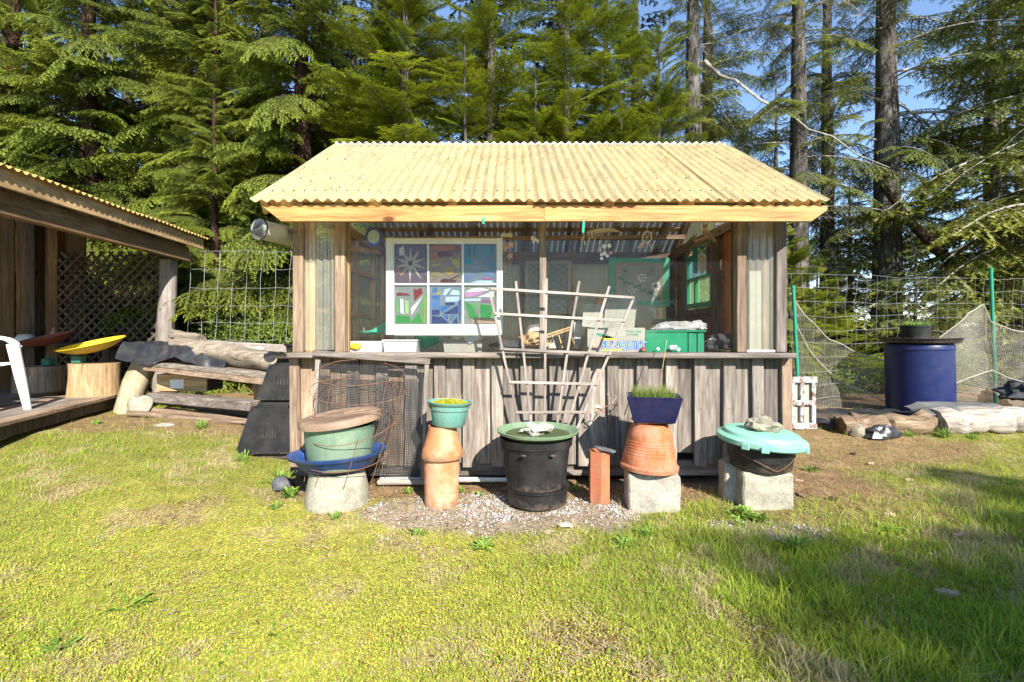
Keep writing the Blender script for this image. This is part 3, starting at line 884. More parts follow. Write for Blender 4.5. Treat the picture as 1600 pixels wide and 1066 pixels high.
pieces += [(1, 0, RD, [(125, 580), (160, 576), (225, 585), (260, 604), (125, 607)]), (1, 0, RD, [(287, 540), (325, 548), (365, 530), (378, 580), (330, 630), (297, 660)]),
           (1, 0, LG, [(122, 635), (150, 635), (148, 770), (122, 770)]), (1, 0, WH, [(158, 636), (188, 642), (194, 788), (160, 775)]),
           (1, 0, (0.45, 0.72, 0.30), [(203, 652), (240, 660), (240, 785), (210, 785)]), (1, 0, WH, [(265, 730), (383, 608), (270, 800)]),
           (1, 0, GR, [(118, 795), (150, 800), (250, 812), (255, 870), (118, 878)]), (1, 0, GR, [(258, 868), (340, 765), (380, 878), (262, 880)]),
           (1, 0, (0.25, 0.45, 0.08), [(388, 600), (412, 600), (412, 880), (384, 880)]), (1, 0, LG, [(345, 700), (375, 640), (378, 800)])]
pieces += [(1, 1, SB, [(475, 535), (520, 525), (520, 575), (475, 580)]), (1, 1, PB, [(575, 600), (600, 545), (660, 530), (640, 560), (600, 604)]), (1, 1, PB, [(645, 600), (670, 550), (735, 560), (740, 600)]),
           (1, 1, YL, [(510, 578), (552, 572), (552, 590), (515, 598)]), (1, 1, (0.08, 0.2, 0.5), [(465, 605), (550, 605), (545, 645), (465, 640)]),
           (1, 1, (0.10, 0.28, 0.58), [(465, 655), (550, 650), (545, 735), (465, 725)]), (1, 1, PB, [(605, 620), (735, 615), (735, 665), (600, 668)]),
           (1, 1, BL, [(602, 676), (690, 674), (692, 696), (602, 699)]), (1, 1, (0.03, 0.2, 0.5), [(555, 712), (665, 705), (570, 770), (557, 768)]), (1, 1, BL, [(725, 700), (725, 785), (575, 785)]),
           (1, 1, BL, [(467, 745), (545, 742), (545, 793), (468, 796)]), (1, 1, BL, [(468, 806), (560, 812), (640, 878), (468, 880)]), (1, 1, (0.03, 0.16, 0.5), [(570, 800), (628, 798), (625, 845)]),
           (1, 1, BL, [(715, 805), (720, 878), (665, 878)]), (1, 1, (0.02, 0.1, 0.45), [(730, 650), (750, 650), (750, 830), (734, 880)]), (1, 1, SB, [(650, 800), (700, 798), (655, 865), (645, 830)])]
pieces += [(1, 2, WH, [(790, 575), (850, 540), (940, 530), (1020, 545), (1030, 556), (900, 572)]), (1, 2, PK, [(795, 580), (900, 575), (985, 572), (960, 590), (830, 625), (795, 620)]),
           (1, 2, WH, [(915, 620), (1075, 565), (1075, 622)]), (1, 2, PB, [(790, 640), (950, 635), (945, 658), (790, 660)]), (1, 2, PU, [(950, 645), (1050, 648), (1050, 676), (955, 676)]),
           (1, 2, GR, [(790, 672), (850, 690), (930, 830), (840, 830)]), (1, 2, LG, [(862, 700), (905, 672), (918, 740), (895, 755)]), (1, 2, GR, [(945, 690), (1050, 700), (1052, 760), (945, 750)]),
           (1, 2, (0.02, 0.32, 0.06), [(945, 755), (1050, 765), (1045, 832), (950, 832)]), (1, 2, LG, [(1056, 715), (1085, 730), (1080, 832), (1052, 832)]), (1, 2, (0.6, 0.42, 0.3), [(850, 838), (1085, 845), (1085, 878), (870, 872)])]
for (r_, c_, c, pts) in pieces:
    pp = [P(*q(x, y), YS + 0.014) for x, y in pts]
    MB().prism([(p.x, p.z) for p in pp], YS + 0.0145, YS + 0.0178).build('glass_piece', gc(c), panes[(r_, c_)])

# green framed picture window of flowers at the back
YG = 5.25
gw = thing('flower_glass_panel', P(998, 479, YG), 'green framed panel of flower shaped glass pieces at the back of the shed', 'window')
fr(952, 403, 962, 479, YG, YG + 0.04).build('stile', M['greenp'], gw)
fr(1035, 403, 1046, 479, YG, YG + 0.04).build('stile', M['greenp'], gw)
fr(962.1, 403.5, 1034.9, 411, YG + .001, YG + 0.039).build('rail', M['greenp'], gw)
fr(962.1, 471, 1034.9, 478.6, YG + .001, YG + 0.039).build('rail', M['greenp'], gw)
gp = fr(962.2, 411.1, 1034.8, 470.9, YG + .02, YG + 0.024, .0005).build('pane', gc((0.42, 0.44, 0.42), 0.2), gw)
for a, b, c, d in ((962.3, 411.2, 965, 470.8), (1032, 411.2, 1034.7, 470.8), (965.1, 411.2, 1031.9, 413.5)):
    fr(a, b, c, d, YG + .01, YG + .019).build('inner_bead', M['cardb'], gw)
rg = random.Random(11)
def blob(px, py, r, c, n=5, par=gp):
    ph = rg.uniform(0, 6)
    pts = []
    for k in range(n):
        a = ph + k * 2 * math.pi / n
        rr = r * rg.uniform(0.6, 1.1)
        p = P(px + math.cos(a) * rr, py + math.sin(a) * rr, YG + 0.012)
        pts.append((p.x, p.z))
    MB().prism(pts, YG + 0.012, YG + 0.019).build('glass_piece', gc(c, 0.05), par)
for k in range(26):
    t = k / 25
    blob(968 + 62 * t + rg.uniform(-2, 2), 433 + 32 * t + rg.uniform(-3, 3), 2.6, rg.choice([(0.05, 0.3, 0.08), (0.12, 0.42, 0.12), (0.3, 0.5, 0.25)]))
for (fx, fy, cc, pc) in ((977, 424, (0.08, 0.03, 0.4), (0.2, 0.4, 0.2)), (1025, 447, (0.03, 0.05, 0.5), WH), (1018, 424, (0.2, 0.18, 0.1), (0.32, 0.28, 0.2)), (1003, 434, WH, WH), (988, 452, WH, (0.75, 0.7, 0.68)), (1000, 420, (0.3, 0.42, 0.3), (0.25, 0.4, 0.28))):
    for k in range(7):
        a = k * 0.9
        blob(fx + 5.5 * math.cos(a), fy + 5.5 * math.sin(a), 2.6, pc, 4)
    blob(fx, fy, 2.2, cc, 6)

# leaded window against the back wall
YL_ = 5.80
lw = thing('leaded_window', P(857, 490, YL_), 'pale framed diamond leaded window leaning against the grey back wall', 'window')
fr(820.5, 408, 826.5, 491, YL_, YL_ + 0.03).build('stile', M['card'], lw)
fr(887, 408, 893, 491, YL_, YL_ + 0.03).build('stile', M['card'], lw)
fr(854, 412, 857.5, 487, YL_ + .001, YL_ + 0.03).build('stile', M['card'], lw)
fr(826.6, 408, 886.9, 412, YL_ + .001, YL_ + 0.029).build('rail', M['card'], lw)
fr(826.6, 487, 886.9, 491, YL_ + .001, YL_ + 0.029).build('rail', M['card'], lw)
for a, b in ((826.6, 853.9), (857.6, 886.9)):
    fr(a, 412.1, b, 486.9, YL_ + .018, YL_ + .021, .0005).build('pane', gc((0.36, 0.42, 0.42), 0.3), lw)
    lb = MB()
    wx = (b - a) / 2
    for k in range(-2, 9):
        for sgn in (1, -1):
            y0 = 412 + k * 10; 
            pts = [(a, y0), (b, y0 + 20)] if sgn > 0 else [(b, y0), (a, y0 + 20)]
            (xa, ya), (xb, yb_) = pts
            t0 = max(0, (412.2 - ya) / 20); t1 = min(1, (486.8 - ya) / 20)
            if t1 - t0 < 0.05: continue
            A = P(xa + (xb - xa) * t0, ya + 20 * t0, YL_ + 0.016); B = P(xa + (xb - xa) * t1, ya + 20 * t1, YL_ + 0.016)
            lb.bar(A, B, 0.005, 0.003, (0, 1, 0), .0005)
    lb.build('lead_lattice', M['lead'], lw)

# green sash in the right wall
gs = thing('green_side_window', (XR - 0.03, 5.1, 1.37), 'small green sash set in the dark right hand shed wall', 'window')
def sbox(name, y0, y1, z0, z1, m, xa=-0.05, xb=-0.002, par=None):
    return MB().box(XR + xa, XR + xb, y0, y1, z0, z1, .002).build(name, m, par or gs)
sbox('stile', 4.74, 4.79, 1.37, 1.95, M['greenp']); sbox('stile', 5.40, 5.45, 1.37, 1.95, M['greenp'])
sbox('stile', 5.16, 5.20, 1.421, 1.679, M['greenp'])
sbox('rail', 4.791, 5.399, 1.37, 1.42, M['greenp'], -.049); sbox('rail', 4.791, 5.399, 1.90, 1.95, M['greenp'], -.049); sbox('rail', 4.791, 5.399, 1.68, 1.70, M['greenp'], -.049)
sbox('pane', 4.791, 5.159, 1.421, 1.679, gc((0.5, 0.6, 0.4), 0.6), -.02, -.017); sbox('pane', 5.201, 5.399, 1.421, 1.679, gc((0.5, 0.6, 0.45), 0.6), -.02, -.017)
sbox('pane', 4.791, 5.399, 1.701, 1.899, gc((0.3, 0.45, 0.5), 0.5), -.02, -.017)
# leaded sun catcher with a diamond
ls = thing('leaded_sun_catcher', P(1098, 428, 4.35), 'rectangular leaded sun catcher with a central diamond hanging in front of the side window', 'ornament')
YQ = 4.35
fr(1083, 385, 1089.5, 427, YQ, YQ + .004, .0005).build('glass_piece', gc((0.03, 0.28, 0.36), 0.2), ls)
fr(1104, 385, 1110, 427, YQ, YQ + .004, .0005).build('glass_piece', gc((0.2, 0.08, 0.14), 0.2), ls)
for pts, c in ((((1090, 385), (1103.5, 385), (1096.7, 392)), (0.05, 0.3, 0.36)), (((1090, 399), (1096.5, 393), (1096.5, 428), (1090, 421)), (0.62, 0.66, 0.72)),
               (((1097, 393), (1103.5, 399), (1103.5, 421), (1097, 428)), (0.62, 0.64, 0.72))):
    MB().prism([(P(x, y, YQ).x, P(x, y, YQ).z) for x, y in pts], YQ, YQ + .004).build('glass_piece', gc(c, 0.1), ls)
dm = [P(x, y, YQ) for x, y in ((1096.7, 399), (1101, 405), (1096.7, 411), (1092.5, 405))]
MB().prism([(p.x, p.z) for p in dm], YQ - .002, YQ - .0003).build('glass_piece', gc((0.75, 0.68, 0.35), 0.05), ls)
l2 = MB()
for k in range(4): l2.bar(dm[k] - Vector((0, .003, 0)), dm[(k + 1) % 4] - Vector((0, .003, 0)), .004, .002, (0, 1, 0), .0003)
for a, b in (((1083, 385), (1110, 385)), ((1089.7, 385), (1089.7, 427)), ((1103.8, 385), (1103.8, 427)), ((1096.7, 411), (1096.7, 428))):
    l2.bar(P(*a, YQ - .003), P(*b, YQ - .003), .004, .003, (0, 1, 0), .0003)
l2.bar(P(1096.7, 384, YQ), P(1096.7, 352, YQ), .002, .002, (0, 1, 0), .0003)
l2.build('lead_lattice', M['lead'], ls)
# ============================================================ inside the shed, on and behind the bench
ZB = 0.926
def yb(px, py_, Y): return P(px, py_, Y)
def wz(py, Y): return 1.1 - (py - 520) / 750 * Y

# printed box
Yx = 3.66
bx = thing('fruit_box', P(955, 547, Yx), 'open faded cardboard fruit box with blue lettering on the shed bench', 'box')
x0, x1 = P(918, 0, Yx).x, P(1008, 0, Yx).x; z1 = wz(512, Yx); D = 0.36
MB().box(x0, x1, Yx, Yx + .006, ZB, z1, .001).build('panel', M['card'], bx)
MB().box(x0, x1, Yx + D, Yx + D + .006, ZB, z1, .001).build('panel', M['card'], bx)
MB().box(x0, x0 + .006, Yx + .007, Yx + D - .001, ZB, z1, .001).build('panel', M['card'], bx)
MB().box(x1 - .006, x1, Yx + .007, Yx + D - .001, ZB, z1, .001).build('panel', M['card'], bx)
MB().bar((x1 - .12, Yx + D + .01, z1 + .001), (x1 - .10, Yx + D - .02, z1 + .24), .26, .005, (0, 1, 0), .001).build('flap', M['card'], bx)
MB().bar((x0 + .14, Yx + D + .01, z1 + .001), (x0 + .16, Yx + D + .03, z1 + .20), .26, .005, (0, 1, 0), .001).build('flap', M['card'], bx)
def text(body, size, loc, mat, parent, name='lettering', sx=1.0, ext=0.0006, off=0.0):
    cu = bpy.data.curves.new('t', 'FONT'); cu.body = body; cu.size = size; cu.extrude = ext; cu.offset = off
    cu.resolution_u = 3; cu.space_line = 0.85
    o = bpy.data.objects.new('t', cu); COL.objects.link(o)
    bpy.context.view_layer.update()
    me = bpy.data.meshes.new_from_object(o.evaluated_get(bpy.context.evaluated_depsgraph_get()))
    bpy.data.objects.remove(o)
    me.name = name
    me.transform(Matrix.Diagonal((sx, 1, 1, 1))); me.transform(Matrix.Rotation(R(90), 4, 'X'))
    me.materials.clear(); me.materials.append(mat)
    return meshobj(name, me, loc, parent)
text('From tree\nto trade', .027, (P(979, 0, Yx).x, Yx - .001, wz(519.5, Yx)), M['ltext_green'], bx, off=.0006)
text('SUNQUIST', .078, (P(939, 0, Yx).x, Yx - .0012, wz(544.5, Yx)), M['ltext_blue'], bx, sx=0.93, off=.0045)
text('SUNQUIST', .078, (P(939, 0, Yx).x, Yx - .0024, wz(544.5, Yx)), M['ltext_light'], bx, sx=0.93, off=-.0005)
def flat(poly, Y, m, par, name='printed_shape', th=.0006):
    MB().prism([(P(x, y, Y).x, P(x, y, Y).z) for x, y in poly], Y - th, Y - .0001).build(name, m, par)
flat([(922, 523), (935, 520), (950, 524), (960, 528), (948, 529), (934, 524)], Yx, M['ltext_green'], bx)
flat([(940, 524), (952, 525), (965, 531), (940, 531)], Yx, M['ltext_yellow'], bx)
flat([(925, 531), (937, 529), (939, 544), (927, 546)], Yx, M['ltext_pink'], bx)
flat([(942, 544.8), (972, 544.8), (970, 548), (940, 548)], Yx, M['ltext_yellow'], bx, th=.0004)

# green crate with a clear bag on it
Yc = 3.68
cr = thing('green_crate', P(1050, 547, Yc), 'green plastic crate with ribbed end on the shed bench beside the fruit box', 'crate')
x0, x1 = P(1009, 0, Yc).x, P(1101, 0, Yc).x; z1 = wz(519, Yc)
MB().box(x0, P(1074, 0, Yc).x, Yc, Yc + .006, ZB, z1, .001).build('side_panel', M['crate'], cr)
MB().box(P(1074.5, 0, Yc).x, x1, Yc + .012, Yc + .018, ZB, z1, .001).build('side_panel', M['crate'], cr)
MB().box(x0, x1, Yc + .26, Yc + .266, ZB, z1, .001).build('side_panel', M['crate'], cr)
MB().box(x0, x0 + .006, Yc + .007, Yc + .259, ZB, z1, .001).build('side_panel', M['crate'], cr)
MB().box(x1 - .006, x1, Yc + .019, Yc + .259, ZB, z1, .001).build('side_panel', M['crate'], cr)
MB().box(x0 - .01, x1 + .012, Yc - .008, Yc + .011, z1 + .0005, z1 + .014, .003).build('rim', M['crate'], cr)
for a, b in ((1076, 1084), (1090, 1099)):
    MB().box(P(a, 0, Yc).x, P(b, 0, Yc).x, Yc, Yc + .0115, ZB, z1 - .008, .002).build('rib', M['crate'], cr)
def crumple(c, r, seed, res=(26, 14), amp=0.35, fr=2.2):
    def fn(u, v):
        th = u * 2 * math.pi; ph = v * math.pi
        d = Vector((math.cos(th) * math.sin(ph), math.sin(th) * math.sin(ph), -math.cos(ph)))
        n1 = mn.noise(d * fr + Vector((seed, 0, 0))); n2 = abs(mn.noise(d * fr * 2.3 + Vector((0, seed, 3))))
        k = 1 + amp * n1 + amp * 0.7 * n2
        return Vector(c) + Vector((d.x * r[0], d.y * r[1], max(d.z, -0.35) * r[2])) * k
    return MB().sheet(fn, *res)
crumple(P(1062, 512, 3.80), (.20, .09, .045), 3).build('plastic_bag', M['bag'], None, smooth=25, label='crumpled clear plastic bag lying on the green crate', cat='bag')
crumple(P(1090, 511, 3.78), (.06, .05, .045), 5).build('paper_bird_ornament', M['bag'], None, smooth=20, label='small translucent folded ornament beside the plastic bag on the crate', cat='ornament')
# teal cloth
def draped(pts, Y, mat, label, cat, name, bump_=.02, ydep=.12):
    xs = [P(x, y, Y) for x, y in pts]
    cxm = sum(p.x for p in xs) / len(xs); czm = sum(p.z for p in xs) / len(xs)
    n = 12
    def fn(u, v):
        a = u * len(xs) % len(xs); i = int(a) % len(xs); t = a - int(a)
        e = xs[i].lerp(xs[(i + 1) % len(xs)], t)
        p = Vector((cxm, Y, czm)).lerp(e, v)
        p.y = Y - (1 - v * v) * ydep * 0.6 + bump_ * mn.noise(Vector((p.x * 16, p.z * 16, 2)))
        return p
    return MB().sheet(fn, len(xs) * 5, n, .003).build(name, mat, None, smooth=60, label=label, cat=cat)
draped([(646, 524), (684, 522), (688, 535), (665, 546), (652, 540)], 3.86, M['cloth'], 'teal green cloth bunched below the stained glass sash', 'cloth', 'cloth_bundle')
draped([(560, 519), (582, 515), (603, 502), (605, 522), (583, 524), (566, 523)], 4.1, M['cloth'], 'teal green cloth on the bench left of the white sash', 'cloth', 'cloth_bundle')
# white tubs
def tub(px0, px1, py0, Y, mat, label, cat='tub', name='plastic_tub', d=.2, lid=True):
    t = thing(name, P((px0 + px1) / 2, 547, Y), label, cat)
    a, b = P(px0, 0, Y).x, P(px1, 0, Y).x; z = wz(py0, Y)
    m_ = MB()
    i = .012
    vs = [(a + i, Y + i, ZB), (b - i, Y + i, ZB), (b - i, Y + d - i, ZB), (a + i, Y + d - i, ZB), (a, Y, z), (b, Y, z), (b, Y + d, z), (a, Y + d, z)]
    m_.add(vs, [[3, 2, 1, 0], [0, 1, 5, 4], [1, 2, 6, 5], [2, 3, 7, 6], [3, 0, 4, 7], [4, 5, 6, 7]])
    m_.build('body', mat, t)
    MB().box(a - .006, b + .006, Y - .006, Y + d + .006, z + .0005, z + .012, .003).build('lid', mat, t)
    return t
tub(534, 596, 536, 3.64, M['whitep'], 'white plastic tub at the left end of the shed bench')
tub(598, 652, 533, 3.66, paint('frosted_plastic', (0.55, 0.6, 0.57), 0.35, trans=0.2), 'frosted grey plastic box on the bench under the white sash', 'box', 'storage_box')
m_ = MB(); m_.rock(P(556, 541, 3.628), (.045, .006, .025), 4, 2, .25); m_.build('yellow_sponge', M['yellow'], None, smooth=60, label='yellow sponge leaning on the white tub', cat='sponge')
crumple(P(642, 539, 3.78), (.05, .04, .06), 8).build('plastic_wrap', M['bag'], None, smooth=25, label='crumpled clear wrap beside the teal cloth under the sash', cat='wrap')
tub(692, 754, 531, 3.72, M['card'], 'pale shallow cardboard tray on the bench below the stained glass', 'tray', 'cardboard_tray', .25)
MB().box(P(678, 0, 3.66).x, P(770, 0, 3.66).x, 3.66, 3.70, ZB, ZB + .022, .003).build('timber_strip', W['warmx'], None, label='pale timber strip lying in front of the cardboard tray', cat='timber')
for (pts, c, lb) in ((((722, 525), (752, 525), (750, 531), (733, 537)), (0.7, 0.78, 0.85), 'pale blue glass offcut propped on the cardboard tray'),
                     (((700, 525), (722, 525), (715, 531)), (0.8, 0.82, 0.8), 'white glass offcut propped at the left of the cardboard tray')):
    MB().prism([(P(x, y, 3.712).x, P(x, y, 3.712).z) for x, y in pts], 3.708, 3.713).build('glass_offcut', gc(c, 0.1), None, label=lb, cat='glass')
crumple(P(792, 540, 3.80), (.12, .06, .045), 12).build('dark_rag', M['dkcloth'], None, smooth=40, label='dark rag on the bench right of the white sash', cat='rag')
# rakes and sticks
def stick(p, q_, w_, label, mat='warmx', name='wooden_stick', cat='stick'):
    MB().tube([p, (Vector(p) + Vector(q_)) / 2 + Vector((0, 0, .002)), q_], w_ / 2, 6).build(name, W[mat], None, smooth=60, label=label, cat=cat)
stick(P(827, 533, 3.75), P(893, 511, 4.1), .018, 'upper of two yellow bamboo sticks lying on the bench clutter')
stick(P(829, 537, 3.72), P(891, 515, 4.08), .014, 'lower of two yellow bamboo sticks lying on the bench clutter')
stick(P(873, 524, 3.9), P(879, 544, 3.85), .012, 'short upright stick under the two bamboo sticks')
stick(P(893, 526, 3.7), P(900, 543, 3.68), .012, 'short leaning stick just left of the fruit box')
def fan(px, py, w_, h, Y, mat, label, name, cat):
    f_ = MB()
    for k in range(7):
        t = (k - 3) / 3
        f_.bar(P(px + t * w_ * .15, py - h, Y), P(px + t * w_ * .5, py, Y), .008, .003, (0, 1, 0), .0005)
    f_.bar(P(px, py - h, Y), P(px + 1, py - h - 8, Y), .01, .01, (0, 1, 0), .001)
    return f_.build(name, mat, None, label=label, cat=cat)
fan(863, 544, 10, 13, 3.8, M['shell'], 'small pale hand rake behind the middle post', 'hand_rake', 'rake')
crumple(P(835, 536, 4.0), (.12, .10, .09), 21).build('paper_heap', M['cardb'], None, smooth=35, label='heap of brown paper and cardboard behind the middle post', cat='paper')
m_ = MB(); m_.lathe([(.09, 0), (.085, .03), (.05, .055), (0, .062)], P(838, 517, 4.3), 16); m_.build('white_bowl', M['whitep'], None, smooth=60, label='white upturned bowl on the paper heap behind the post', cat='bowl')
# cardboard leaning at the back, right
def slab(pts, Y, th, mat, name, label, cat, y2=None):
    m_ = MB(); m_.prism([(P(x, y, Y).x, P(x, y, Y).z) for x, y in pts], Y, Y + th)
    return m_.build(name, mat, None, label=label, cat=cat)
slab([(944, 471), (1012, 478), (1024, 500), (1008, 530), (942, 520)], 4.9, .012, M['card'], 'cardboard_sheet', 'large pale cardboard sheet propped under the green flower panel', 'cardboard')
slab([(935, 463), (945, 460), (942, 487), (931, 485)], 4.95, .03, M['cardb'], 'wooden_block', 'orange wooden block peeking out beside the flower panel', 'block')
slab([(1012, 478), (1030, 482), (1034, 524), (1012, 524)], 5.0, .02, M['backwall'], 'metal_sheet', 'grey metal sheet standing behind the green crate', 'metal sheet')
slab([(1027, 481), (1036, 480), (1035, 522), (1028, 522)], 4.7, .03, W['warmz'], 'timber_offcut', 'upright yellow timber offcut behind the green crate', 'timber')
slab([(897, 503), (912, 506), (914, 545), (897, 545)], 4.15, .02, M['backwall'], 'sheet_metal_offcut', 'grey sheet standing just left of the fruit box', 'panel')
hd = thing('garden_trowel', P(916, 500, 4.9), 'brown handled tool standing against the grey back wall', 'tool')
MB().tube([P(915, 500, 4.9), P(916, 482, 4.9)], .012, 6).build('handle', M['lead'], hd)
MB().rock(P(917, 480, 4.9), (.025, .015, .02), 2, 1, .2).build('knob', M['bronze'], hd)
crumple(P(1040, 506, 4.6), (.12, .05, .05), 31).build('dark_hose_bundle', M['dkcloth'], None, smooth=30, label='black bundle of cloth slung behind the crate bag', cat='bundle')
crumple(P(1128, 538, 3.82), (.12, .08, .075), 33).build('dark_clothing', M['dkcloth'], None, smooth=30, label='dark crumpled clothing at the right end of the bench', cat='clothing')
crumple(P(1110, 541, 3.75), (.055, .05, .055), 39).build('dark_glove', M['dkcloth'], None, smooth=30, label='dark glove lying beside the crate ribs', cat='glove')
m_ = MB(); m_.rock(P(1113, 531, 3.74), (.035, .02, .022), 5, 2, .5); m_.bar(P(1114, 533, 3.73), P(1121, 545, 3.70), .01, .012, (0, 1, 0))
m_.build('bird_skull', M['shell'], None, smooth=50, label='pale skull like ornament beside the green crate', cat='ornament')
for (px, py, r, mt, nm, lb) in ((1005, 546, .022, 'redseat', 'red_stone', 'small round red stone on the sill at the fruit box corner'),
                           (1052, 543, .024, 'whitep', 'white_figure', 'small white china figure in front of the green crate'),
                           (1060, 546, .016, 'whitep', 'white_shell', 'tiny white shell right of the china figure'),
                           (1028, 545, .013, 'whitep', 'white_shell', 'tiny curved white shell at the crate corner')):
    MB().rock(P(px, py, 3.64), (r, r * .7, r * .8), int(px), 2, .6).build(nm, M[mt], None, smooth=50, label=lb, cat='ornament')

# ---- hanging ornaments behind the glass
def cord(p, q_, m_=None, r=.0014):
    m_ = m_ or MB(); m_.tube([p, q_], r, 4, False); return m_
def hang(px, py, Y, ztop=2.05):
    p = P(px, py, Y); return p, Vector((p.x, Y, ztop))
o_ = thing('oval_sun_catcher', P(584, 387, 3.68), 'pale oval sun catcher with a scalloped blue rim at the top left of the glazing', 'ornament')
c = P(584, 370, 3.68)
Rx = Matrix.Rotation(R(90), 3, 'X')
MB().lathe([(.0, -.004), (.047, -.004), (.047, .004), (0, .004)], c, 28, Rx, sy=1.08).build('disc', paint('pale_blue_glass', (0.55, 0.72, 0.78), 0.3, trans=.3), o_)
def rimf(u, v):
    th = u * 2 * math.pi; rr = .047 + (.018 + .004 * math.cos(14 * th)) * v
    return (c.x + rr * math.cos(th), c.y - .002, c.z + rr * 1.12 * math.sin(th))
MB().sheet(rimf, 84, 2, .004).build('rim', paint('blue_glass_rim', (0.03, 0.07, 0.36), 0.3), o_)
cord(c + Vector((0, 0, .07)), Vector((c.x, 3.68, 2.05))).build('cord', M['rope'], o_)
m_ = MB()
for k in range(9): m_.rock(P(556 + k * 4.5, 351 + (k % 3) * 1.5, 3.7), (.014, .005, .008), k, 1, .4)
m_.build('leaf_garland', M['cloth'], None, label='green leaf garland above the oval sun catcher', cat='garland')
def starpoly(px, py, r, Y, m_, th=.006, rot=0):
    pts = []
    for k in range(10):
        a = rot + k * math.pi / 5 + math.pi / 2; rr = r if k % 2 == 0 else r * .5
        pts.append((P(px, py, Y).x + rr * math.cos(a), P(px, py, Y).z + rr * math.sin(a)))
    m_.prism(pts, Y, Y + th)
st = thing('star_wind_chime', P(795, 420, 3.72), 'wind chime of orange wooden stars right of the white sash', 'wind chime')
m_ = MB(); m_.box(P(782, 0, 3.72).x, P(801, 0, 3.72).x, 3.71, 3.73, wz(371, 3.72), wz(365, 3.72)); m_.build('top_bar', M['shell'], st)
for (a, b) in ((790, 387), (798, 382), (797, 400)):
    s_ = MB(); starpoly(a, b, .032, 3.72, s_, rot=a); s_.build('star', M['star'], st)
m_ = MB()
for a, b in ((788, 418), (790, 428), (798, 416), (796, 412), (791, 411)): m_.rock(P(a, b, 3.72), (.006, .006, .01), a, 1, .2)
for a in (789, 798): cord(P(a, 425, 3.721), P(a, 350, 3.721), m_)
m_.build('beads', M['star'], st)
sh = thing('shell_mobile', P(834, 382, 3.70), 'bunch of white shells hanging beside the middle post', 'mobile')
m_ = MB()
for a, b in ((832, 372), (836, 374), (840, 377), (834, 377)): m_.rock(P(a, b, 3.70), (.014, .008, .018), a, 1, .4)
m_.build('shells', M['whitep'], sh); m_ = MB()
for a in (833, 837, 841): cord(P(a, 372, 3.70), P(a, 345, 3.70), m_)
m_.build('cords', M['rope'], sh)
dr = thing('driftwood_mobile', P(935, 405, 3.70), 'driftwood mobile with dangling bones and shell discs right of the middle post', 'mobile')
m_ = MB(); m_.tube([P(917, 364, 3.7), P(935, 361, 3.7), P(955, 359, 3.7), P(967, 362, 3.7)], [.01, .02, .016, .006], 7, nz=.5); m_.build('driftwood', M['shell'], dr, smooth=50)
rr = random.Random(5)
for (a, b) in ((910, 374), (912, 368), (921, 374), (925, 369), (930, 371), (936, 366), (937, 380), (938, 390), (914, 380), (927, 365), (919, 366)):
    MB().rock(P(a, b, 3.7 + rr.uniform(-.02, .02)), (.008, .008, rr.uniform(.016, .03)), a, 1, .6).build('bone_piece', M['shell'], dr)
for (a, b) in ((952, 384), (940, 404), (945, 396), (949, 400), (954, 395), (944, 385), (940, 398)):
    MB().lathe([(.0, -.002), (rr.uniform(.011, .018), -.002), (.013, .002), (0, .002)], P(a, b, 3.71), 12, Rx).build('shell_disc', M['whitep'] if a != 954 else M['ltext_pink'], dr)
m_ = MB()
for a, b in ((940, 400), (945, 395), (952, 390), (912, 375), (938, 385)): cord(P(a, b, 3.712), P(a, 360, 3.712), m_)
cord(P(942, 360, 3.7), Vector((P(942, 0, 3.7).x, 3.7, 2.05)), m_); m_.build('cords', M['rope'], dr)
for px, pyt, pyb, lb in ((911, 345, 364, 'green ribbon hanging from the roof edge above the driftwood mobile'), (755, 340, 350, 'small green peg clipped to the roof edge above the white sash')):
    MB().bar(P(px, pyb, 3.225), P(px + 1, pyt, 3.225), .016, .008, (0, 1, 0), .003).build('green_ribbon', M['cloth'], None, label=lb, cat='ribbon')
fg = thing('driftwood_figure', P(1105, 380, 3.9), 'carved figure hanging at the top right of the glazing', 'ornament')
m_ = MB(); m_.tube([P(1085, 378, 3.9), P(1097, 374, 3.9), P(1108, 370, 3.9), P(1118, 378, 3.9)], [.008, .016, .018, .008], 8, nz=.3)
m_.tube([P(1107, 372, 3.9), P(1101, 362, 3.9), P(1102, 357, 3.9)], [.018, .022, .012], 8, nz=.3); m_.build('body', M['bronze'], fg, smooth=50)
MB().rock(P(1102, 352, 3.9), (.017, .017, .021), 3, 2, .15).build('head', M['bronze'], fg, smooth=50)
MB().tube([P(1107, 362, 3.9), P(1112, 370, 3.88), P(1119, 378, 3.88)], [.009, .008, .007], 6).build('arm', M['bronze'], fg, smooth=50)
m_ = MB(); m_.lathe([(.0, -.006), (.035, -.006), (.04, 0), (.035, .006), (0, .006)], P(1127, 414, 4.2), 20, Matrix.Rotation(R(60), 3, 'Z') @ Rx, sy=1.2)
m_.build('round_thermometer', M['shell'], None, smooth=40, label='round pale thermometer on the dark right hand wall', cat='thermometer')
dc = thing('dream_catcher', P(1010, 385, 4.6), 'round woven dream catcher hanging under the back roof', 'ornament')
MB().tube([P(1011 + 7 * math.cos(a * .4), 371 + 9 * math.sin(a * .4), 4.6) for a in range(16)], .006, 6, closed=True).build('hoop', M['shell'], dc)
m_ = MB()
for k in range(8): m_.tube([P(1011 + 7 * math.cos(k * .785), 371 + 9 * math.sin(k * .785), 4.6), P(1011, 371, 4.6)], .0016, 4, False)
for a in (996, 1000, 1004, 1018): m_.tube([P(a, 388, 4.6), P((a + 1010) / 2, 380, 4.6)], .005, 4)
cord(P(1011, 362, 4.6), Vector((P(1011, 0, 4.6).x, 4.6, 2.85)), m_)
m_.build('web', M['shell'], dc)
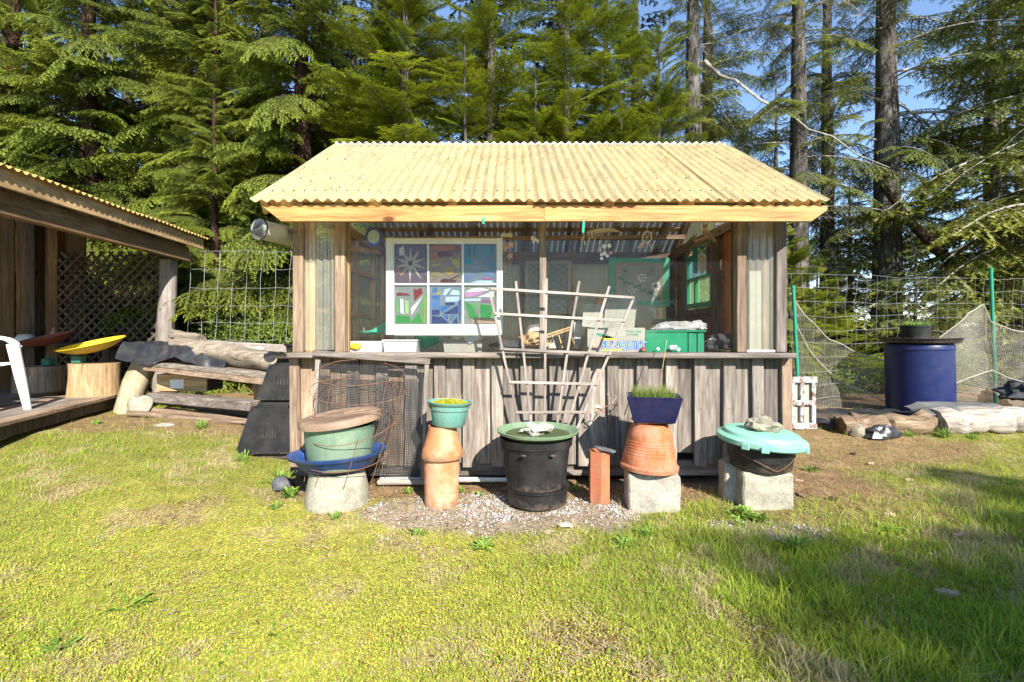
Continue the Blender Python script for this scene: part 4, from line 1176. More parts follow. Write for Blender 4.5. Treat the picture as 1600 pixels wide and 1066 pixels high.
# potted seedlings behind the left panel
for (px, py, lb) in ((560, 470, 'bare twig standing behind the left end of the glazing'),):
    m_ = MB(); m_.tube([P(569, 520, 4.2), P(567, 490, 4.25), P(560, 465, 4.3), P(552, 440, 4.3)], [.008, .006, .005, .003], 6)
    m_.tube([P(567, 490, 4.25), P(575, 470, 4.3), P(578, 455, 4.3)], [.005, .004, .002], 5)
    m_.build('bare_twig', W['brownz'], None, smooth=50, label=lb, cat='twig')
# white pipe on the left corner
lp = thing('drain_pipe_bracket', P(435, 362, 3.62), 'white cylinder fixed by a rusty bracket to the left shed corner', 'pipe')
A = Vector((pxx(412, 3.45), 3.38, wz(361, 3.45))); B = Vector((pxx(450, 3.55), 3.72, wz(366, 3.55)))
dirv = (B - A).normalized(); Rz = dirv.to_track_quat('Z', 'Y').to_matrix()
L_ = (B - A).length
MB().lathe([(.068, 0), (.074, 0), (.074, .02), (.07, .03), (.07, L_), (.064, L_), (.064, .03), (.068, 0)], A, 24, Rz).build('pipe', M['white'], lp, smooth=40)
MB().lathe([(.0745, .0), (.078, .002), (.078, .012), (.0745, .014)], A, 24, Rz).build('rim', M['blackp'], lp, smooth=40)
MB().bar(P(447, 361, 3.56), P(462, 363, 3.49), .012, .022, (0, 0, 1)).build('bracket', M['rust'], lp)

# ============================================================ in front of the shed
# fan trellis leaning on the sill
tr = thing('fan_trellis', (0.2, 3.38, 0.3), 'pale wooden fan trellis standing against the middle of the shed front', 'trellis')
def ty(py): return 3.385 - 0.02 * (560 - py) / 200
vert = [[(765, 453), (790, 569), (816, 678)], [(806, 439), (820, 569), (832, 680)], [(854, 435), (851.5, 569), (850.5, 682)],
        [(905, 439), (885, 560), (868, 682)], [(952, 447), (917, 560), (882, 682)], [(990, 466), (945, 569), (896, 682)]]
for vv in vert:
    pts = [P(x, y, ty(y)) for x, y in vv]
    m_ = MB()
    for a, b in zip(pts[:-1], pts[1:]):
        m_.bar(a, b + (b - a).normalized() * .002, .017, .010, (0, 1, 0), .001)
    m_.build('upright', W['palez'], tr)
for (a, b) in (((763, 450.5), (991, 465)), ((773, 490), (977, 501)), ((781, 545), (955, 553)), ((795, 597), (935, 600)), ((806, 644), (914, 644))):
    m_ = MB(); m_.bar(P(a[0], a[1], ty(a[1]) - .0112), P(b[0], b[1], ty(b[1]) - .0112), .010, .018, (0, 0, 1), .001)
    m_.build('crosspiece', W['pale'], tr)
    pass
for (a, b) in (((766, 450.5), (765, 452)), ((785, 545), (786, 546)), ((950, 552), (951, 553))):
    m_ = MB(); m_.lathe([(.004, 0), (.003, .004)], P(a[0], a[1], ty(a[1]) - .0165), 6, Rx); m_.build('nail', M['rust'], tr)

# mesh frame leaning left
mf = thing('mesh_frame', (-1.0, 3.38, 0.05), 'grey wooden frame covered in hardware cloth leaning against the shed wall', 'screen')
YM = 3.385
def bar2(a, b, w_, name, mat, par, Y=YM, d=.018, Y2=None):
    return MB().bar(P(*a, Y), P(*b, Y2 or Y), w_, d, (0, 1, 0), .002).build(name, W[mat], par)
bar2((489, 551.5), (672, 565), .04, 'top_rail', 'greyx', mf)
MB().bar(P(497, 562, YM + .001), P(487, 742, YM + .001), .034, .016, (0, 1, 0), .002).build('side_rail', W['greyz'], mf)
MB().bar(P(667, 570, YM + .001), P(659, 747, YM + .001), .03, .016, (0, 1, 0), .002).build('side_rail', W['greyz'], mf)
V, F = wiregrid(0, 1, 0, 1, 0, 1 / 60, .0009)
# build in real measures then shear to the frame's outline
A, B, C_, D_ = P(500, 568, YM), P(664, 574, YM), P(657, 745, YM), P(492, 738, YM)
w_ = (B - A).length; h_ = (A - D_).length
V, F = wiregrid(0, w_, 0, h_, 0, .0125, .0013)
V2 = []
for v in V:
    u = v[0] / w_; t = v[2] / h_
    p = D_.lerp(C_, u).lerp(A.lerp(B, u), t)
    V2.append((p.x, YM - .010 + v[1] + .006 * math.sin(u * 7) * math.sin(t * 5), p.z))
meshobj('wire_cloth', npmesh('wire_cloth', np.array(V2), F, M['mesh']), (0, 0, 0), mf)

# ---- green bucket stack, left
c0 = P(540, 790, 3.05); cxm = (526 - 800) / 750 * 3.13
Yk = 3.16
ped = MB()
zc0 = gz(cxm, Yk) - .02
ped.lathe([(.205, 0), (.20, .08), (.175, .20), (.17, .225), (0, .225)], (cxm, Yk, zc0), 28, wob=.05)
ped.build('concrete_pedestal', M['concrete2'], None, smooth=40, label='pale concrete cone under the blue basin', cat='pedestal')
zb_ = zc0 + .226
bs = thing('blue_basin', (cxm, Yk, zb_), 'blue oval plastic basin with dark underside around the green bucket', 'basin')
MB().lathe([(0, .0), (.19, .0), (.235, .03), (.275, .085), (.31, .10), (.318, .118), (.295, .115), (.27, .10), (.23, .045), (.18, .012), (0, .012)], (cxm, Yk, zb_), 40, Matrix.Rotation(R(-3), 3, 'Y'), sy=.82).build('body', M['blue'], bs, smooth=45)
MB().lathe([(.05, .014), (.215, .026)], (cxm, Yk, zb_ + .0), 24).build('debris', M['soil'], bs)
bk = thing('green_bucket', (cxm + .01, Yk, zb_ + .016), 'grey green plastic bucket standing in the blue basin', 'bucket')
zk = zb_ + .027
MB().lathe([(.0, 0), (.195, .0), (.20, .01), (.222, .26), (.228, .262), (.228, .275), (.218, .276), (.20, .06), (0, .05)], (cxm + .01, Yk, zk), 40).build('body', M['bucket'], bk, smooth=45)
ld = thing('garbage_lid', (cxm + .015, Yk, zk + .28), 'faded brown plastic lid tipped on top of the green bucket', 'lid')
Rt = Matrix.Rotation(R(-6), 3, 'Y') @ Matrix.Rotation(R(2.5), 3, 'X')
MB().lathe([(.0, .004), (.235, .0), (.255, -.028), (.262, -.028), (.262, .0), (.25, .016), (.20, .022), (.19, .016), (.06, .02), (0, .02)], (cxm + .015, Yk, zk + .312), 44, Rt, wob=.02).build('disc', M['lid'], ld, smooth=40)
MB().tube([Vector((cxm + .015, Yk, zk + .312)) + Rt @ Vector((.14 + .12 * math.cos(a), -.0 + .05 * math.sin(a), .022)) for a in [x * .39 for x in range(16)]], .006, 6, closed=True).build('handle', M['lid'], ld, smooth=40)
# tomato cage
tc = thing('tomato_cage', (cxm + .04, Yk, zc0 + .05), 'rusty wire plant cage leaning around the green bucket', 'plant cage')
def ring(c, r, sy, tx, tz, nm='hoop', wob=.02, sd=0):
    Rr = Matrix.Rotation(R(tx), 3, 'X') @ Matrix.Rotation(R(tz), 3, 'Y')
    pts = []
    for k in range(40):
        a = k * 2 * math.pi / 40
        rr_ = r * (1 + wob * math.sin(3 * a + sd))
        pts.append(Vector(c) + Rr @ Vector((rr_ * math.cos(a), rr_ * sy * math.sin(a), .01 * math.sin(2 * a + sd))))
    MB().tube(pts, .0023, 5, closed=True).build(nm, M['rust'], tc)
cc = Vector((cxm + .05, Yk, 0))
rings = [((cc.x + .0, Yk, zc0 + .30), .27, .85, 8, -4), ((cc.x + .05, Yk, zc0 + .50), .29, .9, 12, -8), ((cc.x + .08, Yk, zc0 + .74), .30, .9, 10, 6), ((cc.x + .1, Yk, zc0 + .86), .28, .9, 14, 4)]
for i, (c, r, sy, tx, tz) in enumerate(rings): ring(c, r, sy, tx, tz, sd=i)
for k in range(8):
    a = k * math.pi / 4 + .3
    b0 = Vector((cc.x - .02 + .24 * math.cos(a), Yk + .2 * math.sin(a), zc0 + .16)); b1 = Vector((cc.x + .1 + .27 * math.cos(a), Yk + .25 * math.sin(a), zc0 + .80 + .08 * math.sin(k)))
    if math.sin(a) < -0.3: b1.z -= .22; b1 = b0.lerp(b1, .8)
    MB().tube([b0, b0.lerp(b1, .5) + Vector((.004, .003, 0)), b1], .0023, 5).build('upright_wire', M['rust'], tc)

# ---- terracotta stack
def fl(name, mats, prof, c, n, parent, **k): return MB().lathe(prof, c, n, **k).build(name, mats, parent, smooth=40)
Y1 = 3.13; xT = (690 - 800) / 750 * Y1
fp = thing('chimney_pot', (xT, Y1, 0), 'pale orange clay pipe standing upright at the bottom of the terracotta stack', 'pipe')
fl('body', M['terrap'], [(.11, -.02), (.115, .26), (.112, .31), (.10, .31), (.10, 0)], (xT, Y1, 0), 32, fp)
f2 = thing('chimney_pot', (xT, Y1, .31), 'flared pale clay collar standing on the orange clay pipe', 'pipe')
f2b = [(.112, -.0), (.135, -.03), (.138, -.01), (.126, .035), (.115, .06), (.092, .15), (.090, .175), (.08, .175), (.08, .05), (.11, .0)]
fl('body', M['terrap'], f2b, (xT + .005, Y1, .322), 32, f2)
tp = thing('teal_pot', (xT + .02, Y1, .498), 'teal plastic pot full of yellow green moss on top of the terracotta stack', 'pot')
Rm = Matrix.Rotation(R(3), 3, 'Y')
MB().lathe([(0, 0), (.10, 0), (.108, .01), (.12, .10), (.128, .105), (.132, .135), (.142, .14), (.148, .155), (.136, .156), (.12, .13), (.11, .12), (0, .12)], (xT + .045, Y1, .499), 40, Rm).build('body', M['teal'], tp, smooth=45)
MB().lathe([(.0, .13), (.125, .132), (.128, .12)], (xT + .045, Y1, .499), 20, Rm).build('soil', M['soil'], tp)
POTS = []      # soil tops to be planted further down
POTS.append((tp, Vector((xT + .045, Y1, .632)), .128, 'moss'))

# ---- big black pot with green lid
Yb_ = 3.13; xB = (840 - 800) / 750 * Yb_
bp_ = thing('black_pot', (xB, Yb_, 0), 'large black nursery pot with a ring base in front of the trellis', 'pot')
fl('base', M['blackp'], [(0, 0), (.175, 0), (.19, .012), (.193, .10), (.206, .105), (.206, .118), (.19, .12), (.16, .11)], (xB, Yb_, 0), 44, bp_)
fl('body', M['compost'], [(.155, .10), (.178, .118), (.186, .16), (.218, .36), (.224, .365), (.224, .378), (.234, .38), (.238, .425), (.225, .425), (.19, .12)], (xB - .01, Yb_, 0), 44, bp_)
for a in (-1.2, -1.95):
    MB().rock((xB - .01 + .242 * math.cos(a), Yb_ + .242 * math.sin(a), .355), (.02, .012, .008), 2, 1, .1).build('handle_tab', M['compost'], bp_, smooth=60)
gl_ = thing('green_saucer', (xB, Yb_, .426), 'faded green plastic saucer lying on the big black pot', 'saucer')
fl('body', M['olive'], [(0, 0), (.205, 0), (.235, .022), (.26, .028), (.268, .046), (.262, .048), (.24, .034), (.20, .014), (0, .012)], (xB, Yb_, .426), 48, gl_)
MB().lathe([(0, .0), (.215, .0)], (xB, Yb_, .445), 32).build('rain_water', gc((0.25, 0.26, 0.2), 0.6), gl_)
MB().rock((xB - .005, Yb_ - .01, .475), (.09, .065, .045), 4, 3, .8).build('quartz_rock', M['rockw'], None, smooth=20, label='jagged white quartz rock lying in the green saucer', cat='rock')

# ---- flue tile
xF = (936 - 800) / 750 * 3.14
ft = thing('flue_tile', (xF, 3.14, 0), 'tall narrow orange clay flue tile standing right of the black pot', 'flue tile')
Rf = Matrix.Rotation(R(-30), 3, 'Z')
m_ = MB(); m_.lathe([(.072, -.02), (.072, .33), (.055, .33), (.055, .2)], (xF, 3.14, 0), 6, Rf); m_.build('body', M['brick'], ft)
MB().rock((xF + .03, 3.10, .345), (.07, .04, .016), 8, 2, .3, Matrix.Rotation(R(12), 3, 'Y')).build('slate_stone', M['slate'], None, smooth=50, label='flat dark stone lying across the top of the flue tile', cat='stone')

# ---- concrete block, upside down pot, navy pot
def conc(px0, px1, pyt, Yf, d, skew, label, mat='concrete', zt=None, seed=0):
    zt = wz(pyt, Yf) if zt is None else zt
    a, b = P(px0, 0, Yf).x, P(px1, 0, Yf).x
    m_ = MB(); Rb = Matrix.Rotation(R(skew), 3, 'Z')
    m_.cbox(((a + b) / 2, Yf + d / 2, (zt - .03) / 2), ((b - a) / 2, d / 2, (zt + .03) / 2), Rb, .010)
    bm = bmesh.new(); me = bpy.data.meshes.new('t'); me.from_pydata(m_.v, [], m_.f); bm.from_mesh(me)
    bmesh.ops.subdivide_edges(bm, edges=[e for e in bm.edges if e.calc_length() > .05], cuts=5, use_grid_fill=True)
    for v in bm.verts:
        v.co += Vector((mn.noise(v.co * 14 + Vector((seed, 0, 0))), mn.noise(v.co * 14 + Vector((0, 9 + seed, 0))), mn.noise(v.co * 14 + Vector((5, seed, 7))))) * .008
    m2 = MB(); m2.add([v.co.copy() for v in bm.verts], [[x.index for x in f_.verts] for f_ in bm.faces]); bm.free(); bpy.data.meshes.remove(me)
    return m2.build('concrete_block', M[mat], None, smooth=35, label=label, cat='block')
conc(986, 1066, 742, 2.97, .24, -6, 'rough concrete block under the upturned orange pot', seed=3)
xU = (1014 - 800) / 750 * 3.09; zU = wz(742, 2.97) + .006
up = thing('orange_pot', (xU, 3.09, zU), 'ribbed orange terracotta pot standing upside down on a concrete block', 'pot')
prof = [(.165, 0), (.182, .006), (.184, .03), (.17, .04), (.165, .085)]
for k in range(6):
    z = .095 + k * .018; r_ = .162 - .0035 * k
    prof += [(r_, z), (r_ - .003, z + .009), (r_ - .002, z + .016)]
prof += [(.135, .23), (.118, .275), (.105, .292), (.0, .295)]
MB().lathe(prof, (xU, 3.09, zU), 48, Matrix.Rotation(R(2), 3, 'Y')).build('body', M['terra2'], up, smooth=30)
zN = zU + .297
MB().box(xU - .09, xU + .13, 3.02, 3.20, zN - .0, zN + .014, .003).build('clay_saucer', M['terra2'], None, label='orange clay slab between the upturned pot and the navy pot', cat='saucer')
nv = thing('navy_pot', (xU + .02, 3.10, zN + .015), 'square navy glazed pot with grassy weeds on top of the upturned orange pot', 'pot')
def frustum(c, h0, h1, z0, z1, rot, th=.014):
    Rr = Matrix.Rotation(R(rot), 3, 'Z'); vs = []
    def rngs(h, z): return [Vector(c) + Rr @ Vector((sx * h, sy * h * .8, z)) for sx, sy in ((-1, -1), (1, -1), (1, 1), (-1, 1))]
    vs = rngs(h0, z0) + rngs(h1, z1) + rngs(h1 - th, z1) + rngs(h1 - th * 1.5, z1 - .04)
    fs = [[3, 2, 1, 0]]
    for k in range(3):
        for i in range(4):
            j = (i + 1) % 4; fs.append([k * 4 + i, k * 4 + j, k * 4 + 4 + j, k * 4 + 4 + i])
    fs.append([12, 13, 14, 15])
    bm = bmesh.new(); me = bpy.data.meshes.new('t'); me.from_pydata(vs, [], fs); bm.from_mesh(me)
    bmesh.ops.bevel(bm, geom=bm.edges[:], offset=.004, segments=2, affect='EDGES')
    m2 = MB(); m2.add([v.co.copy() for v in bm.verts], [[x.index for x in f_.verts] for f_ in bm.faces]); bm.free(); bpy.data.meshes.remove(me)
    return m2
frustum((xU + .025, 3.08, 0), .125, .168, zN + .015, zN + .178, -13).build('body', M['navy'], nv, smooth=40)
MB().cbox((xU + .025, 3.08, zN + .15), (.14, .11, .012), Matrix.Rotation(R(-13), 3, 'Z')).build('soil', M['soil'], nv)
POTS.append((nv, Vector((xU + .025, 3.08, zN + .163)), .13, 'grass'))
MB().tube([P(1031, 604, 3.2), P(1036, 570, 3.25), P(1042, 531, 3.32)], [.004, .0035, .003], 5).build('bamboo_cane', W['warmz'], None, label='thin cane rising from behind the navy pot past the sill', cat='cane')

# ---- right block, black bucket, mint lid, rock
conc(1166, 1242, 740, 3.02, .25, -5, 'large concrete block under the black bucket and mint lid', 'concrete2', seed=9)
conc(1136, 1165, 726, 3.16, .16, -8, 'narrow concrete block behind and left of the large one', 'concrete', seed=17)
xK = (1188 - 800) / 750 * 3.16; zK = wz(740, 3.02) + .008
kb = thing('black_bucket', (xK, 3.16, zK), 'shiny black bucket standing on the right concrete blocks', 'bucket')
fl('body', M['blackp'], [(0, 0), (.178, 0), (.185, .01), (.19, .06), (.196, .062), (.20, .155), (.19, .156), (.17, .02)], (xK, 3.16, zK), 40, kb)
MB().tube([Vector((xK + .202 * math.cos(a), 3.16 + .202 * math.sin(a), zK + .02 + .1 * abs(math.cos(a)))) for a in [(-2.6 + .09 * k) for k in range(24)]], .0025, 5).build('handle', M['rust'], kb)
ml = thing('mint_lid', (xK, 3.16, zK + .157), 'mint green plastic lid with a stepped rim on the black bucket', 'lid')
Rt = Matrix.Rotation(R(3.5), 3, 'Y') @ Matrix.Rotation(R(3), 3, 'X')
zl = zK + .168
MB().lathe([(.20, .0), (.262, -.006), (.270, .002), (.272, .028), (.262, .036), (.235, .042), (.225, .062), (.20, .07), (.10, .073), (0, .074)], (xK + .002, 3.16, zl), 56, Rt).build('disc', M['mint'], ml, smooth=30)
for a in (-2.35, -1.95, -.8):
    MB().cbox(Vector((xK, 3.16, zl)) + Rt @ Vector((.274 * math.cos(a), .274 * math.sin(a), .004)), (.022, .008, .018), Matrix.Rotation(a + R(90), 3, 'Z')).build('clip', M['mint'], ml)
m_ = MB(); m_.rock((xK + .01, 3.13, zl + .105), (.105, .06, .05), 7, 3, .55, Matrix.Rotation(R(8), 3, 'Y')); 
m_.build('flat_rock', M['rock'], None, smooth=25, label='flat brown rock weighing down the mint green lid', cat='rock')
MB().tube([Vector((xK - .04, 3.11, zl + .12)) + Vector((.028 * math.cos(a * .4), .0, .028 * math.sin(a * .4) + .01)) for a in range(12)], .003, 5).build('wire_loop', M['wire'], None, label='thin wire loop tied round the rock on the mint lid', cat='wire')

# ---- small copper twig ornament
tw = thing('twig_ornament', P(935, 640, 3.35), 'wiry dark twig ornament with a little cap left of the navy pot', 'ornament')
for pts in (((930, 636), (940, 640), (952, 632), (966, 634)), ((938, 640), (946, 646), (958, 640), (965, 628)), ((951, 632), (953, 622), (949, 615)), ((952, 640), (955, 652), (950, 664), (948, 700)), ((957, 630), (963, 620), (960, 617)), ((945, 644), (940, 648), (936, 645))):
    m_ = MB(); m_.tube([P(a, b, 3.33) for a, b in pts], [.0045, .004, .0035, .003][:len(pts)], 5); m_.build('twig', M['bronze'] if len(pts) == 3 else M['rust'], tw, smooth=60)
MB().lathe([(.02, 0), (.024, .004), (.01, .02), (0, .022)], P(933, 637, 3.33), 12).build('cap', M['shell'], tw, smooth=50)

# ---- black compost bin, left corner
def tapered(name, pts0, pts1, z0, z1, mat, parent, bev=.02, mid=None):
    vs = [Vector((x, y, z0)) for x, y in pts0] + [Vector((x, y, z1)) for x, y in pts1]
    fs = [[3, 2, 1, 0], [4, 5, 6, 7]] + [[i, (i + 1) % 4, 4 + (i + 1) % 4, 4 + i] for i in range(4)]
    bm = bmesh.new(); me = bpy.data.meshes.new('t'); me.from_pydata(vs, [], fs); bm.from_mesh(me)
    bmesh.ops.bevel(bm, geom=bm.edges[:], offset=bev, segments=3, affect='EDGES')
    m2 = MB(); m2.add([v.co.copy() for v in bm.verts], [[x.index for x in f_.verts] for f_ in bm.faces]); bm.free(); bpy.data.meshes.remove(me)
    return m2.build(name, mat, parent, smooth=35)
xg = -2.0; gb = gz(-2.1, 4.1)
cb = thing('compost_bin', (xg, 4.25, gb), 'tall tapered charcoal plastic compost bin with slotted vents at the left shed corner', 'compost bin')
tapered('lower_body', [(-2.34, 3.98), (-1.72, 3.98), (-1.72, 4.60), (-2.34, 4.60)], [(-2.215, 4.055), (-1.76, 4.055), (-1.76, 4.52), (-2.215, 4.52)], gb - .03, gb + .44, M['compost'], cb, .05)
tapered('upper_body', [(-2.21, 4.06), (-1.765, 4.06), (-1.765, 4.515), (-2.21, 4.515)], [(-2.10, 4.13), (-1.82, 4.13), (-1.82, 4.43), (-2.10, 4.43)], gb + .40, gb + .80, M['compost'], cb, .055)
tapered('lid', [(-2.12, 4.11), (-1.80, 4.11), (-1.80, 4.45), (-2.12, 4.45)], [(-2.06, 4.16), (-1.84, 4.16), (-1.84, 4.40), (-2.06, 4.40)], gb + .803, gb + .835, M['blackp'], cb, .012)
for (cx_, z_, yv, ln) in ((-1.975, gb + .62, 4.095, .075), (-2.03, gb + .20, 4.008, .10)):
    for k in range(5):
        MB().bar((cx_ + k * .026 - .05, yv - .003, z_ - ln / 2), (cx_ + k * .026 - .042, yv - .003 + ln * .17, z_ + ln / 2), .008, .006, (0, 1, 0), .001).build('vent_slot', M['blackp'], cb)
tapered('small_black_bin', [(-2.60, 4.75), (-2.28, 4.75), (-2.28, 5.0), (-2.60, 5.0)], [(-2.50, 4.78), (-2.30, 4.78), (-2.30, 4.98), (-2.50, 4.98)], gz(-2.4, 4.8) - .02, gz(-2.4, 4.8) + .26, M['blackp'], None, .02)
o = bpy.data.objects['small_black_bin']; tag(o, 'low black plastic bin half hidden behind the compost bin', 'bin')
zq = gb + .836
dp = thing('daffodil_pot', (-1.90, 4.3, zq), 'black pot of long green bulb leaves on top of the compost bin', 'potted plant')
fl('pot', M['blackp'], [(0, 0), (.10, 0), (.105, .07), (.12, .075), (.12, .09), (.10, .09), (.09, .06), (0, .06)], (-1.90, 4.28, zq), 28, dp)
POTS.append((dp, Vector((-1.90, 4.28, zq + .062)), .05, 'bulb'))

# ---- white rusty panel right of the shed
rp = thing('metal_radiator_panel', (P(1258, 0, 3.9).x, 3.95, 0), 'white enamelled metal grille panel with flaking rust standing right of the shed', 'panel')
Yr = 3.95
xa, xb = P(1238, 0, Yr).x, P(1278, 0, Yr).x; zt_, zb2 = wz(589, Yr), wz(671, Yr)
MB().box(xa, xb, Yr, Yr + .03, zt_ - .05, zt_, .006).build('top_rail', M['rusty'], rp)
MB().box(xa, xb, Yr, Yr + .03, zb2, zb2 + .05, .006).build('bottom_rail', M['rusty'], rp)
for x in (xa + .008, (xa + xb) / 2 - .02, xb - .03):
    MB().box(x - .014, x + .018, Yr + .003, Yr + .028, zb2 + .051, zt_ - .051, .004).build('bar', M['rusty'], rp)
MB().box(xa + .02, xb - .02, Yr + .004, Yr + .027, (zt_ + zb2) / 2 - .02, (zt_ + zb2) / 2 + .02, .004).build('cross_bar', M['rusty'], rp)
MB().box(xa + .01, xb - .01, Yr + .031, Yr + .036, zb2 + .02, zt_ - .02, .002).build('back_plate', M['card'], rp)

# pipes on the ground
MB().tube([(-.95, 3.46, .045), (-.3, 3.47, .04), (.2, 3.47, .036)], .017, 8).build('white_pipe', M['white'], None, smooth=60, label='thin dirty white pipe lying along the foot of the shed wall', cat='pipe')
MB().tube([(-.95, 3.40, .04), (-.75, 3.41, .04), (-.5, 3.42, .035)], .02, 8).build('bleached_stick', W['pale'], None, smooth=60, label='short bleached stick lying under the mesh frame', cat='stick')
MB().tube([P(1242, 770, 3.3) , P(1262, 783, 3.2), P(1300, 800, 3.02), P(1335, 812, 2.95)], .008, 6).build('black_hose', M['blackp'], None, smooth=60, label='thin black hose end lying on the dirt right of the mint lid stack', cat='hose')
for (px, py, r, lb) in ((438, 757, .075, 'dark flat stone in the weeds beside the blue basin'),):
    MB().rock((P(px, 0, 3.35).x, 3.38, gz(-1.6, 3.35) + .03), (r, r, .05), 3, 2, .3).build('dark_stone', M['slate'], None, smooth=50, label=lb, cat='stone')
MB().rock((P(868, 0, 3.0).x + .03, 2.72, .012), (.04, .03, .012), 9, 2, .5).build('white_stone', M['rockw'], None, smooth=40, label='white stone in the grass in front of the black pot', cat='stone')
# ============================================================ left: carport, deck, bench
rnd = random.Random(21)
cpt = thing('lean_to_shelter', (-5.2, 5.2, .3), 'open timber lean-to with ochre corrugated roof at the left edge', 'shelter')
def ce(t, X=-4.07, k=-.089, Y0=3.82): return X + k * (t - Y0)
YA, YZ = 1.9, 6.75
def cp(n, m_, mat, **k): return m_.build(n, mat, cpt, **k)
# eave board and beam below it
cp('eave_board', MB().bar((ce(YA) - .02, YA, 2.345), (ce(YZ) - .02, YZ, 2.345), .03, .15, (0, 0, 1)), W['warmy'])
cp('eave_beam', MB().bar((ce(YA) - .14, YA, 2.17), (ce(6.5) - .14, 6.55, 2.17), .09, .19, (0, 0, 1)), W['cabiny'])
SL = .30
for i, y in enumerate(np.arange(2.2, 6.7, .6)):
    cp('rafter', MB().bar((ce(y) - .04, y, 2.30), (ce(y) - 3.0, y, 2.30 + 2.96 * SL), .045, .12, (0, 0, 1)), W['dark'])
pitch = .0745
for i in range(7):
    y0 = YA + .05 + i * .69; y1 = min(y0 + .72, YZ + .05)
    def fn(u, v, y0=y0, y1=y1, i=i):
        y = y0 + (y1 - y0) * u; d = -.05 + 3.15 * v
        return (ce(y) - d, y, 2.44 + d * SL + .013 * math.cos(y / pitch * 2 * math.pi) + .004 * (i % 2) + .008 * mn.noise(Vector((y * 2, v * 3, 0))))
    cp('roof_sheet', MB().sheet(fn, int((y1 - y0) / pitch * 8), 6, .002), M['carroof'], smooth=60)
# far post, log
xp = -4.62
cp('post', MB().tube([(xp - .08, 6.42, .1), (xp - .03, 6.42, .9), (xp + .02, 6.42, 1.6), (xp + .03, 6.42, 2.07)], [.115, .105, .098, .095], 14, nz=.12), W['palez'], smooth=60)
cp('post', MB().box(-6.55, -6.42, 6.45, 6.58, .2, 2.6), W['dark'])
# back wall boards
xw = -9.2; i = 0
while xw < -6.0:
    w_ = rnd.uniform(.22, .30)
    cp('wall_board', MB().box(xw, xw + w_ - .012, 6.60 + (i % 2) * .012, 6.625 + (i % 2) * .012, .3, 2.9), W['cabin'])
    xw += w_; i += 1
cp('end_post', MB().box(-6.30, -6.16, 6.50, 6.64, .2, 2.75), W['cabin'])
# lattice: two layers of diagonal strips
LX0, LX1, LZ0, LZ1 = -6.15, -4.72, .55, 2.2
for lay in (0, 1):
    k = -1.7
    while k < 3.2:
        pts = []
        # line x = LX0 + t, z = LZ0 + k + s*t
        s = 1 if lay == 0 else -1
        t0, t1 = 0.0, LX1 - LX0
        z_at = lambda t: LZ0 + k + (s * t if s > 0 else -t)
        lo, hi = (LZ0 - LZ0 - k), (LZ1 - LZ0 - k)
        if s > 0: a, b = max(t0, lo), min(t1, hi)
        else: a, b = max(t0, -hi), min(t1, -lo)
        if b - a > .15:
            cp('lattice_strip', MB().bar((LX0 + a, 6.50 + lay * .012, z_at(a)), (LX0 + b, 6.50 + lay * .012, z_at(b)), .032, .010, (0, 1, 0), .001), W['dark'])
        k += .13
for i in range(14):
    y0 = 1.3 + i * .38
    cp('light_block_board', MB().box(-8.62 + (i % 2) * .012, -8.60 + (i % 2) * .012, y0, y0 + .37, .2, 3.4), W['dark'])  # unseen wall of boards, added to keep light out of the lean-to
# deck planks
dk = thing('timber_deck', (-4.9, 4.5, .25), 'low weathered plank deck under the lean-to', 'deck')
e0 = Vector((-3.94 + .15, 3.70 - .55, .385)); e1 = Vector((-4.47, 5.48, .385))
dv = (e1 - e0); dn = Vector((-dv.y, dv.x, 0)).normalized()
dd = dv.normalized()
for i in range(16):
    off = dn * (i * .142 + .07)
    back = dd * (1.0 if i > 5 else 0.0)
    MB().bar(e0 + off - dd * 1.4, e1 + off + back + dd * rnd.uniform(-.05, .05) + Vector((0, 0, rnd.uniform(-.002, .002))), .134, .034, (0, 0, 1), .004).build('plank', W['greyy'] if i % 3 else W['browny'], dk)
MB().bar(e0 - dd * 1.4 + dn * .05 + Vector((0, 0, -.07)), e1 + dn * .05 + Vector((0, 0, -.07)), .04, .10, (0, 0, 1)).build('edge_joist', W['dark'], dk)
ZD = .402
# stumps and bowl seats
def stump(x, y, r, h, label, mat, seed):
    t = thing('log_stump', (x, y, ZD), label, 'stump')
    MB().tube([(x, y, ZD + .001), (x, y, ZD + h * .5), (x, y, ZD + h)], [r, r * .97, r * .98], 18, nz=.12, seed=seed).build('log', mat, t, smooth=40)
    return t
sx_ = P(146, 0, 5.35).x; sy_ = 5.37
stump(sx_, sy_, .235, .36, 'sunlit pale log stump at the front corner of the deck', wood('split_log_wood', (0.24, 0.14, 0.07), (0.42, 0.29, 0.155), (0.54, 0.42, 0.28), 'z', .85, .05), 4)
def bowlseat(cx, cy, cz, L, Wd, mat, label, tilt, sp=None):
    t = thing('bowl_seat', (cx, cy, cz - .08), label, 'seat')
    Rr = Matrix.Rotation(R(15), 3, 'X') @ Matrix.Rotation(R(tilt), 3, 'Y')
    def fn(u, v):
        th = u * 2 * math.pi
        r = v
        p = Vector((math.cos(th) * L * r, math.sin(th) * Wd * r, .10 * r ** 2.4 + .02 * r * math.cos(th)))
        return Vector((cx, cy, cz)) + Rr @ p
    MB().sheet(fn, 40, 9, -.006).build('shell', mat, t, smooth=60)
    if sp:
        MB().tube([Vector((sp[0] + .055 * math.cos(a), sp[1], sp[2] + .055 + .055 * math.sin(a))) for a in [R(-60 - 25 * k) for k in range(10)]], .012, 6).build('spring', M['spring'], t)
        MB().cbox((sp[0] - .005, sp[1], sp[2] + .045), (.05, .05, .043), None, .01).build('spring_bracket', M['spring'], t)
    return t
bowlseat(P(146, 0, 5.3).x, 5.3, wz(545, 5.3) - .03, .37, .21, M['yellow'], 'yellow plastic scoop seat on a green bracket over the pale stump', -7, (P(124, 0, 5.3).x, 5.3, ZD + .362))
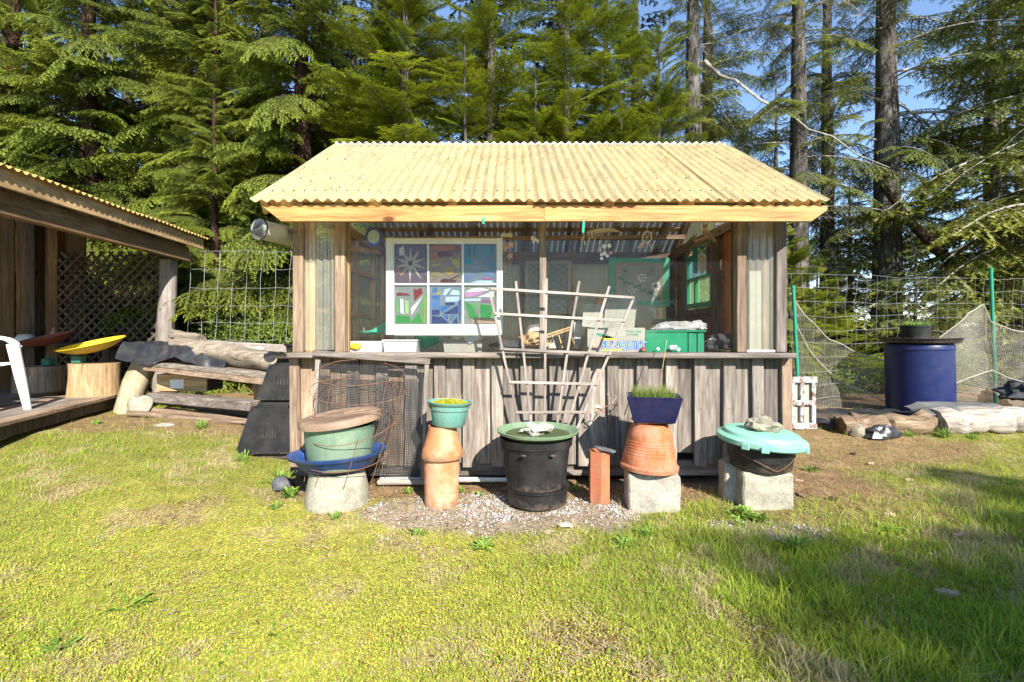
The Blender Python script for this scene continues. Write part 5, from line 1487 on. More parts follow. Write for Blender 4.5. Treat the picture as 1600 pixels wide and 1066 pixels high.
s2x = P(64, 0, 5.9).x
bowlseat(P(70, 0, 5.7).x, 5.75, wz(538, 5.7), .30, .20, M['redseat'], 'dull red scoop seat in the shade behind the yellow one', -6, (P(70, 0, 5.7).x, 5.75, ZD + .30))
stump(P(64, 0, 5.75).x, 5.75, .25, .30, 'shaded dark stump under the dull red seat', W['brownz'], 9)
# shelf at the back with caps
shf = thing('back_shelf', (-5.9, 6.3, ZD), 'dark plank shelf at the back of the lean-to', 'shelf')
MB().box(-7.2, -5.1, 6.15, 6.45, .93, .965).build('top', W['darkx'], shf)
for x in (-7.0, -5.3): MB().box(x, x + .08, 6.2, 6.4, ZD, .929).build('leg', W['dark'], shf)
for (px, r, lb, mt) in ((40, .12, 'pale cap lying on the dark back shelf', 'white'), (66, .09, 'flattened pale cap right of the other on the back shelf', 'shell')):
    x = P(px, 0, 6.3).x
    t = thing('cap', (x, 6.28, .966), lb, 'cap')
    MB().lathe([(r * 1.0, 0), (r * .95, .05), (r * .6, .11 if px < 50 else .06), (0, .12 if px < 50 else .07)], (x, 6.3, .966), 20).build('crown', M[mt], t, smooth=60)
    MB().sheet(lambda u, v: (x - r * (1 + .6 * v) * math.cos((u - .5) * 1.6), 6.3 - r * (1 + .3 * v) * math.sin((u - .5) * 1.6), .975 - .01 * v), 8, 3, .004).build('visor', M[mt], t, smooth=60)
m_ = MB(); m_.lathe([(0, 0), (.04, 0), (.042, .12), (.015, .16), (.015, .2), (0, .2)], (P(84, 0, 6.3).x, 6.3, .966), 14)
m_.build('bottle', M['bronze'], None, smooth=50, label='brown bottle at the right end of the back shelf', cat='bottle')

# white plastic garden chair, seen in part
fx, fy = P(45, 0, 4.38).x - .01, 4.38
ch = thing('plastic_chair', (fx, fy, ZD), 'white moulded plastic garden chair on the deck at the left edge', 'chair')
def cpart(n, m_, **k): m_.build(n, M['whitep'], ch, smooth=50)
fx, fy = P(45, 0, 4.38).x - .01, 4.38
def legp(x0, y0, x1, y1, z1, r0=.028, r1=.045):
    MB().tube([(x0, y0, ZD), (x0 + (x1 - x0) * .5, y0 + (y1 - y0) * .5, ZD + (z1 - ZD) * .5), (x1, y1, z1)], [r0, (r0 + r1) / 2 + .004, r1], 10).build('leg', M['whitep'], ch, smooth=60)
legp(fx, fy, fx - .13, fy - .0, 1.0); legp(fx - .55, fy - .02, fx - .44, fy, 1.0)
legp(fx - .05, fy + .50, fx - .14, fy + .42, .86); legp(fx - .52, fy + .50, fx - .42, fy + .42, .86)
cpart('seat', MB().sheet(lambda u, v: (fx - .52 + .44 * u, fy + .02 + .44 * v, .84 - .02 * math.sin(u * 3.14) + .0 * v - .02 * v), 10, 8, .012))
for sx in (0, 1):
    xo = fx - .125 if sx == 0 else fx - .465
    cpart('armrest', MB().sheet(lambda u, v: (xo - .035 + .07 * v + (.0 if sx == 0 else 0), fy - .03 + .50 * u, 1.03 + .035 * math.sin(u * 3.14) - .012 * (2 * v - 1) ** 2 - .05 * (1 - min(1, u * 6)) ** 2), 14, 5, .014))
def backf(u, v):
    a = (u - .5) * 2
    return (fx - .295 + a * .24, fy + .44 + .10 * v - .06 * a * a, .86 + .46 * v - .06 * a * a * v)
for k in range(7):
    u0 = k / 7 + .02; u1 = (k + 1) / 7 - .02
    cpart('back_slat', MB().sheet(lambda u, v: backf(u0 + (u1 - u0) * u, v * .86), 3, 8, .01))
cpart('back_rail', MB().sheet(lambda u, v: backf(u, .87 + .16 * v), 14, 3, .014))

ch.rotation_euler = (0, 0, R(90))
# log bench
lb_ = thing('log_bench', (-3.4, 5.0, .2), 'rough log slab work bench on splayed log legs beside the lean-to', 'bench')
gl0 = gz(-4.4, 5.4)
MB().tube([(P(196, 0, 5.3).x, 5.30, gl0 - .02), P(212, 600, 5.32), P(228, 566, 5.34)], [.115, .12, .115], 14, nz=.15).build('leg', wood('peeled_log_z', (0.25, 0.21, 0.14), (0.42, 0.37, 0.25), (0.52, 0.47, 0.34), 'z', .8, .05, False), lb_, smooth=60)
MB().tube([(-2.6, 5.05, gz(-2.6, 5) - .02), (-2.62, 5.05, .60)], [.09, .09], 12, nz=.15).build('leg', W['brownz'], lb_, smooth=60)
def log(pts, rads, name, mat, par, n=14, nz=.25, seed=0, sx=1.0, **k):
    return MB().tube(pts, rads, n, True, 0, nz, seed, sx=sx).build(name, mat, par, smooth=55, **k)
logw = wood('cracked_log_x', (0.10, 0.075, 0.055), (0.24, 0.205, 0.16), (0.36, 0.32, 0.27), 'x', .9, .08, False, 1.0)
def seglog(a, b, r, n=9, seed=0, wob=.02):
    a = Vector(a); b = Vector(b); return [a.lerp(b, i / n) + Vector((0, wob * mn.noise(Vector((i * .7, seed, 0))), wob * mn.noise(Vector((i * .7, seed, 5))))) for i in range(n + 1)], [r * (1 + .12 * mn.noise(Vector((i * .9, seed, 9)))) for i in range(n + 1)]
A = P(278, 539, 5.25); B = P(440, 568, 4.75)
p_, r_ = seglog(A, B, .095, 10, 3); log(p_, r_, 'slab', logw, lb_, nz=.4, seed=2)
A = P(270, 523, 5.6); B = P(315, 531, 5.5)
p_, r_ = seglog(A, B, .06, 5, 8); log(p_, r_, 'slab', logw, lb_, nz=.4, seed=5)
MB().bar(P(225, 566, 5.22), P(437, 587, 4.72), .20, .05, (0, 0, 1), .006).build('top_plank', W['greyx'], lb_)
MB().bar(P(225, 559, 5.62), P(440, 574, 5.2), .40, .04, (0, 0, 1), .006).build('top_plank', W['brownx'], lb_)
MB().bar(P(225, 573, 5.12), P(437, 598, 4.62), .03, .075, (0, 0, 1), .004).build('apron', W['brownx'], lb_)
MB().bar(P(242, 620, 5.2), P(398, 634, 4.9), .16, .10, (0, 0, 1), .01).build('lower_beam', W['greyx'], lb_)
# black tarp over the bench's left end
def tarpf(u, v):
    a = P(208, 541, 5.2).lerp(P(352, 556, 4.9), u)
    x = a.x; y = 5.62 - .62 * v * (1 - .1 * u)
    z = a.z + .045 + .05 * mn.noise(Vector((u * 5, v * 3, 1))) + .02 * mn.noise(Vector((u * 14, v * 9, 4)))
    if v > .7:
        t = (v - .7) / .3; z -= t * (.17 + .05 * math.sin(u * 9)) ; y = 5.62 - .62 * .7 * (1 - .1 * u) - .10 * t + .03 * mn.noise(Vector((u * 12, 3, t)))
    x += .03 * mn.noise(Vector((u * 6, v * 6, 9)))
    return (x - .10 * max(0, .06 - u) / .06, y - .25 * u, z)
MB().sheet(tarpf, 60, 30, .003).build('black_tarp', M['tarp'], None, smooth=40, label='wrinkled black tarp folded over the left end of the log bench', cat='tarp')
cr2 = thing('wooden_crate', P(300, 612, 5.35), 'small wooden crate with a pale sticker under the log bench', 'crate')
a = P(255, 612, 5.4); b = P(332, 584, 5.4)
za, zb3 = P(0, 613, 5.2).z, P(0, 586, 5.2).z
MB().box(a.x, b.x, 5.30, 5.32, za, zb3, .003).build('side_panel', W['warmx'], cr2)
MB().box(a.x, a.x + .02, 5.321, 5.6, za, zb3, .003).build('side_panel', W['greyy'], cr2)
MB().box(b.x - .02, b.x, 5.321, 5.6, za, zb3, .003).build('side_panel', W['greyy'], cr2)
MB().box(a.x + .02, b.x - .02, 5.321, 5.6, za, za + .02, .003).build('bottom', W['darkx'], cr2)
MB().box(a.x + .15, a.x + .30, 5.297, 5.2995, za + .03, za + .13, .0005).build('sticker', M['whitep'], cr2)
MB().rock((P(220, 0, 5.1).x, 5.1, gl0 + .07), (.13, .09, .14), 6, 3, .35).build('boulder', M['concrete2'], None, smooth=40, label='squarish pale rock beside the splayed bench leg', cat='rock')
MB().rock((P(300, 0, 5.0).x, 4.6, gz(-3, 4.6) + .01), (.10, .06, .02), 11, 2, .5).build('flat_stone', M['rockw'], None, smooth=40, label='flat pale stone in the grass in front of the log bench', cat='stone')
slb = []
for k in range(5):
    p_, r_ = seglog((-4.0 + .1 * k, 5.0 + .13 * k, gz(-3.5, 5) + .02 + .02 * (k % 2)), (-2.55 - .08 * k, 4.85 + .13 * k, gz(-2.6, 5) + .03), .03, 6, k)
    log(p_, r_, 'bark_strip', W['brownx'], None, 7, .3, k, label='brown bark covered stick number %d back from the front under the bench' % (k + 1) if False else ['frontmost', 'second', 'middle', 'fourth', 'rearmost'][k] + ' brown stick lying on the ground under the log bench', cat='stick')
# white raised bed edge behind the bench
MB().bar(P(315, 537, 6.4), P(450, 545, 6.1), .06, .10, (0, 0, 1), .01).build('white_edge_board', W['pale'], None, label='bleached edging board behind the log bench', cat='board')
for (px, py, r, lb) in ((402, 546, .06, 'pale stone on the bed right of the log bench'), (384, 545, .045, 'smaller pale stone beside the bulb pot')):
    MB().rock(P(px, py, 5.9), (r * 1.5, r, r * .7), px, 2, .3).build('garden_stone', M['rockw'], None, smooth=40, label=lb, cat='stone')

# ============================================================ fences
def wirefence(name, label, x0, x1, ya, yb_, rows, cols, r, wob, seed, mat, cat='fence', par=None, tilt=0):
    t = par or thing(name, ((x0 + x1) / 2, (ya + yb_) / 2, rows[-1]), label, cat)
    rs = random.Random(seed)
    def pt(u, z):
        x = x0 + (x1 - x0) * u + wob * mn.noise(Vector((u * 9 + seed, z * 3, 0))) + tilt * (z - rows[-1])
        return Vector((x, ya + (yb_ - ya) * u + wob * .6 * mn.noise(Vector((u * 5, z * 4, seed))), z + wob * .9 * mn.noise(Vector((u * 7, z * 2, seed + 4)))))
    for z in rows:
        MB().tube([pt(i / 40, z) for i in range(41)], r, 4, False).build('line_wire', mat, t)
    for i in range(cols + 1):
        u = i / cols
        m_ = MB(); m_.tube([pt(u, rows[0] + (rows[-1] - rows[0]) * k / 16) for k in range(17)], r * .9, 4, False); m_.build('stay_wire', mat, t)
    return t
Yf = 6.7
wirefence('wire_fence', 'galvanised woven wire fence between the lean-to post and the shed', P(292, 0, Yf).x, P(470, 0, Yf).x, Yf, Yf, [wz(p, Yf) for p in (393, 421, 450, 478, 505, 532)], 8, .0030, .022, 3, M['wire'], tilt=.05)
fr_ = wirefence('wire_fence', 'sagging woven wire fence on green posts right of the shed', 3.45, 7.9, 6.15, 6.95, [1.86, 1.68, 1.5, 1.32, 1.14, .96, .78, .6, .42, .25], 28, .0019, .05, 8, M['wire'])
def gpost(x, y, z0, z1, dx, lab):
    t = thing('fence_post', (x, y, z0), lab, 'post')
    MB().tube([(x, y, z0), (x + dx, y, z1)], .022, 12).build('tube', M['post'], t, smooth=60)
    MB().lathe([(.025, 0), (.025, .03), (.015, .036), (0, .037)], (x + dx, y, z1 - .028), 12).build('cap', M['post'], t, smooth=40)
    return t
gpost(P(1249, 0, 6.1).x, 6.1, .1, wz(447, 6.1), -.08, 'leaning green metal fence post close to the shed corner')
gpost(P(1556, 0, 6.62).x, 6.62, .1, wz(419, 6.62), -.07, 'tall green metal fence post right of the blue barrel')
gpost(7.7, 6.9, .1, 2.0, 0, 'green metal fence post beyond the right end of the netting') 
# draped netting
nt_ = thing('garden_netting', (5.0, 6.3, .15), 'beige garden netting draped in swags along the right fence', 'netting')
topc = [(1238, 456), (1262, 492), (1300, 530), (1345, 552), (1385, 562), (1440, 552), (1490, 515), (1520, 486), (1549, 474), (1560, 500), (1590, 515), (1640, 520), (1700, 505)]
def topz(x):
    pts = [(P(a, 0, 6.3).x, wz(b, 6.3)) for a, b in topc]
    for (a, za), (b, zb_) in zip(pts[:-1], pts[1:]):
        if a <= x <= b: return za + (zb_ - za) * (x - a) / (b - a)
    return pts[-1][1]
nx0, nx1 = P(1239, 0, 6.3).x, P(1690, 0, 6.3).x
def netp(u, v):
    x = nx0 + (nx1 - nx0) * u; zt_ = topz(x); zb_ = .10
    z = zb_ + (zt_ - zb_) * v
    y = 6.36 + .06 * math.sin(x * 5) * (1 - v * .5) + .10 * mn.noise(Vector((x * 2, z * 2, 0))) - .08 * (1 - v) ** 2
    return Vector((x + .03 * mn.noise(Vector((x * 3, z * 4, 7))), y, z + .03 * mn.noise(Vector((x * 4, z * 5, 3)))))
def strands(name, lines, r, mat, par):
    V = []; F = []
    for pts in lines:
        o = len(V)
        for i, p in enumerate(pts):
            V += [(p.x, p.y - r, p.z), (p.x + r * .8, p.y + r, p.z - r * .8), (p.x - r * .8, p.y + r, p.z + r * .8)]
            if i:
                a = o + (i - 1) * 3; b = o + i * 3
                for k in range(3): F.append([a + k, a + (k + 1) % 3, b + (k + 1) % 3, b + k])
    return meshobj(name, npmesh(name, np.array(V), np.array(F), mat), (0, 0, 0), par)
ln = []
nU, nV = 190, 62
for i in range(nU + 1): ln.append([netp(i / nU, k / 14) for k in range(15)])
for j in range(nV + 1): ln.append([netp(k / 80, (j / nV) ** 1.0) for k in range(81)])
strands('mesh', ln, .0021, M['net'], nt_)
MB().tube([netp(k / 60, 1.0) for k in range(61)], .006, 5).build('top_cord', M['rope'], nt_, smooth=60)
MB().tube([netp(k / 30 * .32, .82 - .7 * (k / 30)) + Vector((0, -.03, 0)) for k in range(31)], .005, 5).build('side_cord', M['rope'], nt_, smooth=60)
MB().tube([P(a, b, 5.9) for a, b in ((1490, 600), (1515, 590), (1550, 578), (1575, 590), (1610, 600))], .005, 5).build('side_cord', M['rope'], nt_, smooth=60)

# blue barrel
Yt = 5.8; xt = (1437 - 800) / 750 * Yt; zt0 = wz(640, 5.6) - .03
bt = thing('blue_barrel', (xt, Yt, zt0), 'wide blue plastic barrel standing on the raised bed behind the logs', 'barrel')
prof = [(0, 0), (.315, 0), (.328, .02), (.332, .35), (.330, .72), (.336, .73), (.336, .76), (.325, .79), (.31, .80), (0, .80)]
MB().lathe(prof, (xt, Yt, zt0), 56, Matrix.Rotation(R(-1.2), 3, 'Y')).build('body', M['tank'], bt, smooth=30)
zt2 = zt0 + .80
tray = thing('black_tray', (xt, Yt, zt2), 'wide round black tray on the blue barrel', 'tray')
fl('body', M['blackp'], [(0, 0.004), (.35, .004), (.37, .012), (.39, .055), (.402, .058), (.397, .066), (.375, .06), (.35, .02), (0, .02)], (xt, Yt, zt2), 48, tray)
bpt = thing('black_plant_pot', (xt - .03, Yt, zt2 + .021), 'small black nursery pot of green seedlings in the tray on the barrel', 'potted plant')
fl('pot', M['blackp'], [(0, 0), (.135, 0), (.15, .17), (.157, .175), (.157, .195), (.146, .195), (.13, .15), (0, .15)], (xt - .05, Yt, zt2 + .021), 32, bpt)
MB().lathe([(0, .155), (.13, .155)], (xt - .05, Yt, zt2 + .021), 20).build('soil', M['soil'], bpt)
POTS.append((bpt, Vector((xt - .05, Yt, zt2 + .18)), .125, 'herb'))
# logs edging the bed, tarp, odds and ends
wl = wood('white_bleached_log', (0.12, 0.095, 0.075), (0.36, 0.33, 0.29), (0.52, 0.49, 0.45), 'x', .85, .05, False, .8)
p_, r_ = seglog((4.42, 5.02, .17), (7.4, 5.2, .19), .14, 30, 4, .05); log(p_, r_, 'fallen_log', wl, None, 28, .28, 3, label='thick bleached white log edging the bed at the right edge', cat='log')
p_, r_ = seglog((3.45, 5.05, .11), (4.36, 5.02, .13), .12, 16, 6, .05); log(p_, r_, 'fallen_log', wood('tan_log', (0.08, 0.055, 0.035), (0.20, 0.145, 0.095), (0.30, 0.235, 0.165), 'x', .9, .05, True, 1.0), None, 24, .45, 7, label='knobbly tan log in front of the blue barrel', cat='log')
p_, r_ = seglog((2.75, 5.45, .12), (3.55, 5.2, .12), .09, 7, 9, .04); log(p_, r_, 'fallen_log', W['dark'], None, 12, .4, 1, label='dark weathered log left of the blue barrel', cat='log')
MB().bar((4.75, 5.75, .30), (5.35, 5.5, .14), .03, .10, (0, 0, 1)).build('brown_plank', W['brownx'], None, label='short brown plank tilted on the bed behind the white log', cat='plank')
MB().rock((3.55, 4.93, .09), (.09, .07, .08), 12, 2, .4).build('garden_stone', M['rock'], None, smooth=40, label='brown stone at the left end of the tan log', cat='stone')
MB().rock((3.0, 5.2, .14), (.14, .08, .04), 15, 2, .4).build('garden_stone', M['rockw'], None, smooth=40, label='white flat stone on the dark log left of the barrel', cat='stone')
def tf(x0, x1, y0, y1, z, amp, seed, hang=.0):
    def fn(u, v):
        x = x0 + (x1 - x0) * u; y = y0 + (y1 - y0) * v
        e = min(u, 1 - u, .15) / .15
        zz = z + amp * mn.noise(Vector((x * 3 + seed, y * 4, 0))) + amp * .5 * mn.noise(Vector((x * 9, y * 9, seed)))
        if v < .3: zz -= hang * (1 - v / .3) ** 1.5
        return (x + .05 * mn.noise(Vector((y * 6, seed, 2))), y + .06 * mn.noise(Vector((x * 4, seed, 1))), zz - .05 * (1 - e))
    return fn
MB().sheet(tf(2.9, 5.6, 5.1, 5.75, .19, .04, 4, .06), 70, 20, .003).build('black_tarp', M['tarp'], None, smooth=40, label='black plastic sheeting spread over the bed around the blue barrel', cat='tarp')
MB().sheet(tf(4.3, 5.3, 4.98, 5.3, .33, .03, 9, .06), 40, 12, .003).build('grey_cloth', paint('grey_weed_cloth', (0.11, 0.11, 0.105), .9), None, smooth=40, label='grey cloth draped over the left end of the white log', cat='cloth')
crumple((3.75, 4.86, .07), (.16, .08, .09), 41).build('plastic_scrap', M['tarp'], None, smooth=20, label='shiny black plastic scrap in front of the dark log', cat='plastic sheet')
crumple((6.45, 5.95, .34), (.30, .2, .17), 43, (40, 22), .5, 3).build('black_bundle', M['dkcloth'], None, smooth=20, label='ragged black bundle behind the white log at the right edge', cat='bundle')
# ============================================================ ground
def zones(x, y):
    n1 = fbm(x, y, 1.3, 3); n2 = fbm(x, y, 3.5, 8); n3 = fbm(x, y, 9.0, 2)
    wob = (n1 - .5) * .5 + (n2 - .5) * .3
    grav = 1 - sst((np.sqrt(((x + .02) / .98) ** 2 + ((y - 3.0) / .36) ** 2) - .72 + wob * 1.9) / .3)
    g2 = 1 - sst((np.sqrt(((x - 1.45) / .35) ** 2 + ((y - 2.72) / .14) ** 2) - .8 + wob) / .4)
    grav = np.maximum(grav, g2 * .7)
    strip = sst((y - 3.02 + wob * .5) / .25) * (1 - sst((y - 3.9) / .6)) * sst((x + 1.75) / .2) * (1 - sst((x - 2.5) / .5))
    d2 = 1 - sst((np.sqrt(((x - 3.1) / 1.6) ** 2 + ((y - 4.55) / .62) ** 2) - .78 + wob * .8) / .3)
    d3 = 1 - sst((np.sqrt(((x + 3.7) / 1.5) ** 2 + ((y - 4.75) / .5) ** 2) - .8 + wob * .9) / .35)
    d4 = 1 - sst((np.sqrt(((x - 2.0) / .8) ** 2 + ((y - 3.0) / .25) ** 2) - .8 + wob) / .4)
    far = sst((y - 5.6 + wob) / 1.0)
    d5 = sst((n2 * .5 + n1 * .5 - .59) / .09) * .5 * sst((y - 1.2) / .6) * (1 - sst((x - .8) / .8) * .8)
    dirt = np.clip(np.maximum.reduce([strip, d2 * .85, d3 * .85, d4 * .6, far, d5]), 0, 1)
    dirt = np.clip(dirt - grav * .3, 0, 1)
    moss = sst((1.0 - x + wob * 3) / 1.3) * (1 - sst((y - 2.9 + wob * 2) / .8)) * sst((x + 3.4) / 1.5)
    straw = sst((n2 - .50) / .14) * sst((.66 - n3) / .3)
    return grav, dirt, moss, straw, n1, n2, n3

def axis_pts(lo, hi, dl, dh, step, grow=1.18):
    a = list(np.arange(dl, dh, step)); s = step
    v = dh
    while v < hi: a.append(v); s *= grow; v += s
    a.append(hi); s = step; v = dl - step; b = []
    while v > lo: b.append(v); s *= grow; v -= s
    b.append(lo)
    return np.array(b[::-1] + a)
ax_ = axis_pts(-300, 300, -5.5, 6.5, .045); ay_ = axis_pts(-120, 400, .8, 7.5, .045)
GX, GY = np.meshgrid(ax_, ay_, indexing='ij')
gx, gy = GX.ravel(), GY.ravel()
GZ = g(gx, gy) + (fbm(gx, gy, 5.0, 4) - .5) * .035 + (fbm(gx, gy, 1.1, 6) - .5) * .05 - .012
inside = (gx > X0 - .05) & (gx < X1 + .05) & (gy > 3.5) & (gy < 6.1)
GZ = np.where(inside, np.minimum(GZ, .0), GZ)
grav, dirt, moss, straw, n1, n2, n3 = zones(gx, gy)
def lerp3(a, b, t): return a * (1 - t[:, None]) + np.array(b)[None, :] * t[:, None]
base = np.tile(np.array([[.21, .20, .05]]), (len(gx), 1))
base = lerp3(base, (.40, .36, .08), moss * .75)
base = lerp3(base, (.38, .31, .17), straw * .6)
base = lerp3(base, (.25, .165, .095), dirt * .95)
base = lerp3(base, (.30, .24, .19), grav * .9)
n_y = len(ay_); n_x = len(ax_)
I, J = np.meshgrid(np.arange(n_x - 1), np.arange(n_y - 1), indexing='ij')
a = (I * n_y + J).ravel()
Fq = np.stack([a, a + n_y, a + n_y + 1, a + 1], 1)
gm, n, b = nmat('lawn_soil_and_gravel')
at = N(n, 'ShaderNodeAttribute', attribute_name='col')
tc_ = N(n, 'ShaderNodeTexCoord')
f1 = noise(n, tc_.outputs['Object'], 60, 6, .75); f2 = noise(n, tc_.outputs['Object'], 9, 5, .7)
c_ = mixc(n, 1.0, at.outputs[0], ramp(n, f1, [(.3, (.35, .33, .3)), (.5, (.95, .95, .95)), (.72, (1.7, 1.6, 1.5))]), 'MULTIPLY')
c_ = mixc(n, .8, c_, ramp(n, f2, [(.3, (.6, .6, .6)), (.7, (1.25, 1.2, 1.15))]), 'MULTIPLY')
n.links.new(c_, b.inputs['Base Color']); b.inputs['Roughness'].default_value = 1; b.inputs['Specular IOR Level'].default_value = .1
bump(n, b, f1, .8, .012)
me = npmesh('ground', np.stack([gx, gy, GZ], 1), Fq, gm, col=base)
me.polygons.foreach_set('use_smooth', np.ones(len(me.polygons), dtype=bool))
meshobj('ground', me, (0, 0, 0), kind='structure')
def gh(x, y):
    return g(x, y) + (fbm(x, y, 5.0, 4) - .5) * .035 + (fbm(x, y, 1.1, 6) - .5) * .05 - .012

rs = np.random.RandomState(5)
def keepout(x, y):
    """where pots, shed and deck stand"""
    k = (x > X0 - .02) & (x < X1 + .02) & (y > 3.48)
    dl = (x < -3.95 - (y - 3.7) * .29 + .04) & (y < 5.6) & (x < -3.4)
    k |= dl
    for (cx, cy, r) in ((cxm, Yk, .2), (xT, Y1, .11), (xB, Yb_, .2), (xF, 3.14, .07), (xU, 3.09, .17), (xK, 3.16, .2), (-2.0, 4.28, .33)):
        k |= ((x - cx) ** 2 + (y - cy) ** 2) < r * r
    return k
def scatter(n_, pw=1.5, ylo=.7, yhi=7.0):
    # nearer ground gets more: growth is only resolved close by
    u = rs.rand(n_)
    y = (ylo ** (1 - pw) + u * (yhi ** (1 - pw) - ylo ** (1 - pw))) ** (1 / (1 - pw))
    half = 1.12 * y + .5
    x = rs.uniform(-1, 1, n_) * half
    return x, y
def blades(x, y, h, w_, lean, col0, col1, segs=2):
    n_ = len(x); z = gh(x, y) - .004
    th = rs.uniform(0, 2 * math.pi, n_); ph = rs.uniform(0, 2 * math.pi, n_)
    dx, dy = np.cos(th) * w_ / 2, np.sin(th) * w_ / 2
    lx, ly = np.cos(ph) * lean * h, np.sin(ph) * lean * h
    V = np.zeros((n_, 5, 3))
    V[:, 0] = np.stack([x - dx, y - dy, z], 1); V[:, 1] = np.stack([x + dx, y + dy, z], 1)
    hz = h * np.sqrt(np.clip(1 - lean ** 2 * .7, .05, 1))
    V[:, 2] = np.stack([x - dx * .75 + lx * .35, y - dy * .75 + ly * .35, z + hz * .6], 1)
    V[:, 3] = np.stack([x + dx * .75 + lx * .35, y + dy * .75 + ly * .35, z + hz * .6], 1)
    V[:, 4] = np.stack([x + lx, y + ly, z + hz], 1)
    o = (np.arange(n_) * 5)[:, None, None]
    F = (np.array([[0, 1, 3], [0, 3, 2], [2, 3, 4]])[None] + o).reshape(-1, 3)
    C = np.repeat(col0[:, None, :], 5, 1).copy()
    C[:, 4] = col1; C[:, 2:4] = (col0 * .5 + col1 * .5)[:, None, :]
    return V.reshape(-1, 3), F, C.reshape(-1, 3)
def pick(cols, n_, jit=.25):
    cols = np.array(cols); k = rs.randint(0, len(cols), n_)
    return cols[k] * (1 + rs.uniform(-jit, jit, (n_, 1)))

GM = vcmat('grass_blades', .35)
# green grass
x, y = scatter(330000)
grav, dirt, moss, straw, n1, n2, n3 = zones(x, y)
pr = (1 - dirt * .93) * (1 - grav * .96) * (1 - moss * .55) * (.35 + 1.1 * n2)
m_ok = (rs.rand(len(x)) < pr) & ~keepout(x, y)
x, y = x[m_ok], y[m_ok]; moss_, n2_, n1_, st_ = moss[m_ok], n2[m_ok], n1[m_ok], straw[m_ok]
rt = sst((x - .45) / .9) * (1 - sst((y - 2.9) / .6))
clump = sst((fbm(x, y, 4.0, 21) - .45) / .2)
h = (.022 + .03 * rs.rand(len(x)) + .03 * (rs.rand(len(x)) < .08)) * (1 - .35 * moss_) + rt * (.012 + .042 * clump) * rs.rand(len(x)) ** .8
h *= 1 + .5 * clump * (rs.rand(len(x)) < .3)
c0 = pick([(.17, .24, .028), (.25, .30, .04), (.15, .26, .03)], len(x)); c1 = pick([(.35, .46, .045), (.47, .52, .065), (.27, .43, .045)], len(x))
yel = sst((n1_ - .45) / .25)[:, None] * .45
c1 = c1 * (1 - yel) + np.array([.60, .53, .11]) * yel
drier = (rs.rand(len(x)) < st_ * .75)
c1[drier] = pick([(.64, .55, .31), (.55, .46, .24)], drier.sum()); c0[drier] = pick([(.36, .29, .14)], drier.sum())
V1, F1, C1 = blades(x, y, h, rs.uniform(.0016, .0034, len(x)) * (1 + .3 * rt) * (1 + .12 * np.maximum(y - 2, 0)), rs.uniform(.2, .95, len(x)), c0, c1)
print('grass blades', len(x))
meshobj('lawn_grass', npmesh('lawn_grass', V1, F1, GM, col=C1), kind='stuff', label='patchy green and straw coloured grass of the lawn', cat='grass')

# low yellow green moss and clover leaves
x, y = scatter(560000, 1.7, .7, 4.6)
grav, dirt, moss, straw, n1, n2, n3 = zones(x, y)
pr = (1 - dirt * .9) * (1 - grav * .93) * (.22 + .95 * moss) * (.25 + 1.2 * n3)
m_ok = (rs.rand(len(x)) < pr) & ~keepout(x, y)
x, y = x[m_ok], y[m_ok]; moss_ = moss[m_ok]; n2_ = n2[m_ok]; n3_ = n3[m_ok]
n_ = len(x); s = rs.uniform(.0022, .0052, n_); z = gh(x, y) + rs.rand(n_) * .014 * (.5 + n3_)
th = rs.uniform(0, 6.28, n_); tl = rs.uniform(-.9, .9, (n_, 2))
V = np.zeros((n_, 4, 3))
for k, (a, r_) in enumerate(((0, 1), (1.57, .55), (3.14, 1), (4.71, .55))):
    dx, dy = np.cos(th + a) * s * r_, np.sin(th + a) * s * r_
    V[:, k] = np.stack([x + dx, y + dy, z + dx * tl[:, 0] + dy * tl[:, 1]], 1)
F = (np.arange(n_) * 4)[:, None] + np.array([[0, 1, 2, 3]])
ca = pick([(.58, .54, .07), (.50, .51, .06), (.58, .52, .13), (.42, .48, .06), (.54, .45, .12), (.38, .45, .06)], n_); cb_ = pick([(.27, .36, .045), (.34, .43, .06)], n_)
t = np.clip(moss_ * .95 - .15 + (n2_ - .5) * 1.6 + (n3_ - .5) * 1.2, 0, 1)[:, None]
cc_ = cb_ * (1 - t) + ca * t
rdm = (rs.rand(n_) < .035); cc_[rdm] = pick([(.42, .16, .05), (.5, .26, .08), (.3, .12, .05)], rdm.sum())
print('moss leaves', n_)
meshobj('ground_moss', npmesh('ground_moss', V.reshape(-1, 3), F, GM, col=np.repeat(cc_, 4, 0)), kind='stuff', label='low yellow green moss and clover between the grass', cat='moss')

# litter: fallen needles, straw, bits of bark
x, y = scatter(90000, 1.4, .8, 6.5)
grav, dirt, moss, straw, n1, n2, n3 = zones(x, y)
m_ok = (rs.rand(len(x)) < np.clip(dirt * 1.3 + grav * .9 + .16 + straw * .4, 0, 1)) & ~keepout(x, y)
x, y, dirt = x[m_ok], y[m_ok], dirt[m_ok]; n_ = len(x)
th = rs.uniform(0, 6.28, n_); L = rs.uniform(.012, .045, n_); w_ = rs.uniform(.0008, .0028, n_)
z = gh(x, y) + rs.rand(n_) * .012 + .002
dx, dy = np.cos(th) * L, np.sin(th) * L; ex, ey = -np.sin(th) * w_, np.cos(th) * w_
V = np.zeros((n_, 4, 3)); dz = rs.uniform(-.004, .006, n_)
V[:, 0] = np.stack([x - ex, y - ey, z], 1); V[:, 1] = np.stack([x + ex, y + ey, z], 1)
V[:, 2] = np.stack([x + dx + ex, y + dy + ey, z + dz], 1); V[:, 3] = np.stack([x + dx - ex, y + dy - ey, z + dz], 1)
F = (np.arange(n_) * 4)[:, None] + np.array([[0, 1, 2, 3]])
cc_ = pick([(.24, .12, .055), (.34, .20, .10), (.14, .08, .045), (.48, .38, .24)], n_)
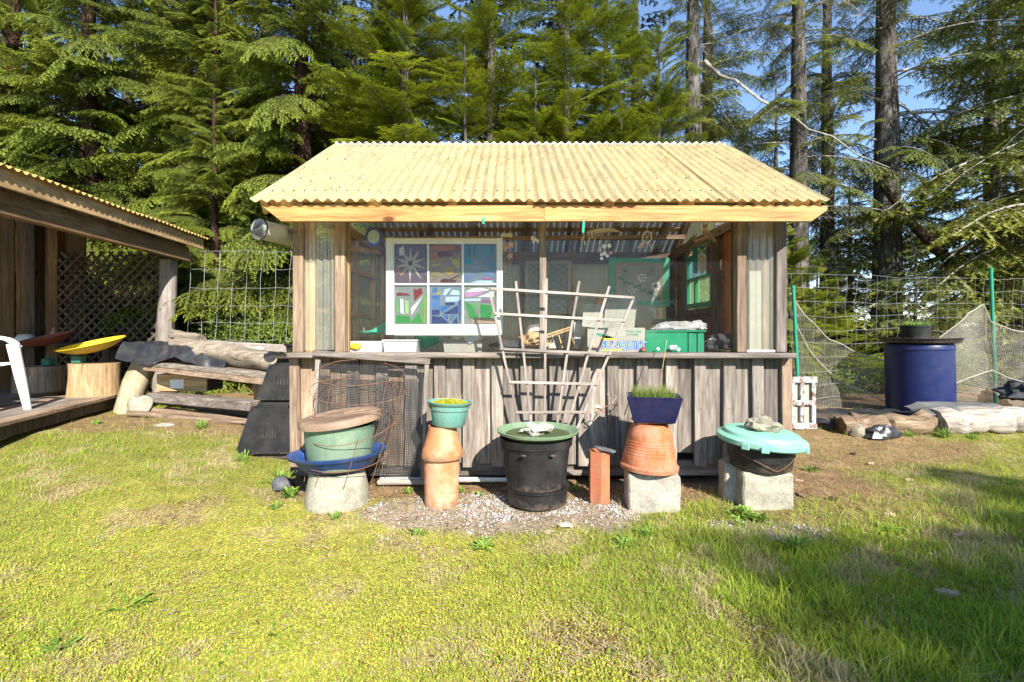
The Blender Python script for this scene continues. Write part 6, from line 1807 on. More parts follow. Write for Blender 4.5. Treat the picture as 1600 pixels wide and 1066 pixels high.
light = (rs.rand(n_) > dirt * .9 + .1); cc_[light] = pick([(.52, .44, .27), (.4, .31, .17)], light.sum())
meshobj('needle_litter', npmesh('needle_litter', V.reshape(-1, 3), F, GM, col=np.repeat(cc_, 4, 0)), kind='stuff', label='brown fallen needles and straw scattered on the soil', cat='litter')

# gravel
n_ = 34000
x = rs.uniform(-1.7, 2.2, n_); y = rs.uniform(2.4, 3.5, n_)
grav = zones(x, y)[0]
m_ok = (rs.rand(n_) < grav ** 2 * (.12 + 1.0 * sst((fbm(x, y, 4., 77) - .38) / .25)) + .018) & ~keepout(x, y); x, y = x[m_ok], y[m_ok]; n_ = len(x)
oct_ = np.array([[1, 0, 0], [-1, 0, 0], [0, 1, 0], [0, -1, 0], [0, 0, 1], [0, 0, -1.]])
of = np.array([[0, 2, 4], [2, 1, 4], [1, 3, 4], [3, 0, 4], [2, 0, 5], [1, 2, 5], [3, 1, 5], [0, 3, 5]])
s = rs.uniform(.002, .0075, (n_, 1, 1)) * (1 + 1.2 * (rs.rand(n_, 1, 1) < .06)) * rs.uniform(.5, 1.2, (n_, 6, 1))
ang = rs.uniform(0, 6.28, n_); ca_, sa = np.cos(ang), np.sin(ang)
Vo = oct_[None] * s; Vo[:, :, 2] *= .75
X_ = Vo[:, :, 0] * ca_[:, None] - Vo[:, :, 1] * sa[:, None]; Y_ = Vo[:, :, 0] * sa[:, None] + Vo[:, :, 1] * ca_[:, None]
V = np.stack([X_ + x[:, None], Y_ + y[:, None], Vo[:, :, 2] + (gh(x, y) + rs.rand(n_) * .007)[:, None]], 2)
F = (of[None] + (np.arange(n_) * 6)[:, None, None]).reshape(-1, 3)
cc_ = pick([(.50, .46, .44), (.62, .59, .57), (.38, .33, .30), (.46, .38, .33), (.24, .20, .18), (.54, .51, .54)], n_, .15)
print('gravel', n_)
meshobj('gravel', npmesh('gravel', V.reshape(-1, 3), F, vcmat('gravel_stone', .0), col=np.repeat(cc_, 6, 0)), kind='stuff', label='pale pink and white gravel around the black pot', cat='gravel')
# cones and clods on the bare soil, right
for i, (px, py, r_) in enumerate(((1300, 768, .022), (1248, 742, .02), (1390, 790, .022), (1333, 700, .02), (1500, 820, .03), (1360, 712, .02), (1275, 720, .018), (1420, 735, .02), (1480, 905, .03), (1290, 1008, .02), (856, 817, .018), (512, 770, .02))):
    Yc_ = 1.05 * 750 / (py - 520); xc = (px - 800) / 750 * Yc_
    m_ = MB()
    for k in range(5): m_.rock((xc + (k - 2) * r_ * .5, Yc_ + r_ * .3 * math.sin(k + i), gh(np.array(xc), np.array(Yc_)) + r_ * .5), (r_ * .55, r_ * (.8 - .1 * abs(k - 2)), r_ * (.8 - .12 * abs(k - 2))), i * 7 + k, 1, .3)
    m_.build('fir_cone', M['bronze'] if i % 3 else M['soil'], None, label='brown fir cone or clod lying on the lawn in front of the shed', cat='cone', group='cones and clods on the lawn')

# ------------------------------------------------------------ weeds one can count
WMAT = vcmat('weed_leaves', .3)
def rosette(cx, cy, cz, n_, L, w_, up, cols, seed, droop=.5):
    rr = np.random.RandomState(seed); V = []; F = []; C = []
    for i in range(n_):
        a = rr.uniform(0, 6.28); l = L * rr.uniform(.5, 1.1); e = up * rr.uniform(.5, 1.3); ww = w_ * rr.uniform(.7, 1.2)
        bx, by = cx + rr.uniform(-.02, .02), cy + rr.uniform(-.02, .02)
        cl = np.array(cols[rr.randint(len(cols))]) * rr.uniform(.75, 1.2)
        prof = [(.25, 0), (.45, .22), (.8, .35), (.65, .5), (1, .66), (.7, .85), (.0, 1)]
        o = len(V)
        for wv, t in prof:
            r_ = l * t * math.cos(e); z = l * t * math.sin(e) - droop * l * t * t * .6
            px_, py_ = bx + math.cos(a) * r_, by + math.sin(a) * r_
            for s_ in (-1, 0, 1):
                V.append((px_ - math.sin(a) * ww * .5 * wv * s_, py_ + math.cos(a) * ww * .5 * wv * s_, cz + max(z, -.0) + (.25 * ww * wv if s_ else 0)))
                C.append(cl * (1 if s_ else .8))
        for k in range(len(prof) - 1):
            for j in (0, 1):
                q_ = o + k * 3 + j; F.append([q_, q_ + 1, q_ + 4, q_ + 3])
    return np.array(V), np.array(F), np.array(C)
def weed(px, py, n_, L, w_, up, cols, seed, label, Yz=None):
    Y_ = 1.08 * 750 / (py - 520) if Yz is None else Yz
    x_ = (px - 800) / 750 * Y_
    z_ = float(gh(np.array(x_), np.array(Y_)))
    V, F, C = rosette(0, 0, -.012, int(n_ * 1.2), L * .8, w_ * .75, up, cols, seed)
    return meshobj('weed', npmesh('weed', V, F, WMAT, col=C), (x_, Y_, z_), None, label=label, cat='weed')
GL = [(.22, .36, .07), (.28, .42, .08), (.17, .30, .055)]
GD = [(.17, .27, .05), (.23, .34, .06), (.14, .22, .045)]
weed(1243, 850, 60, .19, .016, 1.0, GL, 1, 'spiky light green weed tuft in the grass right of the concrete blocks')
weed(380, 738, 45, .17, .010, 1.0, GL, 2, 'bright green grass tuft in front of the compost bin', 3.9)
weed(1162, 800, 60, .16, .03, 1.15, GL, 3, 'leafy green weed at the left foot of the right concrete block', 2.9)
weed(1185, 812, 40, .12, .026, .9, GD, 4, 'darker leafy weed in front of the right concrete block', 2.85)
weed(455, 765, 60, .14, .022, 1.1, GL, 5, 'leafy weeds growing beside the dark stone under the blue basin', 3.25)
weed(437, 735, 45, .22, .014, 1.25, GL, 6, 'tall thin weed at the left shed corner under the basin', 3.5)
weed(750, 772, 14, .07, .028, 1.0, GL, 7, 'small bright green seedling between the terracotta stack and black pot', 3.3)
weed(755, 845, 45, .11, .022, .7, GL, 8, 'wide leafy rosette at the gravel edge in front of the terracotta stack')
weed(650, 822, 30, .09, .020, .8, GL, 9, 'small rosette on the gravel left of the big one')
weed(975, 845, 50, .12, .014, .8, GL, 10, 'green tuft at the right edge of the gravel')
weed(1010, 832, 40, .12, .010, 1.1, GL, 11, 'thin grassy tuft in front of the orange pot block')
weed(205, 940, 16, .12, .03, .7, GD, 12, 'dark dandelion rosette in the lower left lawn')
weed(425, 975, 16, .10, .022, .6, GD, 13, 'broad leaved weed in the lawn below the blue basin')
weed(360, 1010, 14, .09, .024, .6, GD, 14, 'dandelion rosette near the bottom edge left of centre')
weed(95, 1005, 18, .11, .03, .7, GD, 15, 'dandelion rosette at the lower left corner')
weed(770, 1005, 20, .08, .022, .6, GD, 16, 'blue green rosette low in the middle of the lawn')
weed(940, 1020, 18, .08, .022, .6, GD, 17, 'small dark rosette at the bottom of the lawn right of centre')
weed(315, 670, 50, .20, .010, 1.2, GL, 18, 'bright yellow green grass tuft in front of the log bench', 4.6)
weed(1475, 672, 70, .22, .010, 1.2, GD, 19, 'dark green grass tuft growing in front of the tan log', 4.85)
weed(1520, 690, 50, .14, .010, 1.1, GL, 20, 'green tuft below the left end of the white log', 4.8)
weed(1420, 670, 50, .14, .010, 1.1, GL, 25, 'low green tuft left of the dark grass by the tan log', 4.9)
weed(1265, 668, 30, .12, .016, 1.0, GL, 21, 'low weed at the foot of the white metal panel', 3.9)
weed(1390, 820, 30, .12, .016, .8, GL, 22, 'grass clump at the edge of the tree shadow')
weed(150, 662, 30, .12, .010, 1.2, GL, 23, 'grass growing along the edge of the plank deck', 4.6)
weed(1580, 750, 18, .12, .035, .7, GL, 24, 'light green dandelion in the sunny grass at the right edge')
for k, (x_, y_) in enumerate(((-1.35, 3.42), (-.72, 3.3), (-.35, 3.35), (.45, 3.38), (1.62, 3.4), (-1.5, 3.05), (-1.05, 2.85), (1.3, 2.75))):
    z_ = float(gh(np.array(x_), np.array(y_)))
    V, F, C = rosette(0, 0, 0, 22, .075, .012, 1.1, GL, 60 + k)
    meshobj('weed', npmesh('weed', V, F, WMAT, col=C), (x_, y_, z_), None, label='small green weed sprouting between gravel and shed wall', cat='weed', group='small weeds along the foot of the shed')

# what grows in the pots
def pot_plant(kind, c, r_, par):
    rr = np.random.RandomState(int(abs(c.x) * 1000) % 999); V = []; F = []; C = []
    def bl(x, y, z, h, w_, lx, ly, c0, c1):
        o = len(V); a = rr.uniform(0, 3.14)
        for t, ww in ((0, 1), (.5, .8)):
            for s_ in (-1, 1):
                V.append((x + lx * t * t + math.cos(a) * w_ * .5 * ww * s_, y + ly * t * t + math.sin(a) * w_ * .5 * ww * s_, z + h * t)); C.append(c0)
        V.append((x + lx, y + ly, z + h)); C.append(c1)
        F.extend([[o, o + 1, o + 3, o + 2], [o + 2, o + 3, o + 4, o + 4]])
    N_ = {'moss': 2600, 'grass': 700, 'bulb': 34, 'herb': 400}[kind]
    for i in range(N_):
        rad = r_ * math.sqrt(rr.rand()) * 1.0; a = rr.uniform(0, 6.28); x, y = c.x + rad * math.cos(a), c.y + rad * math.sin(a)
        if kind == 'moss':
            bl(x, y, c.z - .01 + .028 * (1 - (rad / r_) ** 2), rr.uniform(.008, .028), .004, rr.uniform(-.008, .008), rr.uniform(-.008, .008), (.34, .36, .03), (.58, .52, .04))
        elif kind == 'grass':
            x, y = c.x + rr.uniform(-r_, r_), c.y + rr.uniform(-r_, r_) * .75
            bl(x, y, c.z - .005, rr.uniform(.02, .10), .003, rr.uniform(-.03, .03), rr.uniform(-.03, .03), (.14, .20, .04), (.42, .36, .14) if rr.rand() < .4 else (.26, .34, .08))
        elif kind == 'bulb':
            bl(x, y, c.z - .005, rr.uniform(.2, .46), .012, rr.uniform(-.10, .12), rr.uniform(-.08, .08), (.10, .22, .05), (.22, .36, .10))
        else:
            bl(x, y, c.z - .01, rr.uniform(.04, .11), .012, rr.uniform(-.05, .05), rr.uniform(-.05, .05), (.12, .22, .04), (.30, .42, .12))
    if kind == 'moss':
        for i in range(40):
            x, y = c.x + rr.uniform(-.6, .6) * r_, c.y + rr.uniform(-.5, .5) * r_
            bl(x, y, c.z, rr.uniform(.05, .13), .0022, rr.uniform(-.05, .05), rr.uniform(-.05, .05), (.5, .4, .2), (.6, .5, .25))
    me = bpy.data.meshes.new('foliage'); me.from_pydata(V, [], [list(dict.fromkeys(f_)) for f_ in F]); me.materials.append(WMAT)
    at_ = me.attributes.new('col', 'FLOAT_COLOR', 'POINT'); c4 = np.ones((len(V), 4), dtype=np.float32); c4[:, :3] = np.array(C); at_.data.foreach_set('color', c4.ravel())
    meshobj({'moss': 'moss', 'grass': 'grass_tuft', 'bulb': 'leaves', 'herb': 'seedlings'}[kind], me, (0, 0, 0), par)
for (par, c, r_, kind) in POTS: pot_plant(kind, c, r_, par)
# needles and twigs fallen on the shed roof
n_ = 900
x = rs.uniform(XR0 + .05, XR1 - .05, n_); u_ = rs.rand(n_) ** .6; y = 3.25 + 1.5 * u_
keep = fbm(x, y, 2.0, 55) > .45; x, y = x[keep], y[keep]; n_ = len(x)
z = 1.985 + .633 * (y - 3.20) + .0165
th = rs.uniform(0, 3.14, n_); L = rs.uniform(.01, .035, n_); w_ = rs.uniform(.0015, .004, n_)
V = np.zeros((n_, 4, 3)); dx, dy = np.cos(th) * L, np.sin(th) * L; ex, ey = -np.sin(th) * w_, np.cos(th) * w_
for k, (a, b) in enumerate(((-ex, -ey), (ex, ey), (dx + ex, dy + ey), (dx - ex, dy - ey))): V[:, k] = np.stack([x + a, y + b, z + b * .633 + .002 * (k > 1)], 1)
cc_ = pick([(.20, .11, .05), (.30, .2, .1), (.16, .15, .05)], n_)
meshobj('roof_litter', npmesh('roof_litter', V.reshape(-1, 3), (np.arange(n_) * 4)[:, None] + np.array([[0, 1, 2, 3]]), GM, col=np.repeat(cc_, 4, 0)), kind='stuff', label='brown needles fallen on the cream shed roof', cat='litter')
# ============================================================ trees
BARK = {}
def barkmat(name, c1, c2, c3, sc=14):
    m, n, b = nmat(name)
    v, rnd_, raw = coords(n, (1, 1, .18))
    a = noise(n, v, sc, 6, .7, .8); f = noise(n, v, sc * 4, 4, .7)
    col = ramp(n, a, [(.32, c1), (.5, c2), (.68, c3)])
    col = mixc(n, .8, col, ramp(n, f, [(.3, (.6,) * 3), (.65, (1.15,) * 3)]), 'MULTIPLY')
    n.links.new(col, b.inputs['Base Color']); b.inputs['Roughness'].default_value = .95; b.inputs['Specular IOR Level'].default_value = .1
    bump(n, b, a, 1.0, .05)
    return m
BARK['grey'] = barkmat('grey_fir_bark', (.025, .021, .018), (.085, .075, .065), (.21, .19, .17))
BARK['red'] = barkmat('red_cedar_bark', (.022, .012, .009), (.06, .034, .024), (.13, .08, .058), 10)
BARK['dead'] = barkmat('bare_grey_branch', (.16, .14, .12), (.34, .31, .28), (.50, .47, .43), 20)
LEAF = dict(  # dark conifer tones hold painted shade between sprays, besides older needles
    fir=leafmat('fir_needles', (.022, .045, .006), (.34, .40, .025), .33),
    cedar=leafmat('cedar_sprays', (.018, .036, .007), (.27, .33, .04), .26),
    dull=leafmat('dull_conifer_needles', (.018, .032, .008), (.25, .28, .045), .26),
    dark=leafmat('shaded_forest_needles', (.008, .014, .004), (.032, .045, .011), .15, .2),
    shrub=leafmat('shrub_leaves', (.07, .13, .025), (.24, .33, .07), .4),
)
def tube_np(P_, r0, r1, sides=4):
    k = len(P_); T = np.gradient(P_, axis=0); T /= np.linalg.norm(T, axis=1)[:, None] + 1e-9
    up = np.array([0, 0, 1.]); A = np.cross(T, up); A /= np.linalg.norm(A, axis=1)[:, None] + 1e-9; B = np.cross(T, A)
    V = []; r = np.linspace(r0, r1, k)
    for j in range(sides):
        a = 2 * math.pi * j / sides
        V.append(P_ + (A * math.cos(a) + B * math.sin(a)) * r[:, None])
    V = np.stack(V, 1).reshape(-1, 3); F = []
    for i in range(k - 1):
        for j in range(sides):
            a = i * sides + j; b = i * sides + (j + 1) % sides
            F += [[a, b, b + sides], [a, b + sides, a + sides]]
    return V, np.array(F)
def branch_np(seed, L=2.0, droop=.25, lift=.2, tw_sp=.075, tw_max=.75, tw_ang=55, hang=.0, sub_sp=.055, sub_len=.14, nd_sp=.011, nl=.02, nw=.0045, cover=1.0, start=.15, flat=.5):
    rr = np.random.RandomState(seed)
    Vs = []; Fs = []; Ms = []; Ts = []; off = 0
    def addg(V, F, m, t):
        nonlocal off
        Vs.append(V); Fs.append(F + off); Ms.append(np.full(len(F), m)); Ts.append(t if hasattr(t, '__len__') else np.full(len(V), t)); off += len(V)
    s = np.linspace(0, 1, 14)
    wob = rr.uniform(-.12, .12, 3)
    main = np.stack([L * s, L * (wob[0] * s ** 2 + wob[1] * .3 * np.sin(s * 5)), L * (lift * s - (droop + lift * .3) * s ** 2)], 1)
    V, F = tube_np(main, .018 * L / 2, .003, 5); addg(V, F, 0, 0)
    lines = []                                            # (points, tint at start, tint at end)
    def at(Pl, t):
        x = t * (len(Pl) - 1); i = int(min(x, len(Pl) - 2)); f = x - i
        return Pl[i] * (1 - f) + Pl[i + 1] * f, Pl[i + 1] - Pl[i]
    n_t = int(L * (1 - start) / tw_sp)
    for i in range(n_t):
        t = start + (1 - start) * (i + rr.rand() * .6) / n_t
        if rr.rand() > cover: continue
        p, d = at(main, t); d = d / np.linalg.norm(d)
        side = 1 if i % 2 else -1
        sd_ = np.cross(d, [0, 0, 1]); sd_ /= np.linalg.norm(sd_); 
        prof = min(1, (t - start) / .18 + .35) * (1 - t) ** .75 + .10
        l = tw_max * prof * rr.uniform(.65, 1.15)
        a = R(tw_ang + rr.uniform(-10, 10))
        dr = d * math.cos(a) + sd_ * side * math.sin(a) + np.array([0, 0, rr.uniform(-.18, .12)])
        dr /= np.linalg.norm(dr)
        u = np.linspace(0, 1, 6)[:, None]
        tw = p + dr * l * u + np.array([0, 0, -1]) * (hang * l * u ** 2) + d * (.12 * l * u ** 2)
        V, F = tube_np(tw, .0045, .0015, 3); addg(V, F, 0, .0)
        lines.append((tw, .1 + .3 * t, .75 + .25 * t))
        n_s = int(l / sub_sp)
        for j in range(n_s):
            v = (j + .5 + rr.uniform(-.2, .2)) / max(n_s, 1)
            if rr.rand() < .08: continue
            q, e = at(tw, min(v, .98)); e = e / np.linalg.norm(e)
            s2 = np.cross(e, [0, 0, 1]); s2 /= np.linalg.norm(s2) + 1e-9
            sg = 1 if j % 2 else -1
            l2 = sub_len * (1 - .55 * v) * rr.uniform(.6, 1.2)
            for sg in (1, -1):
                dd_ = e * .75 + s2 * sg * .75 + np.array([0, 0, rr.uniform(-.2, .15)]); dd_ /= np.linalg.norm(dd_)
                u2 = np.linspace(0, 1, 3)[:, None]
                lines.append((q + dd_ * l2 * u2 + np.array([0, 0, -1]) * hang * l2 * u2 ** 2 * .8, .15 + .35 * v, .6 + .4 * v))
    lines.append((main[-5:], .5, 1))
    # needles
    Pn = []; Dn = []; Tn = []
    for (pl, t0, t1) in lines:
        seg = np.linalg.norm(np.diff(pl, axis=0), axis=1); Ltot = seg.sum(); n_ = max(2, int(Ltot / nd_sp))
        u = (np.arange(n_) + rr.rand(n_) * .8) / n_ * (len(pl) - 1); i = np.minimum(u.astype(int), len(pl) - 2); f = (u - i)[:, None]
        Pn.append(pl[i] * (1 - f) + pl[i + 1] * f); D = pl[i + 1] - pl[i]; Dn.append(D / (np.linalg.norm(D, axis=1)[:, None] + 1e-9))
        Tn.append(t0 + (t1 - t0) * u / (len(pl) - 1))
    Pn = np.concatenate(Pn); Dn = np.concatenate(Dn); Tn = np.concatenate(Tn)
    n_ = len(Pn); S_ = np.cross(Dn, [0, 0, 1.]); S_ /= np.linalg.norm(S_, axis=1)[:, None] + 1e-9; U = np.cross(S_, Dn)
    V = np.zeros((n_ * 2, 3, 3)); T = np.zeros((n_ * 2, 3))
    for k, sg in enumerate((1, -1)):
        dr = Dn * rr.uniform(.35, .8, (n_, 1)) + S_ * sg * rr.uniform(.5, 1, (n_, 1)) + U * rr.uniform(-flat, flat, (n_, 1))
        dr /= np.linalg.norm(dr, axis=1)[:, None]
        wv = np.cross(dr, U + rr.uniform(-.8, .8, (n_, 3))); wv /= np.linalg.norm(wv, axis=1)[:, None] + 1e-9
        ln_ = nl * rr.uniform(.7, 1.25, (n_, 1)); sl = slice(k * n_, (k + 1) * n_)
        V[sl, 0] = Pn - wv * nw; V[sl, 1] = Pn + wv * nw; V[sl, 2] = Pn + dr * ln_
        tt = np.clip(Tn + rr.uniform(-.15, .15, n_), 0, 1); T[sl] = tt[:, None]
    addg(V.reshape(-1, 3), np.arange(n_ * 6).reshape(-1, 3), 1, T.ravel())
    return np.concatenate(Vs), np.concatenate(Fs), np.concatenate(Ms), np.concatenate(Ts)

TPL = {}
def tpl(kind, leaf, bark, n_, **kw):
    out = []
    for i in range(n_):
        V, F, Mi, T = branch_np(hash_seed(kind) + i, **kw)
        out.append(npmesh('branch', V, F, [BARK[bark], LEAF[leaf]], Mi, T))
    TPL[kind] = out
    print(kind, sum(len(m.polygons) for m in out))
def hash_seed(s): return sum(ord(c) * (i + 3) for i, c in enumerate(s))
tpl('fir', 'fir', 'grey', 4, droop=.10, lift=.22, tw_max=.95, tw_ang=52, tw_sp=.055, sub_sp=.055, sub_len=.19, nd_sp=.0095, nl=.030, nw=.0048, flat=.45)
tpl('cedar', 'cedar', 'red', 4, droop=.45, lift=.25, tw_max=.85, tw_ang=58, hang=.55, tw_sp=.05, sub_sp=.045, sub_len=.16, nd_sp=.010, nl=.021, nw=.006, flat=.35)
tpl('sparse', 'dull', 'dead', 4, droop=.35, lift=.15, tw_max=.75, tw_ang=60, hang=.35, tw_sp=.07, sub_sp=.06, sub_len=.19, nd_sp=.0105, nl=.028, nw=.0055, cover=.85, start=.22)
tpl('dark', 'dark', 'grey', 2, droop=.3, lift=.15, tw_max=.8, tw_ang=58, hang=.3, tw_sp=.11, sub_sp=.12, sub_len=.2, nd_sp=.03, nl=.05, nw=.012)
# bare dead branch
def bare_np(seed, L=2.0):
    rr = np.random.RandomState(seed); Vs = []; Fs = []; off = 0
    def add(P_, r0, r1, k=4):
        nonlocal off
        V, F = tube_np(P_, r0, r1, k); Vs.append(V); Fs.append(F + off); off += len(V)
    s = np.linspace(0, 1, 12); w_ = rr.uniform(-.2, .2, 2)
    mn_ = np.stack([L * s, L * (w_[0] * s ** 2 + .03 * np.sin(s * 9 + seed)), L * (-.18 * s ** 2 + .04 * np.sin(s * 7 + seed))], 1); add(mn_, .016, .003)
    for i in range(16):
        t = rr.randint(2, 11); p = mn_[t]; a = rr.uniform(.5, 1.2) * (1 if i % 2 else -1); l = rr.uniform(.2, .7) * (1.1 - t / 12)
        u = np.linspace(0, 1, 6)[:, None]
        d = np.array([math.cos(a), math.sin(a), rr.uniform(-.5, .3)])
        tw = p + d * l * u + np.array([0, 0, -.5]) * l * u ** 2; add(tw, .005, .0015, 3)
        for j in range(3):
            q = tw[rr.randint(1, 5)]; d2 = d + rr.uniform(-.8, .8, 3); add(q + d2 * l * .4 * np.linspace(0, 1, 4)[:, None], .0025, .001, 3)
    return np.concatenate(Vs), np.concatenate(Fs)
TPL['bare'] = []
for i in range(3):
    V, F = bare_np(40 + i); TPL['bare'].append(npmesh('bare_branch', V, F, BARK['dead']))

def trunkmesh(H, r, seed, bark, lean=(0, 0), rtop=.15):
    pts = []; rad = []
    n_ = 18
    for i in range(n_ + 1):
        t = i / n_
        pts.append((lean[0] * H * t + .04 * mn.noise(Vector((t * 5, seed, 0))), lean[1] * H * t + .04 * mn.noise(Vector((t * 5, seed, 4))), H * t))
        rad.append(r * ((1 - t) * (1 - rtop) + rtop) * (1.25 if i == 0 else 1))
    return MB().tube(pts, rad, 16, nz=.14, seed=seed), pts

def tree(kind, x, y, H, r, label, bark='grey', zb=.8, rmax=2.0, nbr=70, seed=1, ztop=None, droop=0, asym=None, bare=0, name='conifer_tree', group=None, lean=(0, 0), profile=.8, pitch0=-8, pitch1=25, skip=None, tmpls=None, hp=None):
    """trunk plus branches; each branch is a part sharing one of a few shapes"""
    rr = random.Random(seed)
    z0 = gz(x, y) - .05
    t = thing(name, (x, y, z0), label, 'tree', group)
    m_, pts = trunkmesh(H, r, seed, bark, lean)
    m_.build('trunk', BARK[bark], t, smooth=60, loc=(0, 0, 0))
    bpy.context.view_layer.objects.active = None
    tr_ = t.children[-1] if t.children else None
    for o_ in list(COL.objects)[-1:]:
        o_.location = (0, 0, 0)
    H_ = H if ztop is None else ztop
    def mk(tm, z, az_, Rl, pit, nm='branch'):
        o = bpy.data.objects.new(nm, tm); COL.objects.link(o); o.parent = t
        f = z / H; o.location = (lean[0] * z, lean[1] * z, z)
        o.rotation_euler = (rr.gauss(0, .28), -pit, az_)
        sc = Rl / 2.0; o.scale = (sc, sc * rr.uniform(.85, 1.1), sc)
    nbr = min(int(nbr * (1.8 if kind != 'sparse' else 1.9)), 270)
    for i in range(nbr):
        f = (i + rr.random()) / nbr
        z = zb + (H_ - zb) * f
        fr_ = (z - zb) / max((hp or H) - zb, .1)
        az_ = i * 2.39996 + rr.uniform(-.9, .9)
        Rl = rmax * max(.12, (1 - fr_) ** profile) * (rr.uniform(.45, 1.0) if rr.random() < .6 else rr.uniform(.9, 1.3)); z = min(H_, z + rr.gauss(0, .12))
        if asym: Rl *= 1 + asym[1] * math.cos(az_ - asym[0])
        if skip and skip(az_, z, rr): continue
        pit = R(pitch0 + (pitch1 - pitch0) * fr_ + rr.gauss(0, 11))
        mk(rr.choice(TPL[kind]), z, az_, Rl, pit)
    for i in range(bare):
        z = rr.uniform(zb * .4, H_ * .8)
        mk(rr.choice(TPL['bare']), z, rr.uniform(0, 6.28), rr.uniform(.8, 1.9), R(rr.uniform(-30, 5)), 'bare_branch')
    return t
# hero trees ------------------------------------------------------
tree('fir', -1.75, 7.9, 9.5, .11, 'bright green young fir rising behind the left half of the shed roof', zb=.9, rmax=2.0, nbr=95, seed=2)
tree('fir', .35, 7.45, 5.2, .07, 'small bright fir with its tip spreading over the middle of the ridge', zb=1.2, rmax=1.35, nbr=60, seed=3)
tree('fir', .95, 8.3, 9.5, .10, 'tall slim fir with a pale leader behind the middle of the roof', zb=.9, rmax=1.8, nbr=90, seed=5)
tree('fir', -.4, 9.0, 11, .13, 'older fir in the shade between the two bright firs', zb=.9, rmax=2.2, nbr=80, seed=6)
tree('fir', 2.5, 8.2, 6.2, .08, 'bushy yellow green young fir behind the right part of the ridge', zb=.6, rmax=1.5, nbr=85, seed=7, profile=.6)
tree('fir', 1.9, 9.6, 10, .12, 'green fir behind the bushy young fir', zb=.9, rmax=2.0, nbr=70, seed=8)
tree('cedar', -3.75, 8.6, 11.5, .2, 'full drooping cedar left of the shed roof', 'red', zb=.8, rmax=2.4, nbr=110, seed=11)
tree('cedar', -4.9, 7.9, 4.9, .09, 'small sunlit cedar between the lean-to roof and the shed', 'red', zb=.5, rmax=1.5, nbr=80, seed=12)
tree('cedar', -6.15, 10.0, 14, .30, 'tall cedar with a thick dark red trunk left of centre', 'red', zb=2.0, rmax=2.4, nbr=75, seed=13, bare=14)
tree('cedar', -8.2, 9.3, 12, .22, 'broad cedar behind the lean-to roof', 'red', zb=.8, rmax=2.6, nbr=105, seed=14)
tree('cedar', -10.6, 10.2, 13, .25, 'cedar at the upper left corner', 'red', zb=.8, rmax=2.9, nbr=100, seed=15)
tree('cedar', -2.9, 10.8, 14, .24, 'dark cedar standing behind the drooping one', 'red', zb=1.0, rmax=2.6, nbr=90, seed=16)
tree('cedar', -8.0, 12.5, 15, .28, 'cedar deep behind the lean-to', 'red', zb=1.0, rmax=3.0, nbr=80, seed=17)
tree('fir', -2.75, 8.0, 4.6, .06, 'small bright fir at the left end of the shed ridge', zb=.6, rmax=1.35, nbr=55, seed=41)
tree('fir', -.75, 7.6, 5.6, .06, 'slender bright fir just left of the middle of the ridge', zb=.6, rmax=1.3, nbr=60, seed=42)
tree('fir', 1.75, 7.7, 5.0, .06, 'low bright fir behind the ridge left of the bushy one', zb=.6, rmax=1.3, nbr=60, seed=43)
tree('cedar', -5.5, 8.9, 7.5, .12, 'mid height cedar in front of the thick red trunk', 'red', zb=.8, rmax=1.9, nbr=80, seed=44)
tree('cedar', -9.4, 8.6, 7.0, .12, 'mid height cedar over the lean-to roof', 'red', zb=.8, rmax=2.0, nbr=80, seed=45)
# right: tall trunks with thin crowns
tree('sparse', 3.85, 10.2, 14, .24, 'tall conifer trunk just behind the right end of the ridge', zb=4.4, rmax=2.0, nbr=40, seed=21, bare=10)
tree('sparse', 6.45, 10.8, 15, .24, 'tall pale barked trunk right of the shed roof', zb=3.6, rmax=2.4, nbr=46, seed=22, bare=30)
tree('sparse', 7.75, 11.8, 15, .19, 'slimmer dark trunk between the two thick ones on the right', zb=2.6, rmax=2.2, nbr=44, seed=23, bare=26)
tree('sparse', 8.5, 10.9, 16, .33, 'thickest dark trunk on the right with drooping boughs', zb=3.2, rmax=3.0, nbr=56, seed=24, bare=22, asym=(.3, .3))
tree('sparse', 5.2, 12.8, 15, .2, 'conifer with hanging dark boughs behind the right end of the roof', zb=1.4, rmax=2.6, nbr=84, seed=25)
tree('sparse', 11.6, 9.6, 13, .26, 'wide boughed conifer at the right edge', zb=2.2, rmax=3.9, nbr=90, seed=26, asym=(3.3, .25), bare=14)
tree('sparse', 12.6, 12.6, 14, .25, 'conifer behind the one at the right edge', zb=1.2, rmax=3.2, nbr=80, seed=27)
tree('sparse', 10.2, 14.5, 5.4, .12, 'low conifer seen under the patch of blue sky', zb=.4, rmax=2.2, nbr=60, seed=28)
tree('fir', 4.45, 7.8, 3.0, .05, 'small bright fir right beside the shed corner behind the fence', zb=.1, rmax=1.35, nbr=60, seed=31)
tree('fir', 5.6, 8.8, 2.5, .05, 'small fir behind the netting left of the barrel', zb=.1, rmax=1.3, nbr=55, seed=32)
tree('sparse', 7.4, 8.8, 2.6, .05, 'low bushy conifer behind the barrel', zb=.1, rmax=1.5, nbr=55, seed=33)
tree('sparse', 9.2, 9.0, 2.8, .05, 'low bushy conifer behind the right green post', zb=.1, rmax=1.6, nbr=55, seed=34)
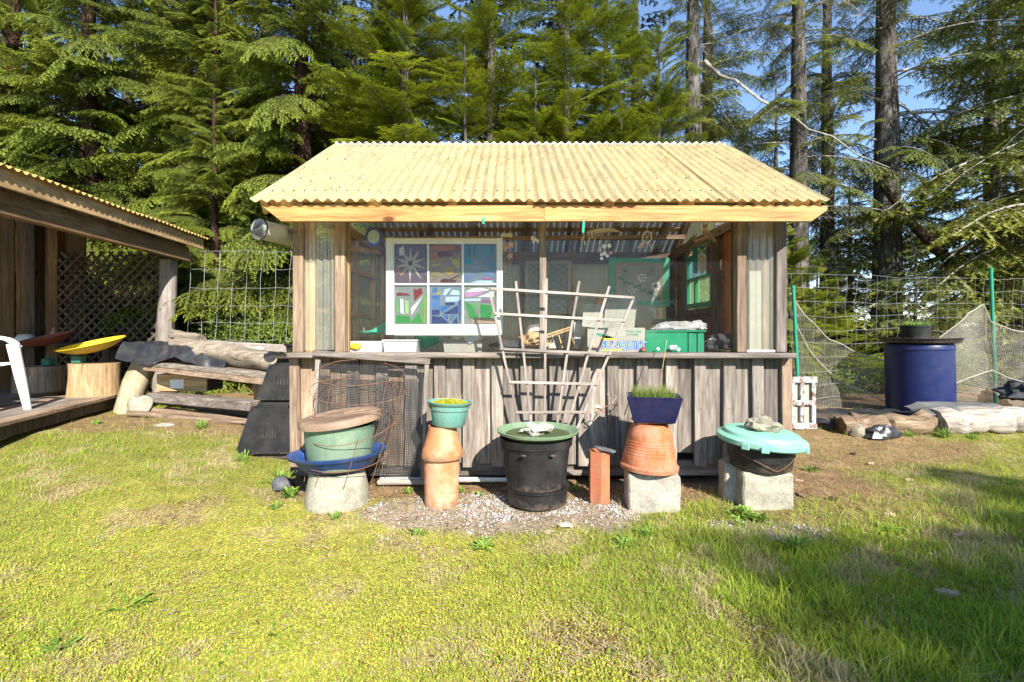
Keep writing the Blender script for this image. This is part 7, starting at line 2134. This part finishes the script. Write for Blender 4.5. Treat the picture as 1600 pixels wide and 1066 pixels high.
# leaning dead trunk and long bare boughs
m_ = MB(); m_.tube([P(1375, 285, 10.2), P(1420, 345, 10.0), P(1470, 395, 9.8), P(1530, 445, 9.6), P(1600, 500, 9.4)], [.05, .08, .10, .11, .12], 12, nz=.2)
m_.build('dead_snag', BARK['red'], None, smooth=60, label='dark dead trunk leaning diagonally under the sky patch', cat='tree trunk')
m_ = MB(); m_.tube([P(1100, 95, 10.1), P(1125, 118, 10.1), P(1150, 126, 10.0), P(1190, 158, 10), P(1235, 178, 9.9), P(1262, 202, 9.9), P(1300, 213, 9.8), P(1340, 242, 9.7), P(1390, 262, 9.6)], [.04, .034, .03, .026, .022, .02, .016, .012, .008], 7, nz=.3)
m_.build('bare_bough', BARK['dead'], None, smooth=60, label='long bare bough slanting down across the right trunks', cat='branch')
# trees behind the photographer: they throw the shade on the lawn's right corner
for k, (x_, y_, H_, rm) in enumerate(((7.75, -9.2, 8.0, 2.2), (9.3, -9.6, 8.3, 2.5), (11.5, -9.7, 8.2, 2.7), (7.1, -10.4, 8.0, 1.7), (8.4, -11.8, 8.8, 2.2))):
    tree('cedar', x_, y_, H_, .14, 'conifer behind the viewpoint', zb=1.0, rmax=rm, nbr=165, profile=.3, hp=13, seed=70 + k, group='conifers behind the viewpoint')

# middle and far forest: one crown mesh each, shared
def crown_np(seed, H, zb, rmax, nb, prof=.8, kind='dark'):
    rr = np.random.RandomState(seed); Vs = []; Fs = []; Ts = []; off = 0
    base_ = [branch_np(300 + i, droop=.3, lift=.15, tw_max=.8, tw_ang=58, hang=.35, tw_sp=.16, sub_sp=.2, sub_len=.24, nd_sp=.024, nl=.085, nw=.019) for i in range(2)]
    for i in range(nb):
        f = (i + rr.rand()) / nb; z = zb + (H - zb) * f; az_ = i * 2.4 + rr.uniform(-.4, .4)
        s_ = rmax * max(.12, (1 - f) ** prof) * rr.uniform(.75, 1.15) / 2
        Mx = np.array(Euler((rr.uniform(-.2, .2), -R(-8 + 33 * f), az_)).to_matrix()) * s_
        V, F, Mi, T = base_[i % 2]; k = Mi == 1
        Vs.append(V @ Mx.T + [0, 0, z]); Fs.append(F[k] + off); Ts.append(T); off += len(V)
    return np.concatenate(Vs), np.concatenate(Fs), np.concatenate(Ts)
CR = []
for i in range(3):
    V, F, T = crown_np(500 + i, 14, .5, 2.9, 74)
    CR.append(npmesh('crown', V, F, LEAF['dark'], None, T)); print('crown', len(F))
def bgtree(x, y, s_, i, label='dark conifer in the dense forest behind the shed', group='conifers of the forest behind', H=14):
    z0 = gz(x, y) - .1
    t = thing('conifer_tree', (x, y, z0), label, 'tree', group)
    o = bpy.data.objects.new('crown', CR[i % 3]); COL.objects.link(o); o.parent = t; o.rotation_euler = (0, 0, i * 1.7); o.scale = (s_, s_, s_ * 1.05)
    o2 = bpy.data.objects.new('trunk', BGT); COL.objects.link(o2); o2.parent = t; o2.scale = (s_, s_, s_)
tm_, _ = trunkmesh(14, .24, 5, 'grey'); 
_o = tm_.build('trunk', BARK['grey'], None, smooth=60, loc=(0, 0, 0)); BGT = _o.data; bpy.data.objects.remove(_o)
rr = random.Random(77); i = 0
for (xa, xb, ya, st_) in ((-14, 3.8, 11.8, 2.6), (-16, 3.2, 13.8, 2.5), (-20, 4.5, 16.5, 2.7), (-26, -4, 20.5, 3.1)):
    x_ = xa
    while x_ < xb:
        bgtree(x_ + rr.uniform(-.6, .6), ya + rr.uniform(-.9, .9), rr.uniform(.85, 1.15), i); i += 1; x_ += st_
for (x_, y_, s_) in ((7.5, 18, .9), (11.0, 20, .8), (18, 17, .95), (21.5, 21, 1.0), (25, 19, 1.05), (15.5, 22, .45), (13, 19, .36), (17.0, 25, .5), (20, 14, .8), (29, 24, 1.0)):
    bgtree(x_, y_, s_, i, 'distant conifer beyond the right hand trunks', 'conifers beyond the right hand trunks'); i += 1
# low hedge of undergrowth behind the fences: uncountable
def leafmass(n_, fn, s0, s1, seed, leaf, name, label, cat='undergrowth', tint=(0, 1)):
    rq = np.random.RandomState(seed); Pp = fn(rq, n_); s = rq.uniform(s0, s1, (n_, 1))
    a = rq.normal(size=(n_, 3)); a /= np.linalg.norm(a, axis=1)[:, None]; b = np.cross(a, rq.normal(size=(n_, 3))); b /= np.linalg.norm(b, axis=1)[:, None]
    V = np.stack([Pp - a * s, Pp + b * s * .45, Pp + a * s, Pp - b * s * .45], 1).reshape(-1, 3)
    T = np.repeat(rq.uniform(*tint, n_), 4)
    return npmesh(name, V, np.arange(n_ * 4).reshape(-1, 4), LEAF[leaf], None, T)
def under(xr, yr, zf):
    def fn(rq, n_):
        x = rq.uniform(*xr, n_); y = rq.uniform(*yr, n_)
        h = zf(x, y); return np.stack([x, y, g(x, y) + h * rq.rand(n_) ** .7], 1)
    return fn
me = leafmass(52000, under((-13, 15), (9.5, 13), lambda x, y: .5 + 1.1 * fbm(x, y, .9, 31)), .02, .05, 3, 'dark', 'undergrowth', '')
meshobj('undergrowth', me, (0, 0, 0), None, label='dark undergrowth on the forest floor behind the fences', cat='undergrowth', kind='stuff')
# countable shrubs
def shrub(x, y, r_, h, n_, leaf, label, seed, s=(.014, .034)):
    t = thing('leafy_shrub', (x, y, gz(x, y)), label, 'shrub')
    rq0 = random.Random(seed)
    m_ = MB(); tips = []
    for k in range(16):
        a = rq0.uniform(0, 6.28); rr_ = r_ * rq0.uniform(.3, 1); top = Vector((math.cos(a) * rr_, math.sin(a) * rr_, h * rq0.uniform(.45, 1.0)))
        mid = top * .5 + Vector((0, 0, h * .1)); m_.tube([Vector((top.x * .1, top.y * .1, -.03)), mid, top], [.010, .007, .003], 5)
        for q_ in range(14):
            f = rq0.uniform(.35, 1); b_ = Vector((0, 0, 0)).lerp(mid, min(1, f * 2)) if f < .5 else mid.lerp(top, f * 2 - 1)
            tips.append(b_ + Vector((rq0.uniform(-1, 1), rq0.uniform(-1, 1), rq0.uniform(-.6, 1))) * .13)
    m_.build('stems', BARK['red'], t, loc=(0, 0, 0)); list(COL.objects)[-1].location = (0, 0, 0)
    tips = np.array([tuple(p) for p in tips])
    def fn(rq, n__):
        k = rq.randint(0, len(tips), n__); return tips[k] + rq.normal(size=(n__, 3)) * .055
    me = leafmass(n_, fn, s[0], s[1], seed, leaf, 'foliage', '', tint=(.2, 1))
    o = bpy.data.objects.new('foliage', me); COL.objects.link(o); o.parent = t
shrub(P(335, 0, 7.3).x, 7.3, .65, 1.25, 5000, 'shrub', 'light green leafy shrub behind the left wire fence', 1)
shrub(P(425, 0, 7.4).x, 7.35, .6, 1.35, 5000, 'shrub', 'leafy shrub between the wire fence and the shed corner', 2, (.012, .026))
shrub(P(480, 0, 6.9).x, 6.9, .5, 1.0, 3500, 'shrub', 'small leafy shrub against the left rear of the shed', 3)
shrub(P(120, 0, 8.2).x, 8.2, .9, 1.9, 5000, 'shrub', 'leafy shrub seen through the lattice', 4)
shrub(P(230, 0, 8.0).x, 8.0, .8, 1.5, 4500, 'cedar', 'darker shrub behind the right part of the lattice', 5)
shrub(2.75, 7.6, .7, 2.6, 8000, 'shrub', 'tall yellow green broadleaf shrub behind the right of the shed', 6, (.014, .03))
shrub(P(1330, 0, 6.9).x, 7.3, .5, .4, 1800, 'shrub', 'low leafy weeds behind the netting', 7, (.014, .03))
shrub(P(1470, 0, 7.2).x, 7.3, .5, .9, 2600, 'shrub', 'leafy sapling behind the netting right of the barrel', 8, (.014, .03))
